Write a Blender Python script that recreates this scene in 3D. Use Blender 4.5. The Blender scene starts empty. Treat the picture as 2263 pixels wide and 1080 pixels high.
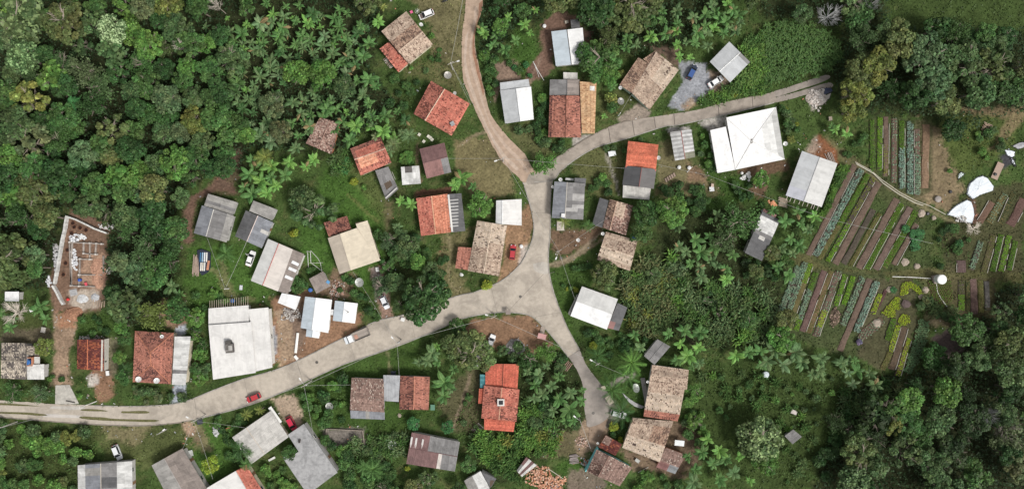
import bpy, bmesh, math, random
import numpy as np
from mathutils import Vector, Matrix
from mathutils.geometry import tessellate_polygon

# ------------------------------------------------------------------ camera, sky, sun, exposure
S = 0.125            # metres per photograph pixel on the ground
H = 190.0            # flying height of the drone
CXP, CYP = 1131.5, 540.0
scene = bpy.context.scene
COL = scene.collection
cam_d = bpy.data.cameras.new('camera')
cam = bpy.data.objects.new('camera', cam_d)
COL.objects.link(cam)
cam.location = (0, 0, H)
cam.rotation_euler = (0, 0, 0)
cam_d.sensor_width = 36.0
cam_d.lens = 36.0 * H / (2263 * S)
cam_d.clip_start = 1.0
cam_d.clip_end = 4000.0
scene.camera = cam

SUN_EL, SUN_AZ = math.radians(50), math.radians(-35)    # azimuth measured from +x (right of the photograph)
world = bpy.data.worlds.new('World')
scene.world = world
world.use_nodes = True
wn = world.node_tree
wn.nodes.clear()
w_out = wn.nodes.new('ShaderNodeOutputWorld')
w_bg = wn.nodes.new('ShaderNodeBackground')
w_sky = wn.nodes.new('ShaderNodeTexSky')
w_sky.sky_type = 'NISHITA'
w_sky.sun_disc = False
w_sky.sun_elevation = SUN_EL
w_sky.sun_rotation = math.pi / 2 - SUN_AZ
w_sky.dust_density = 3.0
w_hsv = wn.nodes.new('ShaderNodeHueSaturation')          # overcast: a grey rather than blue sky
w_hsv.inputs['Saturation'].default_value = 0.10
wn.links.new(w_sky.outputs[0], w_hsv.inputs['Color'])
wn.links.new(w_hsv.outputs[0], w_bg.inputs['Color'])
w_bg.inputs['Strength'].default_value = 0.10
wn.links.new(w_bg.outputs[0], w_out.inputs['Surface'])
sun_d = bpy.data.lights.new('sun', 'SUN')
sun_d.energy = 2.0
sun_d.angle = math.radians(13)
sun_d.color = (1.0, 0.95, 0.88)
sun = bpy.data.objects.new('sun', sun_d)
COL.objects.link(sun)
sd = Vector((math.cos(SUN_EL) * math.cos(SUN_AZ), math.cos(SUN_EL) * math.sin(SUN_AZ), math.sin(SUN_EL)))
sun.rotation_euler = sd.to_track_quat('Z', 'Y').to_euler()
sun.location = sd * 300
scene.view_settings.view_transform = 'Standard'
scene.view_settings.look = 'None'
scene.view_settings.gamma = 1.0
scene.view_settings.use_curve_mapping = False
scene.view_settings.exposure = 0.46
scene.cycles.max_bounces = 5
scene.cycles.diffuse_bounces = 3
scene.cycles.transparent_max_bounces = 4

rnd = random.Random(7)
nrng = np.random.default_rng(11)

def P(px, py, z=0.0):
    k = S * (H - z) / H
    return Vector(((px - CXP) * k, (CYP - py) * k, z))

def pp(s):
    """'x,y x,y ...' -> list of photograph points"""
    return [tuple(float(v) for v in t.split(',')) for t in s.split()]

# ------------------------------------------------------------------ noise and masks (numpy)
def vnoise(x, y, seed=0):
    rs = np.random.default_rng(1000 + seed)
    T = rs.random((256, 256))
    xi, yi = np.floor(x).astype(int), np.floor(y).astype(int)
    fx, fy = x - xi, y - yi
    fx, fy = fx * fx * (3 - 2 * fx), fy * fy * (3 - 2 * fy)
    a, b = T[xi & 255, yi & 255], T[(xi + 1) & 255, yi & 255]
    c, d = T[xi & 255, (yi + 1) & 255], T[(xi + 1) & 255, (yi + 1) & 255]
    return (a * (1 - fx) + b * fx) * (1 - fy) + (c * (1 - fx) + d * fx) * fy

def fnoise(x, y, seed=0, octs=4):
    v, amp, tot = 0, 1.0, 0
    for o in range(octs):
        v = v + amp * vnoise(x * 2 ** o + 17 * o, y * 2 ** o + 31 * o, seed + o)
        tot += amp
        amp *= 0.55
    return v / tot

def inside(poly, X, Y):
    r = np.zeros(X.shape, bool)
    n = len(poly)
    for i in range(n):
        x0, y0 = poly[i]
        x1, y1 = poly[(i + 1) % n]
        if y0 == y1:
            continue
        c = ((y0 > Y) != (y1 > Y)) & (X < (x1 - x0) * (Y - y0) / (y1 - y0) + x0)
        r ^= c
    return r

def pt_in(poly, x, y):
    r = False
    n = len(poly)
    for i in range(n):
        x0, y0 = poly[i]
        x1, y1 = poly[(i + 1) % n]
        if (y0 > y) != (y1 > y) and x < (x1 - x0) * (y - y0) / (y1 - y0) + x0:
            r = not r
    return r

# free-space raster in photograph pixels / 2
OW, OH = 1200, 620
OX, OY = np.meshgrid(np.arange(OW) * 2 - 60, np.arange(OH) * 2 - 60)
OCC = np.zeros((OH, OW), bool)

def occupy(poly):
    xs = [p[0] for p in poly]
    ys = [p[1] for p in poly]
    x0, x1 = max(0, int((min(xs) + 60) / 2) - 1), min(OW, int((max(xs) + 60) / 2) + 2)
    y0, y1 = max(0, int((min(ys) + 60) / 2) - 1), min(OH, int((max(ys) + 60) / 2) + 2)
    if x1 > x0 and y1 > y0:
        OCC[y0:y1, x0:x1] |= inside(poly, OX[y0:y1, x0:x1], OY[y0:y1, x0:x1])

def free(x, y, r):
    for k in range(9):
        a = k * math.pi / 4
        d = r if k < 8 else 0
        i, j = int((y + d * math.sin(a) + 60) / 2), int((x + d * math.cos(a) + 60) / 2)
        if 0 <= i < OH and 0 <= j < OW and OCC[i, j]:
            return False
    return True

# ------------------------------------------------------------------ materials
MATS = {}

def mat(name, rough=0.85, nscale=6.0, namt=0.25, spec=0.3, bump=0.0, bscale=None, coat=0.0, metal=0.0, uv=False, transl=0.0, streak=0.0, wear=0.0, wmin=.74):
    if name in MATS:
        return MATS[name]
    m = bpy.data.materials.new(name)
    m.use_nodes = True
    nt = m.node_tree
    N, L = nt.nodes, nt.links
    N.clear()
    out = N.new('ShaderNodeOutputMaterial')
    b = N.new('ShaderNodeBsdfPrincipled')
    b.inputs['Roughness'].default_value = rough
    b.inputs['Specular IOR Level'].default_value = spec
    b.inputs['Coat Weight'].default_value = coat
    b.inputs['Metallic'].default_value = metal
    at = N.new('ShaderNodeAttribute')
    at.attribute_name = 'Col'
    oi = N.new('ShaderNodeObjectInfo')
    mx = N.new('ShaderNodeMix')
    mx.data_type = 'RGBA'
    mx.blend_type = 'MULTIPLY'
    mx.inputs[0].default_value = 1.0
    L.new(at.outputs['Color'], mx.inputs[6])
    L.new(oi.outputs['Color'], mx.inputs[7])
    col = mx.outputs[2]
    if wear:                                   # slow stains and worn patches
        nw = N.new('ShaderNodeTexNoise')
        nw.inputs['Scale'].default_value = wear
        nw.inputs['Detail'].default_value = 8.0
        nw.inputs['Roughness'].default_value = .7
        nw.inputs['Distortion'].default_value = .6
        gw = N.new('ShaderNodeNewGeometry')
        L.new(gw.outputs['Position'], nw.inputs['Vector'])
        rw = N.new('ShaderNodeMapRange')
        rw.inputs['From Min'].default_value = .38
        rw.inputs['From Max'].default_value = .56
        rw.inputs['To Min'].default_value = wmin
        rw.inputs['To Max'].default_value = 1.03
        L.new(nw.outputs['Fac'], rw.inputs['Value'])
        mw = N.new('ShaderNodeMix')
        mw.data_type = 'RGBA'
        mw.blend_type = 'MULTIPLY'
        mw.inputs[0].default_value = 1.0
        L.new(col, mw.inputs[6])
        L.new(rw.outputs[0], mw.inputs[7])
        col = mw.outputs[2]
    if namt > 0:
        no = N.new('ShaderNodeTexNoise')
        no.inputs['Scale'].default_value = nscale
        no.inputs['Detail'].default_value = 5.0
        no.inputs['Roughness'].default_value = 0.65
        if uv or streak:
            tc = N.new('ShaderNodeUVMap')
            mp = N.new('ShaderNodeMapping')
            mp.inputs['Scale'].default_value = (1.0, 0.12 if streak else 1.0, 1.0)
            L.new(tc.outputs[0], mp.inputs[0])
            L.new(mp.outputs[0], no.inputs['Vector'])
        else:
            geo = N.new('ShaderNodeNewGeometry')
            L.new(geo.outputs['Position'], no.inputs['Vector'])
        mr = N.new('ShaderNodeMapRange')
        mr.inputs['From Min'].default_value = 0.3
        mr.inputs['From Max'].default_value = 0.7
        mr.inputs['To Min'].default_value = 1 - namt
        mr.inputs['To Max'].default_value = 1 + namt * 0.8
        L.new(no.outputs['Fac'], mr.inputs['Value'])
        m2 = N.new('ShaderNodeMix')
        m2.data_type = 'RGBA'
        m2.blend_type = 'MULTIPLY'
        m2.inputs[0].default_value = 1.0
        L.new(col, m2.inputs[6])
        L.new(mr.outputs[0], m2.inputs[7])
        col = m2.outputs[2]
        if bump:
            bp = N.new('ShaderNodeBump')
            bp.inputs['Strength'].default_value = bump
            bp.inputs['Distance'].default_value = 0.15
            L.new(no.outputs['Fac'], bp.inputs['Height'])
            L.new(bp.outputs[0], b.inputs['Normal'])
    L.new(col, b.inputs['Base Color'])
    if transl:
        tr = N.new('ShaderNodeBsdfTranslucent')
        L.new(col, tr.inputs['Color'])
        ms = N.new('ShaderNodeMixShader')
        ms.inputs[0].default_value = transl
        L.new(b.outputs[0], ms.inputs[1])
        L.new(tr.outputs[0], ms.inputs[2])
        L.new(ms.outputs[0], out.inputs['Surface'])
    else:
        L.new(b.outputs[0], out.inputs['Surface'])
    MATS[name] = m
    return m

M_TILE = mat('fired_clay_tile', 0.9, 3.0, 0.2, 0.2, wear=.35)
M_SHEET = mat('corrugated_sheet', 0.62, 2.2, 0.16, 0.35, uv=True, streak=1.0, wear=.5)
M_PAINTSHEET = mat('painted_sheet', 0.5, 1.6, 0.07, 0.4, uv=True, streak=1.0, wear=.45, wmin=.87)
M_CONC = mat('concrete', 0.9, 1.3, 0.2, 0.2, bump=0.15, wear=.4)
M_PLASTER = mat('plaster', 0.9, 1.5, 0.15, 0.2)
M_LEAF = mat('leaf', 0.55, 1.0, 0.0, 0.2, transl=0.18)
M_BARK = mat('bark', 0.95, 5.0, 0.3, 0.1)
M_SOIL = mat('soil', 0.95, 2.5, 0.4, 0.1, bump=0.6)
M_WOOD = mat('weathered_wood', 0.85, 7.0, 0.25, 0.2)
M_PAINT = mat('car_paint', 0.3, 1.0, 0.0, 0.5, coat=0.6)
M_GLASS = mat('dark_glass', 0.12, 1.0, 0.0, 0.5)
M_RUBBER = mat('rubber', 0.9, 1.0, 0.0, 0.2)
M_PLASTIC = mat('plastic', 0.5, 2.0, 0.08, 0.4)
M_METAL = mat('galvanised_metal', 0.45, 4.0, 0.12, 0.4, metal=0.3)
M_STONE = mat('stone', 0.9, 3.0, 0.3, 0.2)
M_CLOTH = mat('plastic_film', 0.45, 1.2, 0.08, 0.45)

# ------------------------------------------------------------------ mesh building
class MB:
    """Collects faces (world coordinates) and links them as ONE mesh object."""
    def __init__(s):
        s.v, s.f, s.c, s.u = [], [], [], []

    def face(s, pts, col, uv=None):
        i = len(s.v)
        s.v.extend([tuple(p) for p in pts])
        s.f.append(tuple(range(i, i + len(pts))))
        s.c.append(col)
        s.u.append(uv if uv else [(p[0], p[1]) for p in pts])

    def prism(s, poly, z0, z1, col, side=None):
        """poly: list of (x,y) or Vectors, counter-clockwise or not; z0/z1 numbers or per-point lists"""
        n = len(poly)
        a = sum(poly[i][0] * poly[(i + 1) % n][1] - poly[(i + 1) % n][0] * poly[i][1] for i in range(n))
        idx = list(range(n)) if a > 0 else list(range(n - 1, -1, -1))
        q = [poly[i] for i in idx]
        zb = [z0] * n if not hasattr(z0, '__len__') else [z0[i] for i in idx]
        zt = [z1] * n if not hasattr(z1, '__len__') else [z1[i] for i in idx]
        top = [(q[i][0], q[i][1], zt[i]) for i in range(n)]
        bot = [(q[i][0], q[i][1], zb[i]) for i in range(n)]
        s.face(top, col)
        s.face(bot[::-1], side or col)
        for i in range(n):
            j = (i + 1) % n
            s.face([bot[i], bot[j], top[j], top[i]], side or col)

    def box(s, c, size, rz=0.0, col=(1, 1, 1), pitch=0.0, top=None):
        """box centred at c; size (x,y,z); turned rz about z and pitched about its own y"""
        m = Matrix.Translation(Vector(c)) @ Matrix.Rotation(rz, 4, 'Z') @ Matrix.Rotation(pitch, 4, 'Y')
        hx, hy, hz = size[0] / 2, size[1] / 2, size[2] / 2
        p = [m @ Vector((x * hx, y * hy, z * hz)) for z in (-1, 1) for y in (-1, 1) for x in (-1, 1)]
        s.face([p[4], p[5], p[7], p[6]], top or col)
        s.face([p[2], p[3], p[1], p[0]], col)
        s.face([p[0], p[1], p[5], p[4]], col)
        s.face([p[1], p[3], p[7], p[5]], col)
        s.face([p[3], p[2], p[6], p[7]], col)
        s.face([p[2], p[0], p[4], p[6]], col)

    def tube(s, pts, r, n=6, col=(1, 1, 1), cap=True):
        """tube along pts with radius r (number or per-point list)"""
        pts = [Vector(p) for p in pts]
        rs = r if hasattr(r, '__len__') else [r] * len(pts)
        rings = []
        for i, p in enumerate(pts):
            d = (pts[min(i + 1, len(pts) - 1)] - pts[max(i - 1, 0)])
            d = d.normalized() if d.length > 1e-9 else Vector((0, 0, 1))
            a = d.cross(Vector((0.0, 0.0, 1.0)))
            if a.length < 1e-3:
                a = Vector((1, 0, 0))
            a.normalize()
            b = a.cross(d)
            rings.append([p + (a * math.cos(2 * math.pi * k / n) + b * math.sin(2 * math.pi * k / n)) * rs[i] for k in range(n)])
        for i in range(len(pts) - 1):
            for k in range(n):
                q = (k + 1) % n
                s.face([rings[i][q], rings[i][k], rings[i + 1][k], rings[i + 1][q]], col)
        if cap:
            s.face(rings[0], col)
            s.face(rings[-1][::-1], col)

    def lathe(s, c, prof, n=14, col=(1, 1, 1), m=None):
        """prof: list of (radius, z[, colour])"""
        M = m if m is not None else Matrix.Translation(Vector(c))
        rings = [[M @ Vector((p[0] * math.cos(2 * math.pi * k / n), p[0] * math.sin(2 * math.pi * k / n), p[1])) for k in range(n)] for p in prof]
        for i in range(len(prof) - 1):
            cc = prof[i][2] if len(prof[i]) > 2 else col
            for k in range(n):
                q = (k + 1) % n
                s.face([rings[i][k], rings[i][q], rings[i + 1][q], rings[i + 1][k]], cc)
        if prof[0][0] > 1e-4:
            s.face(rings[0][::-1], prof[0][2] if len(prof[0]) > 2 else col)
        if prof[-1][0] > 1e-4:
            s.face(rings[-1], prof[-1][2] if len(prof[-1]) > 2 else col)

    def rock(s, c, r, col, flat=0.6, seed=None):
        g = random.Random(seed if seed is not None else rnd.random())
        n, rings = 6, []
        for k, (zz, rr) in enumerate(((-0.1, 0.8), (0.35, 1.0), (0.85, 0.6))):
            o = g.random() * 6
            rings.append([(c[0] + math.cos(o * 0 + 2 * math.pi * i / n) * r * rr * g.uniform(0.75, 1.2), c[1] + math.sin(2 * math.pi * i / n) * r * rr * g.uniform(0.75, 1.2), c[2] + zz * r * flat * g.uniform(0.85, 1.15)) for i in range(n)])
        for i in range(2):
            for k in range(n):
                q = (k + 1) % n
                s.face([rings[i][k], rings[i][q], rings[i + 1][q], rings[i + 1][k]], col)
        s.face(rings[2], col)

    def mesh(s, name, material, origin=(0, 0, 0), smooth=False):
        me = bpy.data.meshes.new(name)
        o = origin
        me.from_pydata([(x - o[0], y - o[1], z - o[2]) for x, y, z in s.v], [], s.f)
        ca = me.color_attributes.new('Col', 'FLOAT_COLOR', 'CORNER')
        cl, ul = [], []
        for f, c, u in zip(s.f, s.c, s.u):
            for k in range(len(f)):
                cl.extend((c[0], c[1], c[2], 1.0))
                ul.extend(u[k])
        ca.data.foreach_set('color', cl)
        uvl = me.uv_layers.new(name='UVMap')
        uvl.data.foreach_set('uv', ul)
        me.materials.append(material)
        if smooth:
            me.polygons.foreach_set('use_smooth', [True] * len(s.f))
        return me

    def build(s, name, material, parent=None, origin=None, smooth=False):
        o0 = tuple(origin) if origin is not None else (tuple(parent_loc(parent)) if parent else (0, 0, 0))
        ob = bpy.data.objects.new(name, s.mesh(name, material, o0, smooth))
        COL.objects.link(ob)
        if parent is not None:
            ob.parent = parent
        else:
            ob.location = o0
        return ob

def parent_loc(p):
    v = Vector((0, 0, 0))
    while p is not None:
        v += p.location
        p = p.parent
    return v

def quads_mesh(name, V, C, material, smooth=False):
    """V: (n,k,3) faces with k corners; C: (n,3) -> mesh, fast"""
    n, k = V.shape[0], V.shape[1]
    me = bpy.data.meshes.new(name)
    me.vertices.add(n * k)
    me.vertices.foreach_set('co', V.reshape(-1).astype(np.float32))
    me.loops.add(n * k)
    me.loops.foreach_set('vertex_index', np.arange(n * k, dtype=np.int32))
    me.polygons.add(n)
    me.polygons.foreach_set('loop_start', np.arange(n, dtype=np.int32) * k)
    me.polygons.foreach_set('loop_total', np.full(n, k, dtype=np.int32))
    ca = me.color_attributes.new('Col', 'FLOAT_COLOR', 'CORNER')
    cc = np.ones((n, k, 4), np.float32)
    cc[:, :, :3] = C[:, None, :]
    ca.data.foreach_set('color', cc.reshape(-1))
    me.materials.append(material)
    me.update(calc_edges=True)
    return me

def link(name, me, parent=None, loc=None):
    ob = bpy.data.objects.new(name, me)
    COL.objects.link(ob)
    if parent is not None:
        ob.parent = parent
    if loc is not None:
        ob.location = loc
    return ob

def tag(o, label=None, cat=None, group=None, kind=None):
    if label:
        o['label'] = label
    if cat:
        o['category'] = cat
    if group:
        o['group'] = group
    if kind:
        o['kind'] = kind
    return o

def thing(name, label, cat, loc, group=None, rz=0.0):
    o = bpy.data.objects.new(name, None)
    COL.objects.link(o)
    o.location = loc
    o.rotation_euler = (0, 0, rz)
    o.empty_display_size = 0.2
    return tag(o, label, cat, group)

def v3(p, z):
    return (p[0], p[1], z)

def jc(c, a=0.08, g=None):
    k = 1 + (g or rnd).uniform(-a, a)
    return (c[0] * k, c[1] * k, c[2] * k)
# ------------------------------------------------------------------ the ground: one sheet, coloured by what covers it
GRASS, LAWN, DRYG, DRY = (.050, .082, .024), (.060, .118, .026), (.115, .115, .05), (.215, .18, .105)
DIRT, REDD, PALE, SOIL = (.215, .14, .095), (.25, .13, .08), (.36, .27, .19), (.105, .068, .052)
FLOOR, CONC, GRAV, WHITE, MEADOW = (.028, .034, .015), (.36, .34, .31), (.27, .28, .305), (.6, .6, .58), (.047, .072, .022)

PAINT = [  # polygon in photograph pixels, colour, feather px, opacity
 # forest floors
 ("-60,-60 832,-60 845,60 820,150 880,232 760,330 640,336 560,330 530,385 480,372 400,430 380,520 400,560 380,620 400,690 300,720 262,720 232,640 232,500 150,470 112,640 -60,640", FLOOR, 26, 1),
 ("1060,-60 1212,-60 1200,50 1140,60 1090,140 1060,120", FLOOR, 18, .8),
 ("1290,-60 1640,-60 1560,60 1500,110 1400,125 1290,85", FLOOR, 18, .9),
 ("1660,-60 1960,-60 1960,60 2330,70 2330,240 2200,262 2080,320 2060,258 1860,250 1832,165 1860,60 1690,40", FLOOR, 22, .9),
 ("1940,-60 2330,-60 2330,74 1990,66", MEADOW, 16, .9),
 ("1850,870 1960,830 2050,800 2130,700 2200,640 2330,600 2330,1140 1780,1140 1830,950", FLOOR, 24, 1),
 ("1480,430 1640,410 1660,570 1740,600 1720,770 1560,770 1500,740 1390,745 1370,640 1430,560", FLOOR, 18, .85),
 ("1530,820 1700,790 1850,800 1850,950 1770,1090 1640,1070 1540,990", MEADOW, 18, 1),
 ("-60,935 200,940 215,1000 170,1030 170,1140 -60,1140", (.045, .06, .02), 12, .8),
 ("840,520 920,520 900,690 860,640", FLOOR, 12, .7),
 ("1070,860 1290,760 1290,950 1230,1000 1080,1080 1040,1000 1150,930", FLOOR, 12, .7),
 # lawns and bright grass
 ("735,345 790,400 850,470 850,650 800,640 700,590 660,560 660,480 700,420", LAWN, 14, 1),
 ("420,540 560,540 600,640 560,680 440,690 410,620", LAWN, 12, .9),
 ("400,950 440,930 520,940 510,990 520,1040 450,1070 420,1010", LAWN, 10, .9),
 ("640,870 780,800 930,745 925,830 960,910 900,955 760,960 680,920", (.05, .09, .022), 10, .9),
 ("1215,590 1330,580 1300,640 1260,700 1280,750 1250,720 1220,640", (.05, .092, .022), 8, .9),
 ("1290,740 1440,770 1420,850 1430,910 1350,880 1300,790", (.045, .085, .022), 8, .8),
 ("1540,380 1600,390 1690,400 1680,440 1560,470 1480,450", (.045, .088, .02), 10, .9),
 ("1735,215 1830,215 1860,340 1850,380 1760,330 1740,360 1700,390 1735,300", (.06, .095, .028), 10, .9),
 ("1140,60 1190,100 1195,150 1160,170 1130,120", (.05, .10, .022), 8, .9),
 ("1540,280 1570,290 1590,390 1550,380", (.045, .092, .02), 6, .9),
 ("150,700 260,690 290,740 240,750 170,745", (.05, .09, .022), 10, .8),
 ("1230,1020 1290,1010 1290,1070 1240,1060", (.05, .10, .022), 6, .9),
 ("10,700 110,690 110,740 60,750 10,730", (.07, .085, .03), 8, .8),
 ("2080,250 2263,250 2240,320 2120,400 2080,360", (.075, .10, .03), 12, .9),
 ("200,935 430,940 410,1010 330,1040 230,1010", (.09, .105, .04), 14, .9),
 # dry grass
 ("870,-30 1035,-30 1022,150 1000,190 960,180 950,60 920,10", (.15, .135, .07), 10, .95),
 ("885,140 1000,130 1030,215 950,180 900,170", DRYG, 10, .8),
 ("1005,310 1080,300 1130,370 1140,430 1050,440 1010,400", (.17, .145, .075), 9, .95),
 ("975,520 1050,500 1010,600 1040,650 1000,660 960,600", (.155, .14, .07), 9, .95),
 ("1300,320 1380,330 1385,400 1340,450 1300,420 1260,370", DRYG, 9, .8),
 ("1455,320 1490,310 1560,390 1600,430 1520,440 1450,430", (.15, .13, .07), 10, .9),
 ("1375,470 1440,470 1430,540 1400,560", DRYG, 8, .4),
 ("1320,210 1390,190 1400,240 1330,270 1300,300", (.09, .10, .04), 8, .8),
 ("1090,270 1200,285 1240,330 1180,350 1130,310", (.11, .11, .05), 10, .8),
 ("1190,950 1310,950 1300,1010 1200,1010 1170,980", (.155, .13, .075), 10, .8),
 ("960,880 1060,790 1070,860 1060,960 1000,950", (.10, .09, .05), 10, .85),
 ("230,940 330,940 300,980 240,970", DRY, 12, .7),
 ("410,935 450,940 470,1000 430,990", DRY, 8, .8),
 ("480,570 495,570 520,660 600,680 560,690 505,660", (.17, .16, .08), 6, .7),
 ("770,350 860,420 850,500 830,470 780,400", (.11, .125, .045), 10, .5),
 ("1780,330 1830,300 2050,470 2040,500 1960,450 1880,370", (.13, .115, .06), 8, .8),
 ("2030,260 2075,290 2130,420 2100,470 2020,440", (.21, .16, .10), 10, .9),
 ("1740,560 1830,560 2060,590 2263,590 2263,625 2060,620 1780,600", (.095, .09, .04), 6, .9),
 ("2040,590 2110,590 2140,640 2130,720 2040,700", (.12, .11, .055), 10, .6),
 ("2040,690 2150,680 2140,720 2060,720", (.24, .19, .12), 8, .8),
 # garden soil
 ("1790,560 1885,352 2060,480 2060,590 1960,600 1820,590", (.058, .078, .03), 4, .75),
 ("1745,590 1960,605 1950,700 1900,790 1830,775 1720,730 1740,640", (.065, .078, .035), 5, .8),
 ("1900,620 2020,610 2030,720 1990,800 1940,820 1900,790", (.085, .075, .045), 6, .8),
 ("1920,262 2060,262 2060,420 2020,440 1950,400", (.06, .07, .032), 4, .7),
 ("2130,430 2263,400 2263,600 2080,600 2080,520", (.07, .065, .035), 8, .8),
 ("2100,615 2200,615 2200,700 2110,700", (.075, .065, .035), 6, .8),
 ("2060,745 2120,715 2132,770 2100,800", (.085, .066, .062), 6, 1),
 ("2040,800 2010,830 2010,780 2030,720 2060,730", (.05, .06, .025), 6, .7),
 # bare earth
 ("390,500 420,440 470,400 485,380 500,390 530,430 470,425 440,440 425,500 430,540 400,540", (.15, .095, .07), 7, 1),
 ("355,665 400,655 415,700 400,760 385,730 350,700", DIRT, 6, 1),
 ("118,690 170,690 165,760 150,780 158,850 113,852 120,770", (.28, .20, .14), 5, 1),
 ("150,462 240,490 236,640 220,690 120,690 106,620 135,560", (.18, .115, .082), 6, 1),
 ("190,560 235,560 232,640 205,650 180,620", (.34, .225, .16), 5, .9),
 ("150,640 220,640 215,680 170,690 155,670", (.42, .36, .30), 6, .9),
 ("128,690 165,685 165,725 130,722", (.33, .18, .11), 5, .9),
 ("200,820 245,800 250,880 215,895", (.26, .15, .10), 6, .9),
 ("230,750 262,750 258,830 236,830", (.2, .17, .12), 6, .7),
 ("192,832 215,825 218,850 198,852", (.5, .46, .42), 3, .9),
 ("0,725 110,725 110,765 0,755", (.12, .095, .07), 6, .8),
 ("600,660 670,640 800,690 790,735 640,815 600,800", (.25, .15, .095), 8, 1),
 ("612,690 640,680 650,790 615,810", PALE, 6, .8),
 ("640,670 665,655 680,720 660,790 640,780", (.18, .13, .10), 6, .9),
 ("740,590 790,605 770,660 700,650", (.2, .13, .095), 8, .8),
 ("815,590 845,585 870,700 845,712", (.30, .20, .155), 3, 1),
 ("818,592 838,590 852,655 830,660", (.25, .21, .195), 3, .9),
 ("1040,705 1175,695 1230,770 1150,790 1090,770 1020,740", (.22, .135, .085), 5, 1),
 ("600,880 650,868 670,920 660,945 630,930", (.36, .28, .21), 4, 1),
 ("395,930 425,935 440,970 410,960", (.38, .26, .19), 6, .8),
 ("1195,60 1230,20 1290,40 1225,90 1222,150 1200,170 1160,190 1165,150 1200,110", (.16, .10, .075), 6, 1),
 ("1095,140 1140,135 1150,180 1110,185 1090,230 1098,180", (.26, .185, .14), 5, 1),
 ("1280,60 1310,70 1300,140 1290,110", (.09, .055, .045), 5, .9),
 ("1435,100 1500,110 1510,155 1480,140", (.16, .11, .085), 6, .9),
 ("1118,495 1175,445 1180,500 1150,590 1100,625 1112,580", (.26, .165, .10), 4, 1),
 ("1150,545 1178,540 1165,590 1145,590", (.45, .42, .39), 4, .7),
 ("1218,510 1330,500 1310,540 1240,565 1218,550", (.16, .10, .07), 7, .9),
 ("1215,590 1340,520 1338,530 1240,590", (.24, .19, .13), 3, .9),
 ("1535,140 1610,170 1600,200 1540,215", (.22, .165, .13), 5, .9),
 ("1500,135 1560,140 1575,195 1540,225 1510,245 1475,235 1510,180", GRAV, 3, 1),
 ("1500,235 1530,215 1540,230 1520,245", (.33, .24, .16), 4, .8),
 ("1365,262 1410,228 1440,245 1430,272 1380,285", (.27, .225, .185), 3, 1),
 ("1560,262 1605,256 1605,282 1570,292 1545,272", CONC, 2, 1),
 ("1470,282 1520,278 1528,290 1485,300", (.33, .31, .29), 2, 1),
 ("1265,302 1310,295 1305,315 1270,325", (.36, .33, .30), 2, 1),
 ("1785,330 1810,295 1850,335 1860,370 1790,345", (.19, .085, .045), 4, 1),
 ("1775,330 1805,300 1812,330 1800,345", (.38, .30, .24), 5, .8),
 ("1780,200 1825,195 1820,225 1795,245", (.45, .40, .36), 4, .8),
 ("1640,365 1740,350 1745,375 1700,385 1690,440 1650,430 1670,390 1630,385", (.13, .08, .055), 5, .9),
 ("1520,360 1555,375 1560,405 1520,400", (.21, .135, .09), 5, .8),
 ("1290,925 1345,915 1345,980 1310,990 1285,1010 1270,985", (.25, .185, .13), 4, 1),
 ("1370,990 1420,1000 1480,1020 1470,1040 1400,1040", (.2, .14, .10), 5, .9),
 ("1480,920 1540,950 1550,1020 1500,1060 1440,1040", (.13, .09, .065), 8, .9),
 ("1260,1040 1330,1030 1340,1085 1250,1085", (.2, .15, .125), 7, .8),
 ("715,945 805,945 805,985 720,985", (.2, .175, .16), 5, .9),
 ("385,725 412,715 410,740 390,742", (.38, .41, .46), 3, 1),
 ("385,850 412,848 408,890 380,890", (.36, .39, .44), 2, 1),
 ("600,720 610,722 612,780 602,790", (.32, .33, .36), 3, .9),
 ("1295,905 1330,850 1385,920 1345,945 1300,940", (.28, .25, .225), 3, .6),
 ("850,440 870,445 860,520 850,510", (.13, .11, .06), 6, .8),
 ("880,530 930,520 925,545 885,545", (.10, .08, .06), 6, .7),
 ("915,420 1000,412 1000,428 918,436", (.11, .055, .04), 3, .9),
 ("480,330 530,330 530,400 490,420", (.14, .095, .07), 9, .7),
 ("2085,240 2263,236 2263,256 2210,330 2190,330 2230,262", (.24, .17, .11), 9, .6),
 ("2210,345 2235,335 2243,362 2215,372", (.05, .05, .055), 4, 1),
 ("2140,440 2155,435 2165,490 2150,495", (.14, .08, .06), 4, .9),
]
PATHS = [  # worn paths: points, width px, colour
 ("990,515 998,560 990,600 1000,630 1025,655 1040,645", 5, (.26, .225, .13)),
 ("1012,325 1045,300 1080,290", 6, (.25, .195, .13)),
 ("925,315 922,355 930,400", 5, (.2, .14, .095)),
 ("1340,340 1355,385 1370,430", 6, (.34, .31, .27)),
 ("1215,585 1270,565 1330,512", 6, (.28, .225, .16)),
 ("770,430 800,460 835,490", 5, (.14, .15, .055)),
 ("855,770 862,830 868,850", 6, (.2, .19, .10)),
 ("905,975 850,975 820,990", 8, (.09, .13, .045)),
 ("1000,950 1030,860 1040,830", 6, (.22, .17, .12)),
 ("1195,130 1175,170 1170,190", 5, (.27, .2, .15)),
 ("1350,850 1380,835 1400,828", 9, (.30, .26, .24)),
 ("450,590 480,600 500,650 560,660", 9, (.15, .15, .07)),
 ("610,690 640,720 645,790", 10, (.33, .24, .165)),
 ("1480,690 1530,760", 7, (.06, .05, .035)),
 ("1890,362 1960,410 2050,462 2110,492", 9, (.2, .175, .10)),
]

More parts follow.
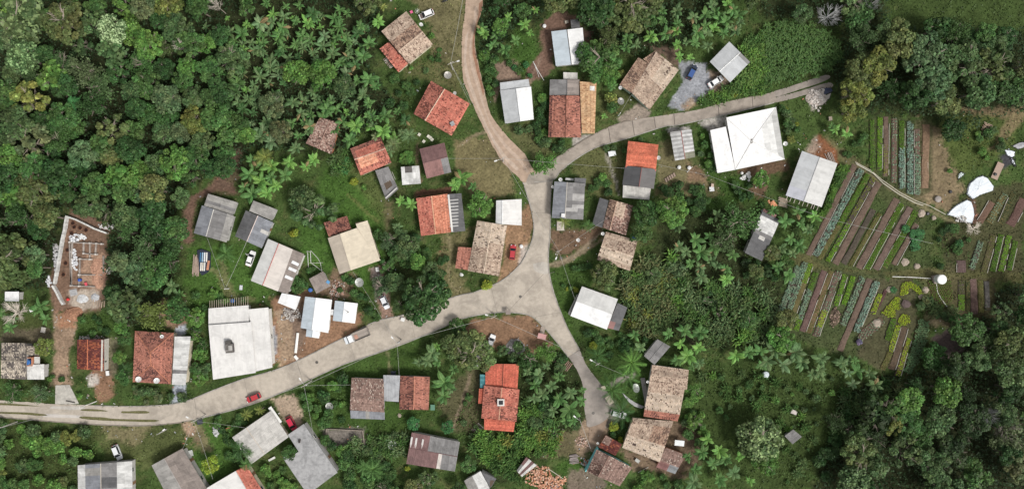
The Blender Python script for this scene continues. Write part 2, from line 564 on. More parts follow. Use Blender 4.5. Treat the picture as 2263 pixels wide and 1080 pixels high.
GX = np.concatenate([[-1500, -700, -350, -230], np.arange(-160, 160.01, 0.6), [230, 350, 700, 1500]])
GY = np.concatenate([[-1500, -700, -300, -140], np.arange(-84, 84.01, 0.6), [140, 300, 700, 1500]])
gx, gy = np.meshgrid(GX, GY)
gpx, gpy = gx / S + CXP, CYP - gy / S
gcol = np.zeros(gx.shape + (3,))
_n1 = fnoise(gpx / 40, gpy / 40, 3)[..., None]
_n2 = fnoise(gpx / 14, gpy / 14, 9)[..., None]
gcol[:] = np.array(GRASS) * (0.6 + 0.9 * _n1)
gcol += (np.array(DRYG) - gcol) * np.clip((_n2 - 0.55) * 3, 0, .6)
GVAR = (0.62 + .76 * fnoise(gpx / 26, gpy / 26, 97, 4))[..., None]
_far = (np.abs(gx) > 162) | (np.abs(gy) > 86)
gcol[_far] = (.05, .07, .025)
gdirt = np.zeros(gx.shape)               # how bare the ground is (for the ground cover)
_wob = fnoise(gpx / 9, gpy / 9, 21, 4) - 0.5
_fine = fnoise(gpx / 5, gpy / 5, 41, 3) - 0.5

def seg_dist(px, py, pts):
    d = np.full(px.shape, 1e9)
    for (x0, y0), (x1, y1) in zip(pts[:-1], pts[1:]):
        dx, dy = x1 - x0, y1 - y0
        t = np.clip(((px - x0) * dx + (py - y0) * dy) / max(dx * dx + dy * dy, 1e-9), 0, 1)
        d = np.minimum(d, np.hypot(px - x0 - t * dx, py - y0 - t * dy))
    return d

def paint_ground(poly, col, feather, op):
    xs = [p[0] for p in poly]
    ys = [p[1] for p in poly]
    sel = (gpx > min(xs) - 2 * feather) & (gpx < max(xs) + 2 * feather) & (gpy > min(ys) - 2 * feather) & (gpy < max(ys) + 2 * feather)
    if not sel.any():
        return
    x, y = gpx[sel], gpy[sel]
    d = seg_dist(x, y, poly + [poly[0]])
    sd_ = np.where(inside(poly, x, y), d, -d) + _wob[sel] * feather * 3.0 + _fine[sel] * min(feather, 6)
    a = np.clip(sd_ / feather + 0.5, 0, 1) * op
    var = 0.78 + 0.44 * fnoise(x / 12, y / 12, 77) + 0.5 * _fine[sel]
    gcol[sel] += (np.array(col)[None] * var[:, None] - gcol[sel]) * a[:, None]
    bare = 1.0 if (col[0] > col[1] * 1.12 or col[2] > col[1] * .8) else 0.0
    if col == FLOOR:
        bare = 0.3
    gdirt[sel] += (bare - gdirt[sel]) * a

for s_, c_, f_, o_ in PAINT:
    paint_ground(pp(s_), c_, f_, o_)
for s_, w_, c_ in PATHS:
    pts_ = pp(s_)
    d_ = seg_dist(gpx, gpy, pts_) + _wob * 7
    a_ = np.clip((w_ / 2 + 1.5 - d_) / 3, 0, 1) * .85
    gcol += (np.array(c_) * (0.85 + 0.5 * _fine[..., None] + .1) - gcol) * a_[..., None]
    gdirt = np.maximum(gdirt, a_)

gcol *= GVAR ** .8
gcol[_far] = (.042, .066, .024)
def build_ground():
    ny, nx = gx.shape
    far = np.maximum(np.abs(gx) - 160, np.abs(gy) - 84)
    z = (fnoise(gx / 3.0, gy / 3.0, 55) - 0.62) * 0.22 * (far < 0) - 0.03
    z = np.minimum(z, 0.0)
    V = np.stack([gx, gy, z], -1).reshape(-1, 3)
    i = np.arange(ny * nx).reshape(ny, nx)
    F = np.stack([i[:-1, :-1], i[:-1, 1:], i[1:, 1:], i[1:, :-1]], -1).reshape(-1, 4)
    me = bpy.data.meshes.new('ground')
    me.vertices.add(len(V))
    me.vertices.foreach_set('co', V.reshape(-1))
    me.loops.add(F.size)
    me.loops.foreach_set('vertex_index', F.reshape(-1).astype(np.int32))
    me.polygons.add(len(F))
    me.polygons.foreach_set('loop_start', np.arange(len(F), dtype=np.int32) * 4)
    me.polygons.foreach_set('loop_total', np.full(len(F), 4, np.int32))
    ca = me.color_attributes.new('Col', 'FLOAT_COLOR', 'POINT')
    c4 = np.ones((ny * nx, 4), np.float32)
    c4[:, :3] = np.clip(gcol, 0.005, 1).reshape(-1, 3)
    ca.data.foreach_set('color', c4.reshape(-1))
    me.materials.append(mat('earth_and_grass', 0.95, 1.7, 0.42, 0.08, bump=0.5))
    me.update(calc_edges=True)
    me.polygons.foreach_set('use_smooth', [True] * len(F))
    tag(link('ground', me), kind='structure')

build_ground()

# ------------------------------------------------------------------ roads
def curve(pts, n=5):
    """Catmull-Rom through the points"""
    out = []
    for i in range(len(pts) - 1):
        p0, p1, p2, p3 = pts[max(i - 1, 0)], pts[i], pts[i + 1], pts[min(i + 2, len(pts) - 1)]
        for k in range(n):
            t = k / n
            out.append(tuple(0.5 * (2 * p1[a] + (p2[a] - p0[a]) * t + (2 * p0[a] - 5 * p1[a] + 4 * p2[a] - p3[a]) * t * t + (3 * p1[a] - p0[a] - 3 * p2[a] + p3[a]) * t ** 3) for a in (0, 1)))
    out.append(tuple(pts[-1]))
    return out

def sheet(name, poly, z, material, col, kind='structure', label=None, cat=None):
    """flat slab of ground cover, 6 cm thick, from a polygon in photograph pixels; coloured by vertex with slow wear"""
    pts = [P(x, y, z) for x, y in poly]
    tris = tessellate_polygon([pts])
    m = MB()
    for t in tris:
        q = [pts[i] for i in t]
        if (q[1] - q[0]).cross(q[2] - q[0]).z < 0:
            q = q[::-1]
        m.face(q, col)
    n = len(pts)
    for i in range(n):
        a, b = pts[i], pts[(i + 1) % n]
        m.face([(a.x, a.y, z - .08), (b.x, b.y, z - .08), b, a], col)
    o = m.build(name, material)
    tag(o, label, cat, None, kind)
    return o

def ribbon(pl, pr, n):
    return curve(pl, n), curve(pr, n)

M_ROAD = mat('worn_paving', 0.9, 0.9, 0.13, 0.2, wear=.16)
M_ROAD2 = mat('worn_concrete_road', 0.9, 0.5, 0.18, 0.2, wear=.22)
M_DIRTROAD = mat('dirt_road', 0.95, 0.8, 0.22, 0.1, bump=0.5)

R_MAIN_N = curve(pp("-60,886 0,884 60,888 113,891 175,894 265,897 330,896 400,889 471,862 538,837 605,818 661,795 763,744 830,710 901,693 1003,656 1052,644 1105,622 1140,594 1161,566 1177,526 1179,491 1170,448 1156,403"))
R_MAIN_E = curve(pp("1222,396 1217,431 1216,515 1212,561 1214,603 1224,646 1239,688 1256,728 1281,772"))
R_SOUTH_W = curve(pp("1256,788 1231,756 1207,728 1175,699 1140,691 1098,690 1027,702 971,726 900,756 830,781 780,797 732,816 626,865 542,897 426,927 370,936 299,940 176,935 0,921 -60,917"))
def rough(pts, a, g=random.Random(3)):
    return [(x + g.uniform(-a, a), y + g.uniform(-a, a)) for x, y in pts]
road_poly = R_MAIN_N + R_MAIN_E + R_SOUTH_W
sheet('road', rough(road_poly, 1.1), 0.05, M_ROAD, (.442, .392, .333))
EAST_N = curve(pp("1190,385 1226,352 1263,327 1309,299 1365,274 1420,262 1540,243 1606,225 1690,208 1712,202"))
EAST_S = curve(pp("1716,226 1711,227 1606,253 1500,276 1467,280 1386,306 1320,325 1275,350 1237,380 1222,398 1180,402"))
sheet('road', rough(EAST_N + EAST_S, .5), 0.056, M_ROAD2, (.345, .30, .258))
for a_ in ("1708,203 1760,187 1824,166 1830,176 1770,197 1710,215", "1712,216 1770,201 1830,183 1836,194 1775,211 1714,227"):
    sheet('track', rough(curve(pp(a_ + ' ' + a_.split()[0]), 4)[:-1], .5), 0.05, M_ROAD2, (.30, .265, .235))
    occupy(pp(a_))
SOUTH = curve(pp("1281,772 1298,809 1330,851 1351,883 1341,925 1302,943 1295,925 1291,897 1288,851 1274,816 1256,788"))
sheet('road', rough(SOUTH, .5), 0.046, mat('stained_concrete', .9, .3, .3, .2), (.29, .26, .235))
sheet('path', rough(curve(pp("1302,942 1342,924 1330,960 1322,990 1310,1000 1300,985")), .8), 0.03, M_DIRTROAD, (.27, .20, .15))
DIRT_W = curve(pp("1156,404 1138,385 1106,352 1077,299 1045,232 1024,176 1020,123 1022,70 1030,0 1032,-60"))
DIRT_E = curve(pp("1069,-60 1067,0 1066,21 1052,63 1050,106 1061,158 1073,211 1085,253 1120,300 1160,340 1176,371 1200,384 1190,402"))
sheet('dirt_road', rough(DIRT_W + DIRT_E, 1.0), 0.044, M_DIRTROAD, (.40, .30, .23))
sheet('driveway', rough(pp("122,851 154,850 175,892 122,892"), .5), 0.055, M_CONC, (.45, .43, .39))
# worn patches, concrete strips and grass medians on the western road
def midline(L, R, n, t):
    out = []
    for i in range(n + 1):
        a, b = L[min(len(L) - 1, int(i / n * (len(L) - 1)))], R[min(len(R) - 1, int(i / n * (len(R) - 1)))]
        out.append((lerp2(a[0], b[0], t), lerp2(a[1], b[1], t)))
    return out
def lerp2(a, b, t):
    return a + (b - a) * t
_dl, _dr = DIRT_W[2:-6], DIRT_E[2:-10][::-1]
for t0, t1, c_, k0, k1 in ((.16, .33, (.46, .365, .295), 2, 20), (.55, .70, (.45, .35, .28), 0, 22), (.80, .97, (.30, .17, .115), 10, 22)):
    a_ = midline(_dl, _dr, 22, t0)[k0:k1]
    b_ = midline(_dl, _dr, 22, t1)[k0:k1]
    sheet('wheel_rut', rough(a_ + b_[::-1], .7), 0.05, M_DIRTROAD, c_)
for a_, c_ in (("115,897 178,897 182,904 114,903", (.5, .47, .43)), ("100,914 176,917 176,923 100,920", (.5, .47, .44)),
               ("1178,582 1208,580 1211,604 1184,600", (.46, .425, .38)), ("1170,385 1235,374 1222,398 1166,408", (.33, .295, .255))):
    sheet('road_patch', rough(curve(pp(a_ + ' ' + a_.split()[0]), 3)[:-1], .7), 0.062, M_ROAD, c_)
for a_ in ("-30,889 40,892 90,897 40,896 -30,893", "-30,908 60,911 100,915 100,918 40,915 -30,912", "180,903 230,905 234,909 182,906", "270,908 322,908 326,913 272,912", "178,919 220,921 260,925 342,926 342,931 250,930 180,924"):
    sheet('verge', rough(curve(pp(a_ + ' ' + a_.split()[0]), 3)[:-1], .7), 0.068, mat('verge_grass', .95, 2.5, .5, .1), (.13, .125, .06))
for p_ in (road_poly, EAST_N + EAST_S, SOUTH, DIRT_W + DIRT_E):
    occupy(p_)
occupy(pp("113,850 158,850 175,892 113,892"))

def kerb(pts, w=0.28, h=0.14, z=0.0, off=0.0, col=(.33, .31, .28)):
    m = MB()
    q = [P(x, y) for x, y in pts]
    for i in range(len(q) - 1):
        a, b = q[i], q[i + 1]
        L = (b - a).length
        if L < 1e-3:
            continue
        c = (a + b) / 2
        m.box((c.x, c.y, z + h / 2), (L - .02, w, h), math.atan2(b.y - a.y, b.x - a.x), jc(col, .15))
    tag(m.build('kerb', M_CONC), kind='structure')

kerb(R_MAIN_N[22:])
kerb(R_MAIN_E)
kerb(R_SOUTH_W[:70])
kerb(EAST_S[5:], h=.12)
kerb(R_SOUTH_W[70:], h=.11, col=(.24, .21, .18))
kerb(EAST_N[4:24], h=.1, col=(.22, .19, .16))
# expansion joints of the concrete east road: recessed dark strips
for x0, y0, x1, y1 in ((1345, 284, 1349, 314), (1445, 258, 1449, 283), (1489, 251, 1491, 275), (1587, 231, 1589, 256), (1662, 214, 1664, 238), (1397, 267, 1402, 299)):
    a, b = P(x0, y0), P(x1, y1)
    m = MB()
    c = (a + b) / 2
    m.box((c.x, c.y, .056), ((b - a).length, .16, .012), math.atan2(b.y - a.y, b.x - a.x), (.10, .085, .075))
    tag(m.build('road_joint', M_CONC), kind='structure')

# thin joints across the paved road, tar lines and drain covers
for pts_, w_ in (("540,838 552,893", .09), ("655,797 672,848", .09), ("770,742 784,793", .08), ("905,693 918,748", .08), ("1085,632 1098,690", .08), ("1120,690 1210,596", .10), ("1180,470 1216,470", .08), ("1214,604 1226,600", .08), ("430,880 436,925", .08), ("1238,690 1180,700", .08), ("1281,772 1256,788", .2)):
    p_ = pp(pts_)
    a, b = P(*p_[0]), P(*p_[1])
    c = (a + b) / 2
    m = MB()
    m.box((c.x, c.y, .055), ((b - a).length, w_, .012), math.atan2(b.y - a.y, b.x - a.x), (.24, .22, .195))
    tag(m.build('road_joint', M_CONC), kind='structure')
for x_, y_ in ((1311, 912), (1240, 570), (700, 800), (1150, 655)):
    m = MB()
    m.lathe(P(x_, y_, .05), [(.42, 0), (.42, .025), (.05, .03)], 14, (.12, .11, .10))
    tag(m.build('drain_cover', M_METAL, None, tuple(P(x_, y_, .05))), 'dark round drain cover set into the road near ' + {1311: 'the lane end', 1240: 'the grey roof at the bend', 700: 'the white beam', 1150: 'the junction centre'}[x_], 'drain cover')
# ------------------------------------------------------------------ roofs
TILE = {   # base colours with weights; soot = clumped share of dark tiles, both sooty and with shadow painted in
 'tan':      ([(.47, .365, .285), (.54, .43, .34), (.40, .30, .235)], [(.17, .115, .09), (.24, .17, .13)], .14),
 'tanlight': ([(.56, .46, .365), (.51, .41, .32), (.60, .50, .41)], [(.09, .065, .05), (.15, .10, .08)], .06),
 'tandark':  ([(.40, .27, .20), (.48, .34, .25), (.30, .19, .14)], [(.15, .10, .08), (.20, .135, .105)], .26),
 'tannew':   ([(.55, .36, .21), (.60, .41, .25), (.50, .31, .18)], [(.33, .18, .10), (.40, .22, .12)], .10),
 'red':      ([(.42, .185, .135), (.48, .22, .165), (.36, .155, .115)], [(.14, .065, .055), (.19, .085, .07)], .18),
 'redbrown': ([(.30, .13, .10), (.36, .165, .125), (.25, .11, .085)], [(.10, .05, .045), (.14, .06, .05)], .28),
 'orange':   ([(.52, .185, .135), (.56, .225, .165), (.48, .16, .12)], [(.17, .055, .045), (.27, .09, .065)], .09),
 'orangesoot': ([(.48, .18, .135), (.53, .215, .16), (.43, .16, .12)], [(.16, .065, .055), (.24, .09, .065)], .24),
 'terra':    ([(.55, .23, .15), (.60, .27, .18), (.50, .20, .13)], [(.38, .13, .075), (.30, .11, .07)], .10),
 'newred':   ([(.58, .17, .11), (.59, .17, .115), (.54, .14, .095)], [(.46, .12, .08)], .08),
 'neworange': ([(.61, .185, .115), (.64, .21, .13), (.58, .17, .105)], [(.48, .14, .09)], .08),
 'salmon':   ([(.66, .33, .22), (.70, .38, .26), (.62, .29, .19)], [(.52, .21, .14)], .06),
 'darkred':  ([(.14, .045, .04), (.18, .06, .05), (.11, .035, .032)], [(.36, .13, .07), (.30, .09, .055)], .30),
 'brown':    ([(.27, .18, .15), (.32, .22, .185), (.23, .155, .13)], [(.13, .08, .07), (.48, .40, .34)], .16),
 'pinkbrown': ([(.30, .19, .155), (.38, .25, .205), (.24, .15, .125), (.47, .36, .30)], [(.12, .075, .06), (.15, .09, .075)], .30),
 'soot':     ([(.33, .285, .235), (.42, .37, .305), (.25, .22, .19), (.50, .44, .365)], [(.10, .09, .085), (.14, .12, .11)], .32),
}
SHEETS = {  # colour, spread between sheets, sheet length along the slope, material
 'fibdark':  ((.115, .115, .12), .12, 1.9, M_SHEET),
 'fib':      ((.20, .195, .195), .18, 1.9, M_SHEET),
 'fiblight': ((.31, .30, .285), .16, 2.2, M_SHEET),
 'fibbrown': ((.24, .205, .185), .15, 2.2, M_SHEET),
 'paleg':    ((.50, .485, .46), .06, 2.4, M_SHEET),
 'galv':     ((.43, .445, .46), .05, 4.0, M_PAINTSHEET),
 'galvblue': ((.46, .52, .57), .03, 5.0, M_PAINTSHEET),  # white sheet with the shade of left slopes put into its colour
 'white':    ((.74, .745, .75), .03, 3.0, M_PAINTSHEET),
 'bright':   ((.80, .80, .80), .012, 6.0, M_PAINTSHEET),
 'brighthip': ((.80, .80, .80), .012, 1.6, M_PAINTSHEET),
 'offwhite': ((.66, .65, .635), .025, 3.0, M_PAINTSHEET),
 'cream':    ((.60, .53, .42), .02, 6.0, M_PAINTSHEET),
 'creamdark': ((.47, .41, .34), .02, 6.0, M_PAINTSHEET),  # cream sheet tinted darker to paint the left slope's shade
 'pinkish':  ((.56, .515, .48), .04, 6.0, M_PAINTSHEET),
 'greyw':    ((.55, .55, .54), .04, 6.0, M_PAINTSHEET),
 'brownm':   ((.17, .095, .092), .10, 2.4, M_SHEET),
 'brownm2':  ((.25, .135, .125), .10, 2.4, M_SHEET),
 'black':    ((.085, .085, .09), .06, 2.6, M_PAINTSHEET),
 'whitedirty': ((.56, .56, .55), .16, 1.9, M_SHEET),
 'bluegrey': ((.225, .235, .26), .10, 2.4, M_SHEET),
 'clear':    ((.36, .355, .35), .10, 8.0, M_SHEET),
}
SU = {'clear': .55}

def lerp(a, b, t):
    return a + (b - a) * t

def bil(q, u, v):
    return lerp(lerp(q[0], q[1], u), lerp(q[3], q[2], u), v)

def in_patch(patches, u, v):
    for p in patches or ():
        if p[0] <= u <= p[1] and p[2] <= v <= p[3]:
            return p[4]
    return None

def lay_tiles(q, typ, roof, patches, seed):
    nrm = (q[1] - q[0]).cross(q[3] - q[0]).normalized()
    LA = max((q[1] - q[0]).length, (q[2] - q[3]).length)
    LV = ((q[3] - q[0]).length + (q[2] - q[1]).length) / 2
    nu0, nv = max(2, round(LA / .25)), max(2, round(LV / .40))
    g = random.Random(seed)
    ii, jj = np.meshgrid(np.arange(nu0), np.arange(nv))
    nz = fnoise(ii / 7.0 + seed * 3.1, jj / 5.0, seed % 50, 3)
    rn = np.random.default_rng(seed).random((nv, nu0))
    lb_, lt_ = (q[1] - q[0]).length, (q[2] - q[3]).length
    m = MB()
    for j in range(nv):
        nu = max(1, min(nu0, round(lerp(lb_, lt_, (j + .5) / nv) / .25)))
        rk = g.uniform(.84, 1.12)
        for i in range(nu):
            u0, u1, v0, v1 = i / nu, (i + 1) / nu, j / nv, (j + 1) / nv
            t = in_patch(patches, (u0 + u1) / 2, (v0 + v1) / 2) or typ
            if t == 'none':
                continue
            if isinstance(t, tuple):
                col = jc(t, .08, g)
            else:
                base, soot, share = TILE[t]
                p = share * np.clip(1 + (nz[j, i] - .5) * 6.0, 0.05, 3.0)
                col = jc(g.choice(soot) if rn[j, i] < p else g.choice(base), .10, g)
            col = (col[0] * rk, col[1] * rk, col[2] * rk)
            a, b, c, d = bil(q, u0, v0), bil(q, u1, v0), bil(q, u1, v1), bil(q, u0, v1)
            lift = .075 + g.uniform(-.008, .012)
            e = nrm * lift
            um, w = (a + b) / 2 + nrm * (lift + .06), (c + d) / 2 + nrm * .065
            a, b, c, d = a + e, b + e, c + nrm * .005, d + nrm * .005
            m.face([a, um, w, d], col)
            m.face([um, b, c, w], col)
            m.face([a - e, b - e, b, um, a], col)
    o = m.build('roof_tiles', M_TILE, roof)
    o['kind'] = 'stuff'

def lay_sheets(q, typ, roof, patches, seed, cols=None):
    col0, var, slen, ma = SHEETS[typ]
    nrm = (q[1] - q[0]).cross(q[3] - q[0]).normalized()
    LA = max((q[1] - q[0]).length, (q[2] - q[3]).length)
    LV = max((q[3] - q[0]).length, (q[2] - q[1]).length)
    nu, nv = max(1, round(LA / SU.get(typ, 1.02))), max(1, round(LV / slen))
    g = random.Random(seed)
    if (q[2] - q[3]).length < .6 * (q[1] - q[0]).length:      # hipped slope: parallel columns cut off at the hips
        ex = (q[1] - q[0]).normalized()
        ey = nrm.cross(ex)
        X = [(p - q[0]).dot(ex) for p in q]
        Y = [(p - q[0]).dot(ey) for p in q]
        xs_, ys_ = [0, X[3], max(X[2], X[3] + 1e-3), LA], [0, Y[3], Y[2], 0]
        yt = max(Y)
        for i in range(nu):
            x0, x1 = LA * i / nu, LA * (i + 1) / nu
            h0, h1 = float(np.interp(x0, xs_, ys_)), float(np.interp(x1, xs_, ys_))
            k = 0
            while k * slen < max(h0, h1) - .05:
                y0, y1 = k * slen, (k + 1) * slen
                k += 1
                a = [(x0, min(y0, h0)), (x1, min(y0, h1)), (x1, min(y1, h1)), (x0, min(y1, h0))]
                t = in_patch(patches, (x0 + x1) / 2 / LA, (y0 + .2) / yt)
                col = jc(t if isinstance(t, tuple) else col0, .12 if t else var, g)
                m = MB()
                P_ = [q[0] + ex * x + ey * y + nrm * (.05 if n < 2 else .03) for n, (x, y) in enumerate(a)]
                B_ = [p - nrm * .035 for p in P_]
                m.face(P_, col, [(x + seed, y) for x, y in a])
                for e in range(4):
                    f = (e + 1) % 4
                    m.face([B_[e], B_[f], P_[f], P_[e]], col)
                mid = (x0 + x1) / 2                       # raised seam along the middle of the sheet
                hm = min(y1, (h0 + h1) / 2)
                m.tube([q[0] + ex * mid + ey * y0 + nrm * .055, q[0] + ex * mid + ey * max(hm, y0 + .05) + nrm * .04], .02, 3, col, False)
                m.build('roof_sheet', ma, roof)
        return
    for j in range(nv):
        for i in range(nu):
            u0, u1, v0, v1 = i / nu, (i + 1) / nu, j / nv, (j + 1) / nv
            t = in_patch(patches, (u0 + u1) / 2, (v0 + v1) / 2)
            if t == 'none':
                continue
            c0, vv = col0, var
            if typ == 'clear' and i % 2:
                c0 = (.55, .55, .545)
            if isinstance(t, tuple):
                c0, vv = t, .05
            elif t:
                c0, vv = SHEETS[t][0], SHEETS[t][1]
            col = jc(c0, vv, g)
            m = MB()
            K = 6
            lo, hi, lb, hb = [], [], [], []
            jit = g.uniform(-.012, .012)
            for k in range(K + 1):
                u = lerp(u0 - .002, u1 + .002, k / K)
                am = .02 + ((.014 if ma is M_PAINTSHEET else .055) if k % 2 else 0)
                lo.append(bil(q, u, max(v0 - .018, -.02)) + nrm * (am + .035 + jit))
                hi.append(bil(q, u, v1) + nrm * (am + jit * .5))
                lb.append(bil(q, u, max(v0 - .018, -.02)) + nrm * .012)
                hb.append(bil(q, u, v1) + nrm * .004)
            for k in range(K):
                uv = [(lerp(u0, u1, k / K) * LA + seed, v0 * LV), (lerp(u0, u1, (k + 1) / K) * LA + seed, v0 * LV), (lerp(u0, u1, (k + 1) / K) * LA + seed, v1 * LV), (lerp(u0, u1, k / K) * LA + seed, v1 * LV)]
                m.face([lo[k], lo[k + 1], hi[k + 1], hi[k]], col, uv)
            m.face([lb[0], lb[K]] + lo[::-1], col)
            m.face([hb[K], hb[0]] + hi, col)
            m.face([lb[K], lb[0], hb[0], hb[K]], col)
            m.face([lb[0], lo[0], hi[0], hb[0]], col)
            m.face([lo[K], lb[K], hb[K], hi[K]], col)
            m.build('roof_sheet', ma, roof)

HOUSES = {}
_seed = [100]

def plane(spec, q, roof, deck):
    """one roof slope: q = eave a, eave b, ridge b, ridge a"""
    if (q[1] - q[0]).cross(q[3] - q[0]).z < 0:
        q = [q[1], q[0], q[3], q[2]]
        flip = True
    else:
        flip = False
    typ, patches = spec if isinstance(spec, tuple) else (spec, None)
    if flip and patches:
        patches = [(1 - p[1], 1 - p[0], p[2], p[3], p[4]) for p in patches]
    _seed[0] += 1
    dn = Vector((0, 0, -.03))
    d2 = Vector((0, 0, -.10))
    top = [x + dn for x in q]
    bot = [x + d2 for x in q]
    wood = (.10, .075, .055)
    for i in range(4):
        for j in range(4):
            deck.face([bil(top, i / 4, j / 4), bil(top, (i + 1) / 4, j / 4), bil(top, (i + 1) / 4, (j + 1) / 4), bil(top, i / 4, (j + 1) / 4)], wood)
    deck.face(bot[::-1], wood)
    for i in range(4):
        k = (i + 1) % 4
        if (q[i] - q[k]).length > .01:
            deck.face([bot[i], bot[k], top[k], top[i]], wood)
    return (typ, q, patches, _seed[0])

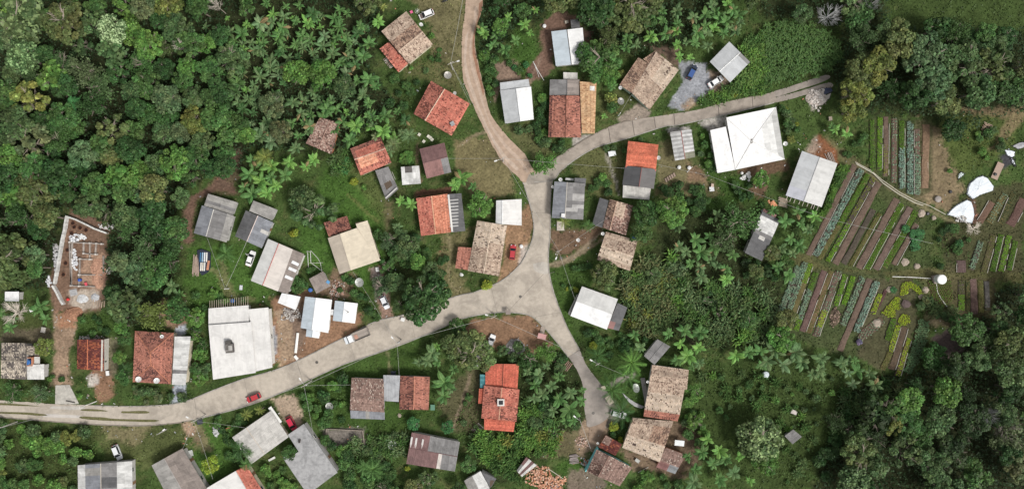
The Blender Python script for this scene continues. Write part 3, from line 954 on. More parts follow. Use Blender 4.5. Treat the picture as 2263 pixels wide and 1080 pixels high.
def house(key, name, label, cat, blocks, wall=(.55, .5, .44), doors=1, short=None, extra_z=0.0):
    """blocks: ('G', corners, spec, spec[, f0, f1, ze, zr]) gable | ('M', corners, spec[, zl, zh]) single slope (first edge low)
    | ('Y', corners, apex, spec x4[, ze, zr]) hipped to a point or ridge | ('P', [plane quads with heights]) | ('F', poly, z, colour) flat slab"""
    allp = [p for b in blocks for p in b[1]]
    cx = sum(p[0] for p in allp) / len(allp)
    cy = sum(p[1] for p in allp) / len(allp)
    root = thing(name, label, cat, P(cx, cy, 0))
    HOUSES[key] = (root, cx, cy)
    walls_done = 0
    for b in blocks:
        k, c = b[0], b[1]
        kw = b[-1] if isinstance(b[-1], dict) else {}
        occupy(c)
        deck = MB()
        planes, ridges, wpoly = [], [], []
        if k == 'G':
            f0, f1 = kw.get('f', (.5, .5))
            ze = kw.get('ze', 2.7)
            tile = (b[2] if isinstance(b[2], str) else b[2][0]) in TILE
            m0 = (lerp(c[0][0], c[3][0], f0), lerp(c[0][1], c[3][1], f0))
            m1 = (lerp(c[1][0], c[2][0], f1), lerp(c[1][1], c[2][1], f1))
            span = math.hypot(c[0][0] - c[3][0], c[0][1] - c[3][1]) * S * max(f0, 1 - f0)
            zr = kw.get('zr', ze + span * (.27 if tile else .12))
            e = [P(x, y, ze) for x, y in c]
            r0, r1 = P(m0[0], m0[1], zr), P(m1[0], m1[1], zr)
            planes.append(plane(b[2], [e[0], e[1], r1, r0], None, deck))
            planes.append(plane(b[3], [e[3], e[2], r1, r0], None, deck))
            ridges.append((r0, r1))
            wpoly = [e[0], e[1], r1, e[2], e[3], r0]
        elif k == 'M':
            zl, zh = kw.get('z', (2.4, 3.0))
            e = [P(c[0][0], c[0][1], zl), P(c[1][0], c[1][1], zl), P(c[2][0], c[2][1], zh), P(c[3][0], c[3][1], zh)]
            planes.append(plane(b[2], e, None, deck))
            wpoly = e
        elif k == 'Y':
            ze, zr = kw.get('z', (2.8, 4.3))
            e = [P(x, y, ze) for x, y in c]
            ap = b[2]                      # two ridge ends: first serves the edge 3-0 side, second the edge 1-2 side
            a0, a1 = P(ap[0][0], ap[0][1], zr), P(ap[-1][0], ap[-1][1], zr)
            sp = b[3]
            planes.append(plane(sp[0], [e[0], e[1], a1, a0], None, deck))
            planes.append(plane(sp[1], [e[1], e[2], a1, a1], None, deck))
            planes.append(plane(sp[2], [e[2], e[3], a0, a1], None, deck))
            planes.append(plane(sp[3], [e[3], e[0], a0, a0], None, deck))
            if (a0 - a1).length > .3:
                ridges.append((a0, a1))
            ridges += [(e[0], a0), (e[1], a1), (e[2], a1), (e[3], a0)]
            wpoly = e
        elif k == 'F':
            z = kw.get('z', 3.0)
            q = [P(x, y, z) for x, y in c]
            deck.prism([(p.x, p.y) for p in q], z - .18, z, b[2])
            wpoly = [p + Vector((0, 0, -.1)) for p in q]
        roof = deck.build('roof', M_CONC if k == 'F' else M_WOOD, root)
        for typ, q, patches, sd_ in planes:
            if typ in TILE:
                lay_tiles(q, typ, roof, patches, sd_)
            else:
                lay_sheets(q, typ, roof, patches, sd_)
        rc = kw.get('ridge')
        if rc is not False:
            for a, bb in ridges:
                t0 = planes[0][0]
                col = rc or (tuple(min(.8, x * 1.12) for x in TILE[t0][0][0]) if t0 in TILE else tuple(x * .94 for x in SHEETS[t0][0]))
                m = MB()
                n = max(1, int((bb - a).length / .45)) if t0 in TILE else 1
                for i in range(n):
                    p0, p1 = lerp(a, bb, i / n), lerp(a, bb, (i + 1) / n)
                    m.tube([p0 + Vector((0, 0, .04)), p1 + Vector((0, 0, .06))], .13 if t0 in TILE else .10, 6, jc(col, .12))
                rcap = m.build('ridge_cap', M_TILE if t0 in TILE else M_PAINTSHEET, roof)
        # walls under the roof, set back from the eaves
        if kw.get('posts'):
            g = Vector((sum(p.x for p in wpoly), sum(p.y for p in wpoly), 0)) / len(wpoly)
            for p in wpoly:
                d = Vector((p.x - g.x, p.y - g.y, 0))
                w = p - d.normalized() * .35
                m = MB()
                m.box((w.x, w.y, (p.z - .14) / 2), (.14, .14, p.z - .14), 0, (.22, .18, .14))
                m.build('post', M_WOOD, root)
        else:
            g = Vector((sum(p.x for p in wpoly), sum(p.y for p in wpoly), 0)) / len(wpoly)
            ins = kw.get('inset', .42)
            W = []
            for p in wpoly:
                d = Vector((p.x - g.x, p.y - g.y, 0))
                W.append((p.x - d.x / max(d.length, .1) * ins * 1.3, p.y - d.y / max(d.length, .1) * ins * 1.3, p.z - .16))
            m = MB()
            m.prism([(p[0], p[1]) for p in W], 0.0, [p[2] for p in W], jc(kw.get('wall', wall), .05))
            m.build('wall', M_PLASTER, root)
            # openings on the two longest walls
            n = len(W)
            ar = sum(W[i][0] * W[(i + 1) % n][1] - W[(i + 1) % n][0] * W[i][1] for i in range(n))
            ed = sorted(range(n), key=lambda i: -math.hypot(W[(i + 1) % n][0] - W[i][0], W[(i + 1) % n][1] - W[i][1]))[:2]
            for e_i, i in enumerate(ed):
                a, bb = Vector(W[i]), Vector(W[(i + 1) % n])
                L = math.hypot(bb.x - a.x, bb.y - a.y)
                if L < 3.2 or min(a.z, bb.z) < 2.15:
                    continue
                ang = math.atan2(bb.y - a.y, bb.x - a.x)
                out = Vector((bb.y - a.y, a.x - bb.x, 0)).normalized() * (1 if ar > 0 else -1)
                slots = [.28, .72] if e_i == 0 else [.5]
                for t in slots:
                    c0 = Vector((lerp(a.x, bb.x, t), lerp(a.y, bb.y, t), 0)) + out * .03
                    if e_i == 0 and t == .28 and walls_done < doors:
                        walls_done += 1
                        m = MB()
                        m.box((c0.x, c0.y, 1.02), (.86, .09, 2.02), ang, (.20, .12, .07))
                        d_ = m.build('door', M_WOOD, root)
                        h_ = MB()
                        hp = c0 + out * .07 + Vector((math.cos(ang), math.sin(ang), 0)) * .33
                        h_.box((hp.x, hp.y, 1.0), (.12, .05, .04), ang, (.5, .5, .5))
                        h_.build('handle', M_METAL, d_)
                    else:
                        m = MB()
                        m.box((c0.x, c0.y, 1.5), (1.2, .10, 1.0), ang, (.62, .6, .56))
                        w_ = m.build('window', M_PAINTSHEET, root)
                        c1 = c0 + out * .045
                        for sx in (-.28, .28):
                            m = MB()
                            m.box((c1.x + math.cos(ang) * sx, c1.y + math.sin(ang) * sx, 1.5), (.5, .03, .84), ang, (.03, .04, .05))
                            m.build('pane', M_GLASS, w_)
    return root

def q4(s):
    return pp(s)
W_WHITE, W_GREEN, W_BRICK, W_GREY, W_CREAM = (.62, .61, .58), (.40, .5, .42), (.38, .17, .10), (.42, .41, .40), (.58, .52, .40)
ROOFDIRT = (.16, .15, .14)
h1 = house('h1', 'house', 'large house with weathered tan tiled roof beside the white car at the top', 'house', [
    ('G', q4("843,70 898,26 956,98 903,141"), ('tan', [(.0, 1, .55, 1, 'tandark')]), 'tan', dict(f=(.62, .62))),
    ('M', q4("839,108 881,160 902,141 859,93"), ('orange', [(.0, .5, 0, 1, 'orangesoot')]), dict(z=(2.3, 2.75)))], W_CREAM)
house('h2', 'house', 'square house with orange tiled roof and a small grey chimney on its lower corner', 'house', [
    ('G', q4("914,252 953,179 1038,229 998,300"), 'orangesoot', ('orange', [(.0, .12, .0, .5, 'orangesoot')]), dict(f=(.3, .35), ridge=(.62, .47, .36)))], W_CREAM)
house('h3', 'house', 'orange tiled house with brown roof border and salmon middle, above a broken lean-to', 'house', [
    ('G', q4("774,329 841,303 865,359 797,388"), ('orange', [(0, 1, 0, .28, 'redbrown'), (0, .12, 0, 1, 'redbrown'), (.78, 1, .28, 1, 'orangesoot')]),
     ('orangesoot', [(.07, .68, .38, 1, 'salmon')]), dict(f=(.40, .45), ridge=(.6, .42, .33))),
    ('M', q4("853,441 880,417 858,368 829,377"), ('fib', [(.15, .85, .28, .5, 'none'), (0, 1, .5, 1, 'fib')]), dict(z=(2.1, 2.6), wall=W_GREY))], W_CREAM)
house('h4', 'house', 'house with dark purple brown sheet roof and one grey corner, near five cream stools', 'house', [
    ('G', q4("927,330 982,316 997,380 943,394"), 'brownm', ('brownm2', [(.66, 1, 0, 1, 'fib')]), dict(f=(.48, .48)))], W_GREY)
house('h5', 'shed', 'small square shed with whitish metal roof and a black hole', 'shed', [
    ('M', q4("889,408 930,405 926,366 886,369"), ('whitedirty', [(.2, .55, .72, .95, (.10, .09, .085))]), dict(z=(2.4, 2.8)))], W_GREY)  # dark sheet colour paints the shade inside the hole
house('h6', 'hut', 'hut with brown and pink tiled roof half hidden among banana plants', 'hut', [
    ('G', q4("676,317 707,260 751,271 732,341"), 'pinkbrown', 'pinkbrown', dict(f=(.5, .5), zr=3.6))], W_BRICK)
house('h7', 'house', 'narrow white metal roofed house with dark ridge gap, partly under a big leafy tree', 'house', [
    ('G', q4("1229,146 1219,70 1287,62 1294,140"), 'galvblue', 'white', dict(f=(.52, .50), ridge=(.07, .065, .06))),
    ('M', q4("1261,44 1263,63 1282,62 1280,42"), 'fibdark', dict(z=(2.0, 2.2), wall=W_WHITE))], W_WHITE)
house('h8', 'house', 'white metal roofed house with stepped top end, right of the dirt road', 'house', [
    ('G', q4("1117,273 1106,200 1173,192 1179,264"), 'galv', ('white', [(0, 1, 0, .0, 'white')]), dict(f=(.52, .5))),
    ('M', q4("1107,199 1106,183 1168,175 1171,192"), 'galv', dict(z=(2.5, 2.5)))], W_WHITE)
house('h9', 'house', 'house roofed in grey sheets above brick red tiles beside pale orange tiles', 'house', [
    ('G', q4("1284,304 1286,212 1215,211 1212,303"), 'red', ('red', [(0, 1, 0, .2, 'redbrown')]), dict(f=(.49, .49), ridge=(.16, .07, .05))),
    ('G', q4("1280,210 1280,176 1216,176 1215,210"), 'fibbrown', 'fib', dict(f=(.42, .42), ze=2.75, ridge=(.10, .10, .105))),
    ('M', q4("1245,175 1276,176 1276,161 1245,160"), 'paleg', dict(z=(2.3, 2.5))),
    ('M', q4("1314,295 1318,183 1281,180 1286,295"), ('tannew', [(.84, .93, .12, .4, (.75, .74, .72))]), dict(z=(2.5, 3.2)))], W_WHITE)
house('h10', 'house', 'big tan tiled house with spotted roof beside the grey gravel yard', 'house', [
    ('M', q4("1369,188 1411,127 1438,145 1396,206"), 'tandark', dict(z=(2.7, 3.7))),
    ('M', q4("1435,243 1500,155 1450,114 1396,206"), ('tan', [(.5, 1, 0, .62, 'tanlight')]), dict(z=(2.6, 3.75), wall=W_GREEN)),
    ('M', q4("1422,131 1448,113 1453,118 1437,146"), 'tandark', dict(z=(3.1, 3.7), inset=.8))], W_GREEN)
house('h11', 'carport', 'carport with light grey metal roof and white ridge strip at the gravel yard', 'carport', [
    ('G', q4("1569,137 1612,93 1657,137 1613,182"), 'galv', ('galv', [(.88, .96, .2, .5, (.2, .2, .2))]), dict(f=(.47, .53), ridge=(.78, .78, .77), posts=True))], W_GREY)
house('h12', 'house', 'largest white hipped roof house, with streaky grey dirt along its right side', 'house', [
    ('Y', q4("1605,260 1715,237 1734,352 1625,375"), [(1661, 312)], ['brighthip', ('brighthip', [(0, 1, .2, .42, (.66, .66, .65)), (0, 1, 0, .2, (.46, .46, .45))]), 'brighthip', 'brighthip'], dict(z=(3.0, 3.14), ridge=(.66, .655, .645))),
    ('M', q4("1586,382 1570,288 1604,280 1625,375"), 'bright', dict(z=(2.6, 2.95)))], W_WHITE)
house('h13', 'carport', 'open carport roofed with striped translucent sheets and a thin red ridge line', 'carport', [
    ('G', q4("1492,355 1481,292 1527,286 1536,347"), 'clear', ('clear', [(0, .2, 0, 1, (.24, .24, .18))]),
     dict(f=(.5, .52), ridge=(.36, .12, .10), posts=True))], W_GREY)
house('h14', 'house', 'house whose bright orange roof is crossed by a black gable', 'house', [
    ('G', q4("1388,312 1455,320 1449,381 1382,373"), 'neworange', 'neworange', dict(f=(.48, .46), ze=2.7, zr=3.9)),
    ('G', q4("1376,408 1382,366 1450,374 1444,417"), 'black', ('black', [(0, 1, 0, 1, (.105, .10, .10))]), dict(f=(.53, .53), ze=2.8, zr=4.1, ridge=(.26, .10, .09))),
    ('M', q4("1376,436 1435,441 1438,416 1377,409"), 'paleg', dict(z=(2.3, 2.75)))], W_WHITE)
house('h15', 'house', 'grey sheet roofed house with several pale strips, at the bend where the roads meet', 'house', [
    ('G', q4("1220,481 1226,401 1292,405 1288,485"), 'bluegrey', ('fib', [(.33, .42, 0, .5, (.42, .41, .40)), (.5, .58, 0, .5, (.38, .37, .36)), (.62, .7, .05, .5, (.36, .35, .34)), (.2, .28, .45, 1, (.40, .39, .38))]),
     dict(f=(.42, .41), ridge=(.50, .47, .42))),
    ('M', q4("1295,394 1293,412 1269,410 1270,393"), 'fibdark', dict(z=(2.3, 2.5)))], W_GREY)
house('h16', 'house', 'pinkish brown tiled house with a dark grey lean-to on one side', 'house', [
    ('G', q4("1332,503 1348,440 1399,454 1383,520"), ('tandark', [(0, .45, 0, 1, 'pinkbrown')]), ('pinkbrown', [(.5, 1, .4, 1, 'tan')]), dict(f=(.3, .3))),
    ('M', q4("1309,496 1326,437 1345,443 1331,503"), 'fibdark', dict(z=(2.1, 2.6)))], W_GREY)
house('h17', 'house', 'tan tiled house with dotted dark tiles, beside the round olive tree', 'house', [
    ('G', q4("1339,512 1409,531 1392,598 1319,573"), 'tan', ('tan', [(0, 1, .3, 1, 'tanlight')]), dict(f=(.5, .52)))], W_CREAM)
house('h18', 'house', 'pale grey sheet roofed house with a narrow brown slot, next to the wide junction', 'house', [
    ('G', q4("1286,633 1365,661 1341,727 1261,697"), 'greyw', ('white', [(.60, .95, .80, .95, (.12, .07, .055))]), dict(f=(.5, .5), ridge=(.6, .6, .59))),
    ('M', q4("1367,730 1386,679 1365,669 1342,724"), ('fibdark', [(0, .3, .5, 1, 'brownm2')]), dict(z=(2.2, 2.6))),
    ('M', q4("1256,694 1277,650 1281,652 1262,697"), 'fib', dict(z=(2.2, 2.5), inset=.15))], W_WHITE)
house('h19', 'house', 'orange tiled house with a striped grey lean-to along its right side', 'house', [
    ('G', q4("931,521 920,438 989,428 997,513"), 'orange', 'terra', dict(f=(.48, .48), ridge=(.62, .38, .25))),
    ('M', q4("1028,510 1019,427 991,429 999,513"), 'fibdark', dict(z=(2.2, 2.7)))], W_CREAM)
house('h20', 'house', 'white sheet roofed building beside the leafy yellow green tree and the main road', 'house', [
    ('G', q4("1096,494 1097,443 1152,440 1152,498"), 'white', ('offwhite', [(0, 1, .3, .55, (.5, .5, .49))]), dict(f=(.24, .24)))], W_WHITE)
house('h21', 'house', 'long pale tan tiled house next to the parked red car, with a dull red annex', 'house', [
    ('G', q4("1034,598 1055,487 1120,498 1103,610"), ('tanlight', [(0, .5, 0, 1, 'tan')]), ('tan', [(.6, 1, 0, 1, 'tanlight')]), dict(f=(.5, .5))),
    ('M', q4("1006,592 1013,545 1042,547 1036,597"), 'red', dict(z=(2.2, 2.6)))], W_WHITE)
house('h22', 'house', 'cream sheet roofed house with a small dark red tiled annex on the lawn', 'house', [
    ('G', q4("751,605 725,526 790,503 840,575"), 'creamdark', 'cream', dict(f=(.27, .40), ridge=(.5, .45, .37))),
    ('M', q4("840,575 812,487 785,492 790,505"), 'cream', dict(z=(2.75, 3.05), inset=.6)),
    ('M', q4("715,492 767,477 776,505 727,524"), 'redbrown', dict(z=(2.1, 2.5)))], W_CREAM)
house('h23', 'house', 'grey corrugated roof house with a back section, beside the bare red earth cutting', 'house', [
    ('G', q4("429,515 447,454 516,476 500,535"), 'bluegrey', ('fib', [(0, 1, 0, .2, 'fiblight')]), dict(f=(.37, .37), ridge=(.60, .58, .54))),
    ('M', q4("514,475 524,447 460,428 451,454"), ('fiblight', [(.3, .6, 0, 1, 'fib')]), dict(z=(2.3, 2.9)))], W_GREY)
house('h24', 'house', 'dark grey sheet roofed house with patched pale back, near the open doored car', 'house', [
    ('G', q4("520,522 544,465 603,491 578,548"), 'fibdark', ('bluegrey', [(.45, .6, .2, .6, 'paleg'), (.8, .95, .3, .7, 'paleg')]), dict(f=(.44, .44), ridge=(.60, .5, .46))),
    ('M', q4("601,487 612,463 560,443 551,466"), ('fiblight', [(.2, .4, 0, 1, 'paleg'), (.65, .8, 0, 1, 'fib')]), dict(z=(2.3, 2.9)))], W_GREY)
house('h25', 'house', 'long pale roofed house with red ridge line and three white panels in its grey strip', 'house', [
    ('G', q4("555,620 593,528 647,551 614,643"), 'greyw', 'pinkish', dict(f=(.43, .43), ridge=(.48, .15, .13))),
    ('M', q4("636,649 672,561 647,551 615,643"), 'fibbrown', dict(z=(2.3, 2.7)))], W_WHITE)
house('h26', 'shed', 'small white metal roof shed at the corner of the long pale house', 'shed', [
    ('M', q4("614,668 654,684 664,655 623,647"), 'white', dict(z=(2.2, 2.5)))], W_GREY)
house('h27b', 'shed', 'small square shed with weathered brownish sheet roof and a blue patch', 'shed', [
    ('M', q4("699,648 731,631 714,599 683,616"), 'fibbrown', dict(z=(2.2, 2.5)))], W_GREY)
house('h27', 'house', 'larger of the two bright white gabled houses, with a stepped front end near the road', 'house', [
    ('G', q4("665,724 675,655 733,662 725,735"), 'galvblue', 'bright', dict(f=(.40, .40), ridge=(.62, .64, .66))),
    ('G', q4("676,743 678,727 707,732 705,747"), 'galvblue', 'bright', dict(f=(.45, .45), ze=2.6))], W_WHITE)
house('h28', 'house', 'smaller of the two bright white gabled houses, linked by a little canopy', 'house', [
    ('G', q4("736,708 741,664 790,670 784,714"), 'galvblue', 'bright', dict(f=(.42, .42), ridge=(.62, .64, .66))),
    ('M', q4("728,695 742,696 742,684 729,683"), 'white', dict(z=(2.4, 2.4), posts=True))], W_WHITE)
h29 = house('h29', 'house', 'biggest off-white roofed house, with a dark roof tower and a row of rafters', 'house', [
    ('M', q4("564,818 602,809 593,679 549,683"), 'offwhite', dict(z=(2.9, 2.95))),
    ('M', q4("471,836 565,821 555,711 461,718"), 'offwhite', dict(z=(3.2, 3.7))),
    ('M', q4("461,719 550,712 549,674 461,681"), 'offwhite', dict(z=(3.1, 2.9)))], W_WHITE)
house('h30', 'house', 'hipped red tiled house with white dishes on it and a white metal side roof', 'house', [
    ('Y', q4("294,843 299,731 384,735 378,848"), [(334, 806), (332, 779)], ['red', 'redbrown', 'red', 'redbrown'], dict(z=(2.8, 4.4), ridge=(.45, .19, .12))),
    ('M', q4("410,850 421,743 386,743 380,849"), ('whitedirty', [(.25, .32, 0, 1, 'fib')]), dict(z=(2.3, 2.75)))], W_CREAM)
house('h31', 'house', 'small dark red tiled house with orange flecks beside the dirt driveway', 'house', [
    ('G', q4("171,815 171,750 230,749 230,818"), 'darkred', ('darkred', [(.0, 1, .2, 1, 'darkred')]), dict(f=(.38, .38), ridge=(.50, .17, .09)))], W_BRICK)
house('h32', 'house', 'mottled grey and cream tiled house with a blue tank in its brick recess', 'house', [
    ('G', q4("2,757 58,758 58,838 2,835"), 'soot', 'soot', dict(f=(.5, .5))),
    ('M', q4("88,765 87,784 59,784 59,763"), 'soot', dict(z=(2.3, 2.6))),
    ('M', q4("60,837 98,837 98,804 60,805"), ('whitedirty', [(0, 1, 0, 1, (.60, .595, .58))]), dict(z=(2.2, 2.5)))], W_GREY)
house('h33', 'shed', 'small shed with pale whitish roof at the left edge above the bare branched tree', 'shed', [
    ('M', q4("11,664 42,665 42,644 11,644"), 'white', dict(z=(2.2, 2.5)))], W_GREY)
house('h34', 'house', 'house with patchy grey and white sheet roof at the bottom below the parked white car', 'house', [
    ('G', q4("173,1027 174,1092 292,1092 291,1018"), ('bluegrey', [(0, 1, 0, .33, 'whitedirty'), (.15, .4, .4, 1, 'fiblight')]), ('fib', [(0, 1, 0, .45, 'whitedirty'), (.5, .8, .5, 1, 'fibdark')]), dict(f=(.42, .42), ridge=(.45, .41, .35)))], W_GREY)
house('h35', 'house', 'brownish grey corrugated gabled house at the bottom edge, behind the lime green tree', 'house', [
    ('G', q4("376,1106 336,1027 403,990 460,1085"), 'fiblight', 'fibbrown', dict(f=(.42, .40), ridge=(.40, .37, .35)))], W_GREY)
house('h36', 'house', 'house at the bottom edge with one white sheet slope and one orange tiled slope', 'house', [
    ('G', q4("500,1146 456,1078 544,1026 592,1102"), 'offwhite', ('terra', [(.0, 1, 0, 1, 'orange')]), dict(f=(.70, .74), ridge=(.45, .42, .40)))], W_CREAM)
house('h37', 'house', 'pale grey sheet roofed house with a broken dark strip, beside the road and red car', 'house', [
    ('G', q4("556,1024 514,965 598,907 637,965"), ('paleg', [(0, 1, 0, .18, 'fib')]), 'paleg', dict(f=(.36, .36), ridge=(.55, .49, .42)))], W_CREAM)
house('h38', 'house', 'flat concrete roofed house with mottled grey slab, below the dark pink parked car', 'house', [
    ('F', q4("671,936 636,960 660,997 639,1011 633,1005 625,1011 680,1092 746,1043"), (.34, .34, .345), dict(z=3.2, inset=.2))], W_GREY)
house('h39', 'house', 'long house with brown tiles, a grey metal middle and a red tiled wing', 'house', [
    ('G', q4("777,834 848,837 849,910 773,905"), 'brown', 'brown', dict(f=(.5, .53))),
    ('M', q4("775,923 850,926 850,910 774,906"), ('bluegrey', [(.45, .6, 0, 1, 'fiblight')]), dict(z=(2.1, 2.5))),
    ('M', q4("849,884 881,886 884,829 847,828"), ('bluegrey', [(0, 1, 0, 1, (.36, .37, .39))]), dict(z=(2.6, 2.9))),
    ('G', q4("883,904 885,830 950,832 947,905"), 'redbrown', 'red', dict(f=(.48, .48), ridge=(.48, .22, .15)))], W_GREY)
house('h40', 'house', 'maroon and grey sheet roofed house with three white skylight strips', 'house', [
    ('G', q4("910,955 1016,976 1005,1040 898,1023"), ('brownm', [(.4, 1, 0, 1, 'fib')]),
     ('brownm', [(.72, 1, 0, 1, 'fib'), (.58, .66, .2, .8, 'pinkish')]), dict(f=(.5, .5)))], W_GREY)
house('h41', 'house', 'bright orange red house in three stepped roofs with a square skylight and teal awning', 'house', [
    ('G', q4("1073,852 1073,803 1147,804 1143,862"), 'newred', 'newred', dict(f=(.53, .53), ze=2.6, zr=3.3, ridge=(.2, .07, .05))),
    ('M', q4("1057,891 1059,858 1074,858 1073,891"), 'newred', dict(z=(2.2, 2.5))),
    ('M', q4("1070,948 1135,953 1139,926 1070,924"), 'newred', dict(z=(2.3, 2.8))),
    ('G', q4("1064,923 1070,851 1148,860 1141,931"), ('orangesoot', [(0, .3, 0, 1, 'orange')]), ('orange', [(0, .45, 0, 1, 'orangesoot')]), dict(f=(.5, .5), ze=2.9, zr=4.2, ridge=(.62, .36, .25)))], W_CREAM)
house('h42', 'house', 'tall tan tiled house with a brick red lower tile strip, beside the fallen sheet', 'house', [
    ('G', q4("1441,806 1522,817 1518,860 1434,850"), 'tan', 'tan', dict(f=(.5, .48), ze=3.0, zr=3.9)),
    ('M', q4("1424,904 1502,915 1513,858 1434,850"), ('tan', [(0, 1, 0, .7, 'tanlight')]), dict(z=(2.5, 3.0))),
    ('M', q4("1422,919 1497,930 1503,914 1424,904"), ('red', [(0, 1, 0, 1, 'red')]), dict(z=(2.2, 2.45)))], W_WHITE)
house('h43', 'house', 'cream tan tiled house sloping towards the bottom, right of the round lime green bush', 'house', [
    ('G', q4("1399,923 1488,930 1458,1020 1375,988"), ('tan', [(.55, 1, .3, 1, 'tandark')]), ('tanlight', [(.2, .3, .4, .55, (.1, .07, .06)), (.5, .58, .3, .45, (.1, .07, .06))]), dict(f=(.55, .62)))], W_CREAM)
house('h44', 'shed', 'brown tiled shed with a pink and grey sheet edge below the cream tan roof', 'shed', [
    ('M', q4("1450,1031 1492,1046 1516,1004 1471,988"), ('brown', [(0, .55, 0, .3, (.26, .14, .13)), (.4, .55, 0, .3, (.55, .33, .31)), (.55, 1, 0, .3, (.25, .26, .27))]), dict(z=(2.2, 2.9)))], W_BRICK)
house('h45', 'house', 'dark brown and pink tiled house with a turquoise side wall below the lane', 'house', [
    ('M', q4("1323,987 1339,961 1375,981 1360,1006"), ('darkred', [(.4, 1, 0, .4, 'brown')]), dict(z=(2.5, 3.1))),
    ('G', q4("1297,1041 1319,992 1397,1032 1369,1073"), ('pinkbrown', [(.5, 1, 0, 1, 'brown')]), 'brown', dict(f=(.35, .35), wall=(.25, .60, .62)))], W_BRICK)
house('h46', 'shed', 'broken shed with maroon sheets and two long white strips beside the orange rubble', 'shed', [
    ('M', q4("1142,1038 1154,1052 1186,1027 1163,1009"), ('brownm', [(.35, .6, .1, .9, (.66, .65, .63)), (.75, .95, .1, .9, (.6, .59, .57)), (0, .3, 0, .4, 'fib')]), dict(z=(2.0, 2.3)))], W_BRICK)
house('h47', 'house', 'grey white sheet roof half covered by trees at the bottom edge', 'house', [
    ('G', q4("1040,1092 1026,1061 1062,1040 1082,1078"), ('whitedirty', [(.0, 1, .3, .6, 'fiblight')]), 'whitedirty', dict(f=(.5, .5))),
    ('M', q4("1086,1074 1096,1056 1064,1041 1083,1077"), 'fibdark', dict(z=(2.2, 2.8), inset=.2))], W_GREY)
house('h48', 'shed', 'small dark grey corrugated shed among banana plants above the tall tan tiled house', 'shed', [
    ('G', q4("1423,786 1453,749 1481,765 1446,805"), 'fib', 'fib', dict(f=(.5, .5)))], W_WHITE)
house('h49', 'shed', 'little lone shed with dark grey roof on the meadow', 'shed', [
    ('M', q4("1734,962 1752,980 1772,964 1753,948"), 'fib', dict(z=(1.7, 2.1)))], W_GREY)
house('h50', 'shed', 'long dark shed with whitish upper half and a red strip, under a feathery tree', 'shed', [
    ('M', q4("1683,576 1723,486 1685,467 1646,558"), ('fibdark', [(.5, .62, 0, 1, 'fib'), (.62, .95, 0, 1, 'whitedirty'), (.44, .5, .2, .7, 'paleg')]), dict(z=(2.2, 2.6))),
    ('M', q4("1688,461 1716,475 1713,481 1686,467"), 'brownm2', dict(z=(2.0, 2.1), inset=.1))], W_GREY)
house('h51', 'barn', 'pale grey panel roofed barn with protruding poles beside the vegetable beds', 'barn', [
    ('G', q4("1737,432 1773,334 1850,361 1815,457"), ('galv', [(0, .2, 0, 1, (.42, .43, .48))]), ('greyw', [(.1, .35, .55, 1, 'pinkish')]), dict(f=(.5, .5), ridge=(.42, .42, .42), posts=True, zr=3.0))], W_WHITE)

# ---- roof-top pieces that belong to their houses
def on_house(key, name, mb, material):
    return mb.build(name, material, HOUSES[key][0])

m = MB(); c = P(1000, 274, 3.4); m.box(c, (.9, .9, 1.1), .5, (.27, .28, .29)); m.box(c + Vector((0, 0, .6)), (1.1, 1.1, .1), .5, (.33, .34, .35))
on_house('h2', 'chimney', m, M_CONC)
m = MB(); c = P(1107, 888, 4.3)
for sx, sy, lx, ly in ((0, .75, 1.9, .35), (0, -.75, 1.9, .35), (.78, 0, .35, 1.15), (-.78, 0, .35, 1.15)):
    m.box(c + Vector((sx, sy, 0)), (lx, ly, 1.0), 0, (.62, .60, .57))
o_ = on_house('h41', 'skylight', m, M_PLASTER)
m = MB(); m.box(c, (1.2, 1.15, .7), 0, (.03, .03, .035)); m.build('pane', M_GLASS, o_)
for i in range(6):
    m = MB(); c = P(1068.5, 829.5 + i * 4.9, 2.3); m.box(c, (1.9, .58, .07), -.04, (.05, .19, .22) if i % 2 else (.09, .27, .30), pitch=-.12); on_house('h41', 'awning_panel', m, M_PAINTSHEET)
# roof tower of the biggest off-white house
m = MB()
for (px, py, lx, ly, z, cc) in ((505, 756, 1.4, .9, 4.2, (.09, .085, .08)), (508, 769, 2.0, 2.4, 4.3, (.16, .15, .14))):
    m.box(P(px, py, z), (lx, ly, 1.2), .08, cc)
m.box(P(509, 768, 5.0), (1.0, 1.3, .18), .08, (.42, .41, .39)); m.box(P(505, 774, 5.0), (1.8, .25, .15), .08, (.36, .34, .32)); m.box(P(516, 768, 5.0), (.25, 2.1, .15), .08, (.10, .09, .09))
on_house('h29', 'roof_tower', m, M_CONC)
for i in range(18):
    m = MB(); c = P(463.5 + i * 4.95, 677 - i * .55, 2.8); m.box((c.x, c.y + .35, 2.75), (.10, 2.5, .14), 0, (.36, .31, .25)); on_house('h29', 'rafter', m, M_WOOD)
for px, py in ((1739, 437), (1747, 440), (1756, 443), (1767, 446), (1775, 449), (1785, 451), (1794, 455), (1799, 456), (1807, 459)):
    m = MB(); c = P(px, py, 2.6); m.tube([c + Vector((.2, .5, .0)), c + Vector((-.25, -.7, -.05))], .08, 5, (.62, .56, .48)); on_house('h51', 'roof_pole', m, M_WOOD)
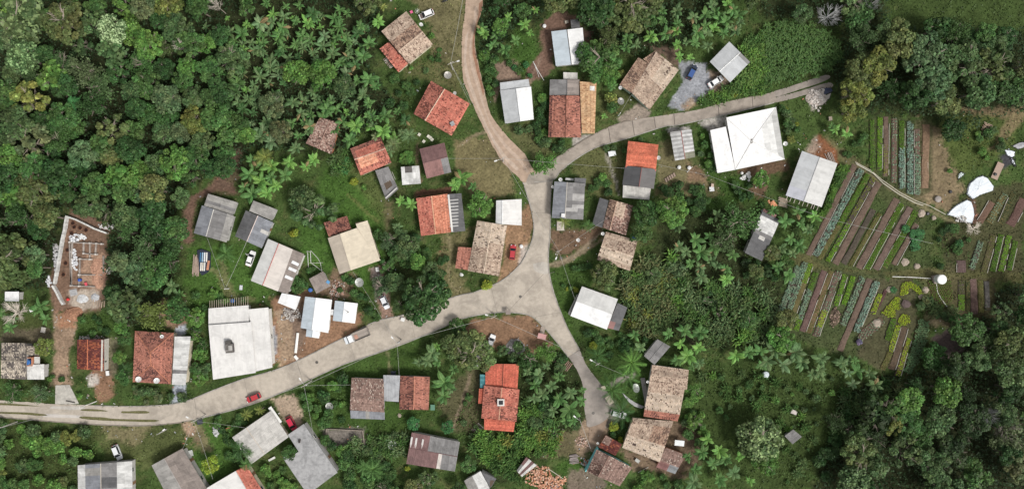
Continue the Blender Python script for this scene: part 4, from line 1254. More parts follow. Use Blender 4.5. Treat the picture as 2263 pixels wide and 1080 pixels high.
# small details: pale box on the pale orange tile roof, tank recess
m = MB()
for dx, dy, lx, ly in ((-1.1, 0, .18, 2.3), (1.1, 0, .18, 2.3), (0, 1.1, 2.4, .18), (0, -1.1, 2.4, .18)):
    m.box(P(69, 797, 1.4) + Vector((dx, dy, 0)), (lx, ly, 2.8), 0, (.50, .23, .14))
on_house('h32', 'brick_recess', m, M_PLASTER)
m = MB(); m.box(P(82, 795, 2.4), (1.5, 1.8, .1), 0, (.62, .61, .58)); on_house('h32', 'flat_roof', m, M_CONC)
m = MB(); m.box(P(232, 783, 1.6), (.35, 8.5, 3.0), -.02, (.55, .53, .48)); on_house('h31', 'side_wall', m, M_PLASTER)
for k in range(6):
    m = MB(); a = lerp(Vector((846, 396, 0)), Vector((870, 388, 0)), k / 5); c = P(a.x, a.y, 2.35); m.box(c, (.10, 2.3, .12), .42, (.42, .40, .37)); on_house('h3', 'batten', m, M_WOOD)
m = MB(); c = P(663, 974, 3.3)
for k in range(5):
    m.tube([c + Vector((rnd.uniform(-.5, .5), rnd.uniform(-.6, .6), -.1)), c + Vector((rnd.uniform(-.4, .4), rnd.uniform(-.5, .5), .5))], .12, 5, (.10, .085, .08))
on_house('h38', 'rebar_stub', m, M_METAL)
def strip(key, x0, y0, x1, y1, w, z, col, name='skylight_strip'):
    a, b = P(x0, y0, z[0]), P(x1, y1, z[1])
    d = (b - a).normalized()
    n = Vector((-d.y, d.x, 0)).normalized() * (w / 2)
    up = Vector((0, 0, .05))
    m = MB()
    t = [a - n + up, b - n + up, b + n + up, a + n + up]
    m.face(t, col)
    for i in range(4):
        j = (i + 1) % 4
        m.face([t[i] - up * 1.6, t[j] - up * 1.6, t[j], t[i]], col)
    on_house(key, name, m, M_PAINTSHEET)
for x in (0, 10.2, 24.5):
    strip('h40', 910.6 + x, 964.8 + x * .2, 907 + x, 988 + x * .25, .48, (2.98, 3.18), (.58, .56, .54))
for k in range(9):
    strip('h19', 1013, 441 + k * 7.2, 994, 442.5 + k * 7.2, .36, (2.57, 2.83), (.40, .395, .39))
strip('h19', 991, 430, 999.5, 512, .5, (2.95, 2.95), (.66, .65, .62), 'flashing')
strip('h3', 852, 438, 877, 415, .35, (2.75, 2.75), (.50, .49, .47), 'loose_board')
for a_ in ((645, 578, 660, 585), (638, 592, 655, 599), (630, 610, 647, 617)):
    strip('h25', *a_, .8, (2.68, 2.48), (.70, .71, .73))
strip('h27b', 722, 621, 728, 625, .8, (2.45, 2.4), (.10, .28, .50), 'patch')
# ------------------------------------------------------------------ vehicles
def loft(m, stations, col, close=True):
    """stations: list of rings (same count) of points"""
    for i in range(len(stations) - 1):
        a, b = stations[i], stations[i + 1]
        n = len(a)
        for k in range(n):
            q = (k + 1) % n
            m.face([a[k], b[k], b[q], a[q]], col)
    if close:
        m.face(stations[0], col)
        m.face(stations[-1][::-1], col)

def car(px, py, ang, col, label, L=4.15, W=1.72, kind='hatch', hood=None, roofcol=None, door_open=False, name='parked_car', cat='car', z=0.0):
    root = thing(name, label, cat, P(px, py, z), 'cars and trucks of the village', math.radians(ang))
    glass = (.02, .024, .03)
    def B(mb, nm, ma, par=None, smooth=False):
        o = bpy.data.objects.new(nm, mb.mesh(nm, ma, (0, 0, 0), smooth))
        COL.objects.link(o)
        o.parent = par or root
        return o
    sedan = kind == 'sedan'
    h = L / 2
    def ring(x, w, zt, zs=.62, zb=.24):
        return [(x, -w * .93, zb), (x, -w, zs), (x, -w * .88, zt), (x, w * .88, zt), (x, w, zs), (x, w * .93, zb)]
    w = W / 2
    st = [ring(h, w * .62, .52, .46), ring(h - .10, w * .84, .66, .52), ring(h - .40, w * .97, .76), ring(h - 1.05, w, .86), ring(0.1, w, .92), ring(-h + .9, w, .93),
          ring(-h + .3, w * .98, .90 if sedan else .94), ring(-h + .08, w * .90, .78), ring(-h, w * .75, .60, .5)]
    m = MB(); loft(m, st, col)
    if hood:
        m.face([(h - .34, -w * .80, .79), (h - .34, w * .80, .79), (h - 1.0, w * .82, .875), (h - 1.0, -w * .82, .875)], hood)
    body = B(m, 'body', M_PAINT, smooth=False)
    # glasshouse: windscreen, side windows, rear window, roof
    xf0, xf1 = h - 1.02, h - 1.72
    xr1, xr0 = (-h + 1.25, -h + .72) if sedan else (-h + .62, -h + .22)
    zr, wb, wt = (1.44 if not sedan else 1.42), w * .90, w * .72
    zb = .88
    def gl(pts, nm):
        mm = MB()
        c = sum((Vector(p) for p in pts), Vector()) / len(pts)
        nrm = (Vector(pts[1]) - Vector(pts[0])).cross(Vector(pts[2]) - Vector(pts[0])).normalized() * .03
        t = [Vector(p) + nrm for p in pts]
        mm.face(t, glass)
        mm.face([Vector(p) - nrm for p in pts][::-1], glass)
        for i in range(len(pts)):
            j = (i + 1) % len(pts)
            mm.face([Vector(pts[i]) - nrm, Vector(pts[j]) - nrm, t[j], t[i]], glass)
        return B(mm, nm, M_GLASS)
    gl([(xf0, -wb, zb), (xf0, wb, zb), (xf1, wt, zr - .02), (xf1, -wt, zr - .02)], 'windscreen')
    gl([(xr0, wb, zb), (xr0, -wb, zb), (xr1, -wt, zr - .02), (xr1, wt, zr - .02)], 'rear_window')
    for s in (1, -1):
        p = [(xf0 - .12, s * wb, zb), (xr0 + .1, s * wb, zb), (xr1 - .02, s * wt, zr - .03), (xf1 + .02, s * wt, zr - .03)]
        gl(p if s < 0 else p[::-1], 'side_window')
    m = MB()
    rc = roofcol or col
    m.prism([(xf1 + .04, -wt - .02), (xr1 - .05, -wt - .02), (xr1 - .05, wt + .02), (xf1 + .04, wt + .02)], zr - .05, zr + .03, rc)
    for s in (1, -1):      # pillars
        m.tube([(xf0 - .02, s * wb, zb), (xf1 + .02, s * (wt + .02), zr - .01)], .045, 4, col)
        m.tube([(xr0 + .02, s * wb, zb), (xr1 - .02, s * (wt + .02), zr - .01)], .06, 4, col)
    B(m, 'car_roof', M_PAINT)
    for sx in (h - .82, -h + .78):
        for s in (1, -1):
            m = MB()
            M = Matrix.Translation((sx, s * (w - .14), .31)) @ Matrix.Rotation(math.pi / 2, 4, 'X')
            m.lathe((0, 0, 0), [(.31, -.10), (.31, .10)], 12, (.02, .02, .02), M)
            wh = B(m, 'wheel', M_RUBBER)
            m = MB(); m.lathe((0, 0, 0), [(.18, -.115), (.18, .115)], 8, (.35, .35, .36), M); B(m, 'rim', M_METAL, wh)
    for s in (1, -1):
        m = MB(); m.box((h - .13, s * w * .62, .63), (.18, .34, .14), s * -.25, (.75, .76, .78)); B(m, 'headlight', M_GLASS)
        m = MB(); m.box((-h + .07, s * w * .68, .72), (.14, .28, .16), s * .2, (.35, .02, .02)); B(m, 'tail_light', M_GLASS)
        m = MB(); m.box((xf0 - .25, s * (w + .09), .95), (.12, .16, .11), 0, col); B(m, 'mirror', M_PAINT)
    if door_open:
        m = MB(); m.box((h - 1.5, w + .42, .72), (.95, .07, .75), math.radians(68), col); B(m, 'open_door', M_PAINT)
    m = MB(); m.box((h + .01, 0, .42), (.10, W * .7, .12), 0, (.04, .04, .04)); m.box((-h + .0, 0, .42), (.10, W * .75, .12), 0, (.04, .04, .04)); B(m, 'bumper', M_PLASTIC)
    occupy([(px - 14, py - 14), (px + 14, py - 14), (px + 14, py + 14), (px - 14, py + 14)])
    return root

CW, CR, CS = (.80, .80, .80), (.43, .035, .045), (.70, .72, .75)
car(943, 34, 203, CW, 'white car with dark scuffed hood beside the large tan roof house', hood=(.13, .10, .09), L=4.3)
car(1528, 161, 62, (.025, .035, .06), 'dark blue car parked on the grey gravel yard', roofcol=(.035, .085, .26), L=4.4)
car(1580, 182, 33, CW, 'white sedan half under the light grey carport at the gravel yard', kind='sedan', L=4.6)
car(1133, 557, 84, CR, 'red car parked beside the long pale tan tiled house', L=4.1)
car(556, 571, 70, CW, 'white sedan with its door open beside the long pale sheet roof', kind='sedan', L=4.4, door_open=True)
car(851, 667, -66, CS, 'silver white car on the brick driveway under a grey green tree', L=3.9)
car(562, 877, 202, CR, 'red car standing at the edge of the main road', L=4.1)
car(646, 934, -62, (.52, .02, .06), 'pinkish red car on the dirt yard beside the flat concrete roof', L=4.3)
car(262, 997, -68, CS, 'white car parked on dry grass above the patchy grey roof at the bottom', L=4.3)
car(1085, 754, 70, CW, 'white car with dark sunroof half under the olive tree on bare earth', roofcol=(.42, .43, .44))
car(1054, 796, 70, CW, 'white car almost hidden below the olive tree behind the orange red roof')
car(1366, 913, -14, (.76, .78, .81), 'pale silver car under the palm fronds at the end of the lane', L=4.5)

# flatbed truck on the main road
tr = thing('truck', 'white truck with an empty weathered wooden flatbed driving on the main road', 'truck', P(791, 741, .05), 'cars and trucks of the village', math.radians(203))
def trB(mb, nm, ma):
    o = bpy.data.objects.new(nm, mb.mesh(nm, ma)); COL.objects.link(o); o.parent = tr; return o
m = MB()
loft(m, [[(3.6, -.9, .4), (3.6, -.95, .9), (3.58, -.9, 1.25), (3.58, .9, 1.25), (3.6, .95, .9), (3.6, .9, .4)], [(2.75, -1.08, .4), (2.75, -1.1, 1.0), (2.75, -1.02, 1.42), (2.75, 1.02, 1.42), (2.75, 1.1, 1.0), (2.75, 1.08, .4)], [(1.15, -1.1, .4), (1.15, -1.1, 1.0), (1.15, -1.05, 1.45), (1.15, 1.05, 1.45), (1.15, 1.1, 1.0), (1.15, 1.1, .4)]], (.72, .76, .80))
trB(m, 'cab', M_PAINT)
m = MB(); m.prism([(2.35, -.92), (2.35, .92), (1.1, .95), (1.1, -.95)], 2.05, 2.14, (.78, .79, .80)); m.box((1.2, 0, 1.7), (.12, 1.95, .75), 0, (.74, .76, .78)); trB(m, 'cab_roof', M_PAINT)
m = MB(); m.face([(2.82, -1.0, 1.44), (2.82, 1.0, 1.44), (2.36, .90, 2.05), (2.36, -.90, 2.05)], (.03, .04, .06)); m.face([(2.36, -.9, 2.04), (2.36, .9, 2.04), (2.79, 1.0, 1.43), (2.79, -1.0, 1.43)], (.03, .04, .06)); trB(m, 'windscreen', M_GLASS)
for s in (1, -1):
    m = MB(); m.box((1.9, s * 1.0, 1.72), (1.0, .06, .5), 0, (.03, .035, .04)); trB(m, 'side_window', M_GLASS)
    m = MB(); m.box((2.7, s * 1.25, 1.6), (.08, .25, .35), 0, (.05, .05, .05)); trB(m, 'mirror', M_PLASTIC)
    m = MB(); m.box((3.6, s * .7, .85), (.06, .3, .2), 0, (.8, .8, .78)); trB(m, 'headlight', M_GLASS)
    m = MB(); m.box((-1.25, s * 1.16, 1.35), (4.55, .07, .5), 0, (.36, .33, .30)); trB(m, 'side_board', M_WOOD)
m = MB(); m.box((-1.25, 0, .95), (4.6, 2.2, .14), 0, (.2, .17, .15)); trB(m, 'frame', M_METAL)
for k in range(9):
    m = MB(); m.box((-1.25, -1.03 + k * .257, 1.05), (4.5, .235, .06), 0, jc((.36, .315, .28), .14)); trB(m, 'bed_plank', M_WOOD)
m = MB(); m.box((-3.5, 0, 1.3), (.07, 2.3, .5), 0, (.30, .27, .25)); trB(m, 'tailgate', M_WOOD)
m = MB(); m.box((1.0, 0, 1.5), (.10, 2.3, .9), 0, (.5, .48, .46)); trB(m, 'headboard', M_WOOD)
m = MB(); m.box((.3, .1, 1.13), (.9, 1.2, .1), .1, (.45, .26, .2)); trB(m, 'bed_mat', M_WOOD)
for sx in (2.4, -1.9, -2.7):
    for s in (1, -1):
        m = MB(); m.lathe((0, 0, 0), [(.42, -.14), (.42, .14)], 12, (.02, .02, .02), Matrix.Translation((sx, s * .92, .42)) @ Matrix.Rotation(math.pi / 2, 4, 'X')); trB(m, 'wheel', M_RUBBER)
occupy(pp("762,735 815,720 822,745 768,762"))

def motorbike(px, py, ang, label, col=(.03, .03, .035)):
    root = thing('motorcycle', label, 'motorcycle', P(px, py), None, math.radians(ang))
    def B(mb, nm, ma):
        o = bpy.data.objects.new(nm, mb.mesh(nm, ma)); COL.objects.link(o); o.parent = root
    for x in (.65, -.65):
        m = MB(); m.lathe((0, 0, 0), [(.31, -.05), (.31, .05)], 12, (.02, .02, .02), Matrix.Translation((x, 0, .31)) @ Matrix.Rotation(math.pi / 2, 4, 'X')); B(m, 'wheel', M_RUBBER)
    m = MB(); m.tube([(.65, 0, .4), (.45, 0, .85), (-.1, 0, .75), (-.65, 0, .6)], [.05, .13, .17, .1], 6, col); m.box((0, 0, .45), (.5, .28, .35), 0, (.12, .12, .12)); B(m, 'frame', M_PAINT)
    m = MB(); m.box((-.35, 0, .82), (.7, .26, .1), 0, (.03, .03, .03)); B(m, 'seat', M_RUBBER)
    m = MB(); m.tube([(.42, -.36, 1.0), (.5, 0, 1.0), (.42, .36, 1.0)], .025, 5, (.6, .6, .6)); B(m, 'handlebar', M_METAL)
motorbike(984, 4, 20, 'black motorcycle parked on the dry yard at the top edge')
motorbike(1107, 772, 75, 'dark motorcycle standing on bare earth beside the grey rubble mound', (.04, .045, .08))

# ------------------------------------------------------------------ satellite dishes
def dish(px, py, r, z, label, col=(.50, .50, .48), tilt=20, az=60, mesh=True, ring=None, group=None):
    root = thing('satellite_dish', label, 'satellite dish', P(px, py, z), 'satellite dishes of the village')
    zc = r * .55 + .25
    R = Matrix.Translation((0, 0, zc)) @ Matrix.Rotation(math.radians(az), 4, 'Z') @ Matrix.Rotation(math.radians(tilt), 4, 'Y')
    def B(mb, nm, ma, smooth=False):
        o = bpy.data.objects.new(nm, mb.mesh(nm, ma, (0, 0, 0), smooth)); COL.objects.link(o); o.parent = root
    m = MB()
    prof = [(r * t, .34 * r * t * t) for t in (.02, .25, .5, .75, 1.0)]
    m.lathe((0, 0, 0), prof + [(r * 1.0, .34 * r - .03)] + [(a, b - .03) for a, b in prof[::-1]], 22, col, R)
    B(m, 'reflector', M_METAL)
    if mesh:
        for k in range(10):
            a = k * math.pi / 5
            m = MB(); m.tube([R @ Vector((r * t * math.cos(a), r * t * math.sin(a), .34 * r * t * t + .02)) for t in (.05, .5, 1)], .03, 4, (.36, .36, .35)); B(m, 'rib', M_METAL)
    m = MB()
    for a in (0, 2.1, 4.2):
        m.tube([R @ Vector((r * .8 * math.cos(a), r * .8 * math.sin(a), .34 * r * .64)), R @ Vector((0, 0, r * .72))], .022, 4, (.42, .42, .42))
    B(m, 'strut', M_METAL)
    m = MB(); m.lathe((0, 0, 0), [(.10, -.12), (.12, .1)], 8, (.3, .3, .3), R @ Matrix.Translation((0, 0, r * .74))); B(m, 'feed_horn', M_METAL)
    m = MB(); m.tube([(0, 0, 0), (0, 0, zc)], .06, 6, (.42, .42, .42)); B(m, 'mast', M_METAL)
    return root

BIGD = (.36, .36, .34)
dish(990, 169, 1.05, 0, 'large grey mesh dish between the orange square house and the street lamp pole', (.46, .44, .41), 12, 40)
dish(1370, 226, 1.0, 0, 'large grey mesh dish beside the yellow green bush near the spotted tan roof', BIGD, 18, 20)
dish(797, 623, 1.25, 0, 'large mesh dish on the lawn below the cream sheet roofed house', (.52, .54, .51), 12, 200)
dish(868, 980, 1.15, 0, 'large mesh dish near the maroon roofed house', (.50, .52, .50), 14, 20)
dish(731, 896, 1.15, 0, 'large pale mesh dish on the grass left of the brown tiled house', (.55, .56, .52), 14, 160)
dish(1402, 856, 1.25, 0, 'large mesh dish on the lawn beside the tall tan tiled house', (.42, .46, .42), 40, 30)
WD = (.80, .80, .79)
for (px, py, r, z, lab) in ((309, 837, .75, 3.0, 'white dish on the lower left corner of the hipped red roof'), (349, 840, .75, 3.0, 'white dish on the lower middle edge of the hipped red roof'),
        (360, 743, .5, 3.1, 'small white dish near the top of the hipped red roof'), (931, 57, .55, 2.6, 'white dish on the edge of the large weathered tan roof'),
        (1371, 195, .5, 2.4, 'white dish at the left corner of the spotted tan roof'), (1455, 349, .55, 2.6, 'white dish at the right edge of the bright orange roof'),
        (1734, 318, .6, 2.8, 'white dish on the right edge of the largest white roof'), (1239, 397, .55, 2.6, 'white dish at the top corner of the grey roof at the bend'),
        (1222, 413, .45, 1.5, 'small white dish between the road and the grey roof at the bend'), (1332, 516, .5, 2.5, 'white dish at the corner of the dotted tan roof'),
        (1278, 530, .55, 1.5, 'white dish on a post above the bare earth beside the lane'), (1006, 207, .5, 2.6, 'white dish on the right edge of the orange square roof'),
        (1321, 977, .35, 2.7, 'tiny white dish on the dark tiled roof beside the lane'), (1431, 842, .4, 2.6, 'small white dish on the left wall of the tall tan house')):
    dish(px, py, r, z, lab, WD, 28, -140 if px > 1000 else 40, mesh=False)

# ------------------------------------------------------------------ utility poles and wires
POLE_COL = (.46, .44, .41)
TOPS = {}
def pole(key, px, py, label, h=7.6, lamp=None, cross=0.9, tx=False, col=POLE_COL):
    root = thing('utility_pole', label, 'utility pole', P(px, py, 0), 'utility poles along the roads')
    base = P(px, py, 0)
    TOPS[key] = base + Vector((0, 0, h - .35))
    m = MB(); m.tube([base, base + Vector((0, 0, h))], [.17, .11], 8, col); m.build('shaft', M_CONC, root)
    if cross:
        m = MB(); m.box(base + Vector((0, 0, h - .4)), (2 * cross, .12, .14), .5, (.40, .37, .33)); m.build('crossarm', M_WOOD, root)
        for s in (-1, 0, 1):
            m = MB(); m.lathe(base + Vector((s * cross * .85 * math.cos(.5), s * cross * .85 * math.sin(.5), h - .33)), [(.05, 0), (.08, .1), (.03, .2)], 6, (.5, .48, .45)); m.build('insulator', M_PLASTIC, root)
    if lamp:
        a = math.radians(lamp)
        d = Vector((math.cos(a), math.sin(a), 0))
        m = MB(); m.tube([base + Vector((0, 0, h - 1)), base + d * .9 + Vector((0, 0, h - .6)), base + d * 1.9 + Vector((0, 0, h - .45))], .04, 5, (.6, .6, .6)); arm = m.build('lamp_arm', M_METAL, root)
        m = MB(); c = base + d * 2.05 + Vector((0, 0, h - .42)); m.box(c, (.75, .34, .14), a, (.72, .72, .71)); m.build('lamp_head', M_PAINTSHEET, root)
    if tx:
        m = MB(); m.lathe(base + Vector((.25, .1, h - 2.0)), [(.3, 0), (.3, .8), (.1, .95)], 10, (.38, .39, .40)); m.build('transformer', M_METAL, root)
pole('a', 1001, 155, 'street lamp pole with white lamp between the dirt road and the large mesh dish', lamp=15)
pole('b', 1112, 357, 'street lamp pole on the left verge of the dirt road near the junction', lamp=-160)
pole('c', 1231, 554, 'street lamp pole on bare earth by the lane below the grey roof at the bend', lamp=-110)
pole('d', 1093, 694, 'street lamp pole at the top of the bare earth plot by the junction', lamp=165)
pole('e', 689, 840, 'pole with transformer on the grassy kerb near the brown tiled house', lamp=120, tx=True)
pole('f', 887, 750, 'pole with transformer on the kerb opposite the big dark tree', lamp=130, tx=True)
pole('g', 455, 915, 'street lamp pole at the kerb above the dry front yard', lamp=150, tx=False)
pole('h', 213, 886, 'thick white leaning looking pole beside the concrete driveway', h=7.4, cross=0, col=(.72, .71, .68))
pole('i', 368, 948, 'thin pole with small lamp on the grass above the brownish grey gabled roof', h=5.2, lamp=35, cross=0)
pole('j', 38, 931, 'street lamp pole at the left end of the main road', lamp=150)
pole('k', 1314, 794, 'street lamp pole among palm fronds beside the lower lane', lamp=150, cross=.7)
pole('l', 1278, 918, 'street lamp pole at the left edge of the lane end', lamp=140, cross=0, h=6.5)
pole('m', 506, 637, 'short white gate post pole on the lawn near the row of rafters', h=3.0, cross=0, col=(.70, .69, .66))
pole('n', 1366, 256, 'short white post by the road beside the big spotted tan roof', h=4.2, cross=0, col=(.66, .66, .64))
pole('o', 1556, 391, 'wooden pole on bare earth between the striped carport and the dense brush', h=4.5, cross=0, col=(.5, .42, .36))
pole('p', 776, 687, 'small pole beside the bright white gabled house', h=5.0, cross=0)

def wire(a, b, label, sag=.5, r=.026, n=9, group='wires strung between the poles', col=(.40, .40, .38)):
    a = TOPS[a].copy() if isinstance(a, str) else Vector(a)
    b = TOPS[b].copy() if isinstance(b, str) else Vector(b)
    m = MB()
    pts = []
    for i in range(n + 1):
        t = i / n
        p = lerp(a, b, t)
        p.z -= sag * 4 * t * (1 - t)
        pts.append(p)
    m.tube(pts, r, 4, col, cap=False)
    tag(m.build('power_line', M_PLASTIC, None, tuple(a)), label, 'power line', group)
P3 = lambda x, y, z: P(x, y, z)
wire('j', 'h', 'wire along the left end of the main road')
wire('g', 'e', 'wire running along the kerb from the dry front yard towards the brown tiled house', .7)
wire('e', 'f', 'pale wire along the kerb between the two transformer poles', .6, .038)
wire('f', 'd', 'pale wire from the transformer pole to the bare earth plot at the junction', .6, .038)
wire('d', P3(1290, 790, 6.5), 'wire crossing the bare earth plot towards the lower lane', .7, .035)
wire('c', 'b', 'wire crossing the road junction beside the small spindly tree', .6)
wire('b', 'a', 'wire along the dirt road between two street lamp poles', .6)
wire('a', P3(1026, -20, 7), 'pale wire above the dry yard at the top', .5, .035)
wire('c', P3(1270, 660, 3.2), 'wire from the lane to the pale grey roof with brown slot', .3)
wire('c', P3(1345, 480, 3.2), 'wire from the lane to the pinkish brown tiled house', .3)
wire('a', P3(1040, 232, 3), 'wire from the lamp pole along the dirt road to the orange square house', .3)
wire('m', P3(545, 534, 3.2), 'pale wire from the lawn post to the dark grey patched roof', .25, .035)
wire('m', P3(457, 524, 3.0), 'thin wire from the lawn post to the house by the red earth cutting', .25)
wire('e', P3(700, 1010, 3.6), 'wire from the transformer pole across the garden to the bottom', .5)
wire('e', P3(775, 850, 3.2), 'wire from the garden up to the brown tiled house', .3)
wire('f', P3(882, 830, 3.2), 'wire from the kerb to the grey metal middle roof', .3)
wire('f', P3(780, 600, 3.6), 'wire crossing the main road to the cream roofed house', .5)
wire('g', P3(545, 945, 3.4), 'wire from the kerb to the pale grey broken roof', .3)
wire('g', P3(470, 1058, 4.0), 'wire from the kerb over the lime green tree', .4)
wire('g', P3(404, 990, 3.4), 'wire from the kerb to the brownish grey gabled roof', .3)
wire('b', P3(1380, 372, 3.2), 'wire crossing the junction to the orange and black roof', .4)
wire('b', P3(990, 350, 3.2), 'wire from the dirt road to the purple brown roof', .4)
wire('o', P3(1806, 476, 5.0), 'wire over the dark brush towards the barn', .6, .025)
wire(P3(1812, 479, 4.6), P3(2062, 538, 4.6), 'pale wire strung across the vegetable beds', .5, .03)
wire('o', P3(1452, 363, 3.0), 'wire from the wooden pole to the bright orange roof', .3)
wire('l', P3(1305, 990, 2.5), 'wire down to the lane end', .2, .045)
wire('n', P3(1395, 210, 3), 'wire between the short white post and the spotted tan roof', .2)
wire(P3(1395, 835, 4.5), 'k', 'wire among the palms to the tall tan tiled house', .4)

# ------------------------------------------------------------------ tanks, tables and other yard things
def tank(px, py, r, h, label, col, z=0.0, cat='water tank', lidcol=None, name='water_tank'):
    root = thing(name, label, cat, P(px, py, z))
    b = P(px, py, z)
    m = MB(); m.lathe(b, [(r * .88, 0), (r, h * .45), (r, h * .9), (r * 1.04, h * .92), (r * 1.04, h)], 18, col); m.build('tank', M_PLASTIC, root)
    m = MB(); m.lathe(b, [(r * 1.06, h + .01), (r * .9, h + .12), (r * .3, h + .22), (.01, h + .23)], 18, lidcol or col); m.build('lid', M_PLASTIC, root)
    return root
BLUE = (.03, .13, .38)
tank(66, 798, .75, 1.1, 'blue tank in the brick recess of the mottled roof house', BLUE, 1.6)
tank(517, 664, .55, 1.0, 'blue barrel beside the row of bare rafters', BLUE)
tank(688, 640, .55, 1.0, 'blue barrel beside the square brownish shed', (.05, .14, .42))
tank(1401, 526, .65, 1.0, 'blue barrel between the dotted tan roof and the green trees', (.02, .06, .25))
tank(1690, 826, .85, .9, 'pale blue grey round tank alone on the meadow', (.52, .58, .62))
tank(2071, 440, .85, .5, 'round grey basin at the path by the white plastic sheets', (.36, .34, .32), lidcol=(.28, .25, .23))
m = thing('water_tower', 'big white round tank at the centre of the vegetable beds', 'water tank', P(2068, 616))
b = P(2068, 616, 0)
mb = MB(); mb.lathe(b, [(1.15, .9), (1.25, 2.6), (1.3, 2.62), (1.3, 2.75)], 24, (.62, .64, .64)); mb.build('tank', M_PLASTIC, m)
mb = MB(); mb.lathe(b, [(1.32, 2.76), (1.15, 2.9), (.02, 3.0)], 24, (.80, .80, .80)); mb.build('lid', M_PLASTIC, m)
mb = MB(); mb.box(b + Vector((0, 0, .45)), (2.2, 2.2, .9), .2, (.36, .30, .27)); mb.build('plinth', M_CONC, m)

def pipe(pts, label, r=.07, col=(.70, .69, .66), name='pipe', cat='pipe', z=.12, ma=None):
    m = MB()
    q = [P(x, y, z) for x, y in pts]
    m.tube(q, r, 6, col)
    return tag(m.build(name, ma or M_PLASTIC, None, tuple(q[0])), label, cat)
pipe(pp("1972,611 2010,612 2057,615"), 'straight white pipe running from the big round tank between the beds', .11)
pipe(pp("2069,625 2072,645 2080,660 2093,677"), 'bent white pipe below the big round tank', .11)
pipe(pp("1892,362 1930,383 1952,405 1985,428 2020,447 2040,454"), 'long pale pipe along the path above the slanted beds', .13, (.52, .49, .40), z=.35)
pipe(pp("1890,358 1925,377 1950,398 1990,426 2025,444 2055,455 2090,474"), 'second pale pipe beside the path above the slanted beds', .10, (.50, .47, .38), z=.3)
pipe(pp("2043,306 2050,345 2051,380"), 'thin pale hose on the bare brown strip', .07, (.52, .47, .40))
pipe(pp("1178,136 1188,155 1202,178"), 'white pole lying on bare earth by the stepped white roof', .09)
pipe(pp("1180,140 1186,155 1191,171"), 'thinner white pole lying across on the bare earth', .06)
pipe(pp("653,779 655,762 658,735"), 'long white beam lying on the red earth beside the main road', .38, (.78, .77, .75))
pipe(pp("1212,1035 1232,1048 1247,1059"), 'long pale plank lying on grass beside the orange rubble', .11, (.48, .45, .36))
pipe(pp("1410,1043 1433,1031"), 'pale stick lying on grass below the cream tan roof', .08, (.52, .50, .44))
pipe(pp("203,1010 201,1018"), 'short post on the grass at the bottom left', .1, (.4, .38, .34))
pipe(pp("146,885 165,889"), 'dark bar lying across the concrete driveway', .14, (.08, .075, .07), z=.2)
pipe(pp("1518,381 1530,368"), 'pale pole beside the white round tub near the brush', .08)
pipe(pp("682,600 680,560 678,555 686,556 687,580 712,599"), 'kinked white boundary line on the lawn beside the long pale roof', .08)
pipe(pp("686,553 702,570 708,580 711,597"), 'black and white boundary tape across the lawn', .08, (.52, .52, .5))
pipe(pp("684,581 714,580"), 'short pale line on the lawn near the square brownish shed', .07, (.5, .55, .42))

def slab_thing(px, py, sx, sy, ang, label, col, h=.35, name='slab', cat='slab', z=0, ma=None):
    b = P(px, py, z)
    m = MB(); m.box(b + Vector((0, 0, h - .05)), (sx, sy, .1), math.radians(ang), col)
    o = thing(name, label, cat, b)
    m.build('top', ma or M_CONC, o)
    m = MB()
    for dx in (-.36, .36):
        for dy in (-.36, .36):
            p = b + Vector((dx * sx * math.cos(math.radians(ang)) - dy * sy * math.sin(math.radians(ang)), dx * sx * math.sin(math.radians(ang)) + dy * sy * math.cos(math.radians(ang)), (h - .1) / 2))
            m.box(p, (.1, .1, max(.02, h - .1)), math.radians(ang), jc((.3, .28, .26)))
    m.build('leg', M_WOOD, o)
    return o
ORD = ('topmost and separate', 'left one of the row of three', 'middle one of the row of three', 'right one of the row of three', 'lowest and separate')
for (px, py), od in zip(((927, 298), (947, 302), (951.5, 305), (955, 309), (937, 313)), ORD):
    slab_thing(px, py, .75, .8, -35, 'cream square stool above the purple brown roof, ' + od, (.62, .60, .52), .45, 'stool', 'stool')['group'] = 'cream square stools'
slab_thing(1352, 340, 2.0, 1.4, 12, 'white table top standing on grass left of the bright orange roof', (.72, .74, .76), .75, 'table', 'table', ma=M_PAINTSHEET)
slab_thing(1238.5, 499, 2.0, 2.6, 0, 'pale concrete slab at the roadside below the grey roof at the bend', (.56, .51, .45), .3)
slab_thing(1498, 974, 2.6, 1.5, -6, 'small white sheet canopy right of the cream tan roof', (.66, .69, .70), 1.9, 'canopy', 'canopy', ma=M_PAINTSHEET)
slab_thing(614, 912, 5.2, .95, -55, 'long narrow white canopy strip beside the pale grey broken roof', (.76, .76, .74), 2.2, 'canopy', 'canopy', ma=M_PAINTSHEET)
slab_thing(1123, 688, 1.35, 1.25, 2, 'small wooden box shelter at the junction kerb', (.25, .21, .19), 1.7, 'shelter', 'shelter', ma=M_WOOD)
slab_thing(1197, 741, 2.3, 1.5, -14, 'small pink roofed stand on bare earth beside the road', (.52, .28, .27), 1.9, 'stand', 'stand', ma=M_PAINTSHEET)
slab_thing(1199, 729, 1.2, 2.0, -10, 'narrow wooden ramp between the pink roofed stand and the road', (.33, .28, .24), .2, 'ramp', 'ramp', ma=M_WOOD)
slab_thing(1346, 882, 1.5, 2.4, 32, 'cream coloured gate slab beside the lane under palm fronds', (.62, .55, .43), .9, 'gate_slab', 'slab')
slab_thing(1333, 855, 1.2, 1.0, 20, 'small cream slab above the cream gate slab by the lane', (.62, .55, .45), .9, 'gate_slab', 'slab')
slab_thing(656, 789, 1.3, .8, -50, 'white cart frame with dark middle at the kerb of the main road', (.75, .74, .72), .6, 'cart', 'cart', ma=M_PAINTSHEET)
slab_thing(533, 635, .8, 1.3, -5, 'white blue sheet lying on the lawn near the long pale roof', (.62, .64, .68), .2, 'board', 'board')
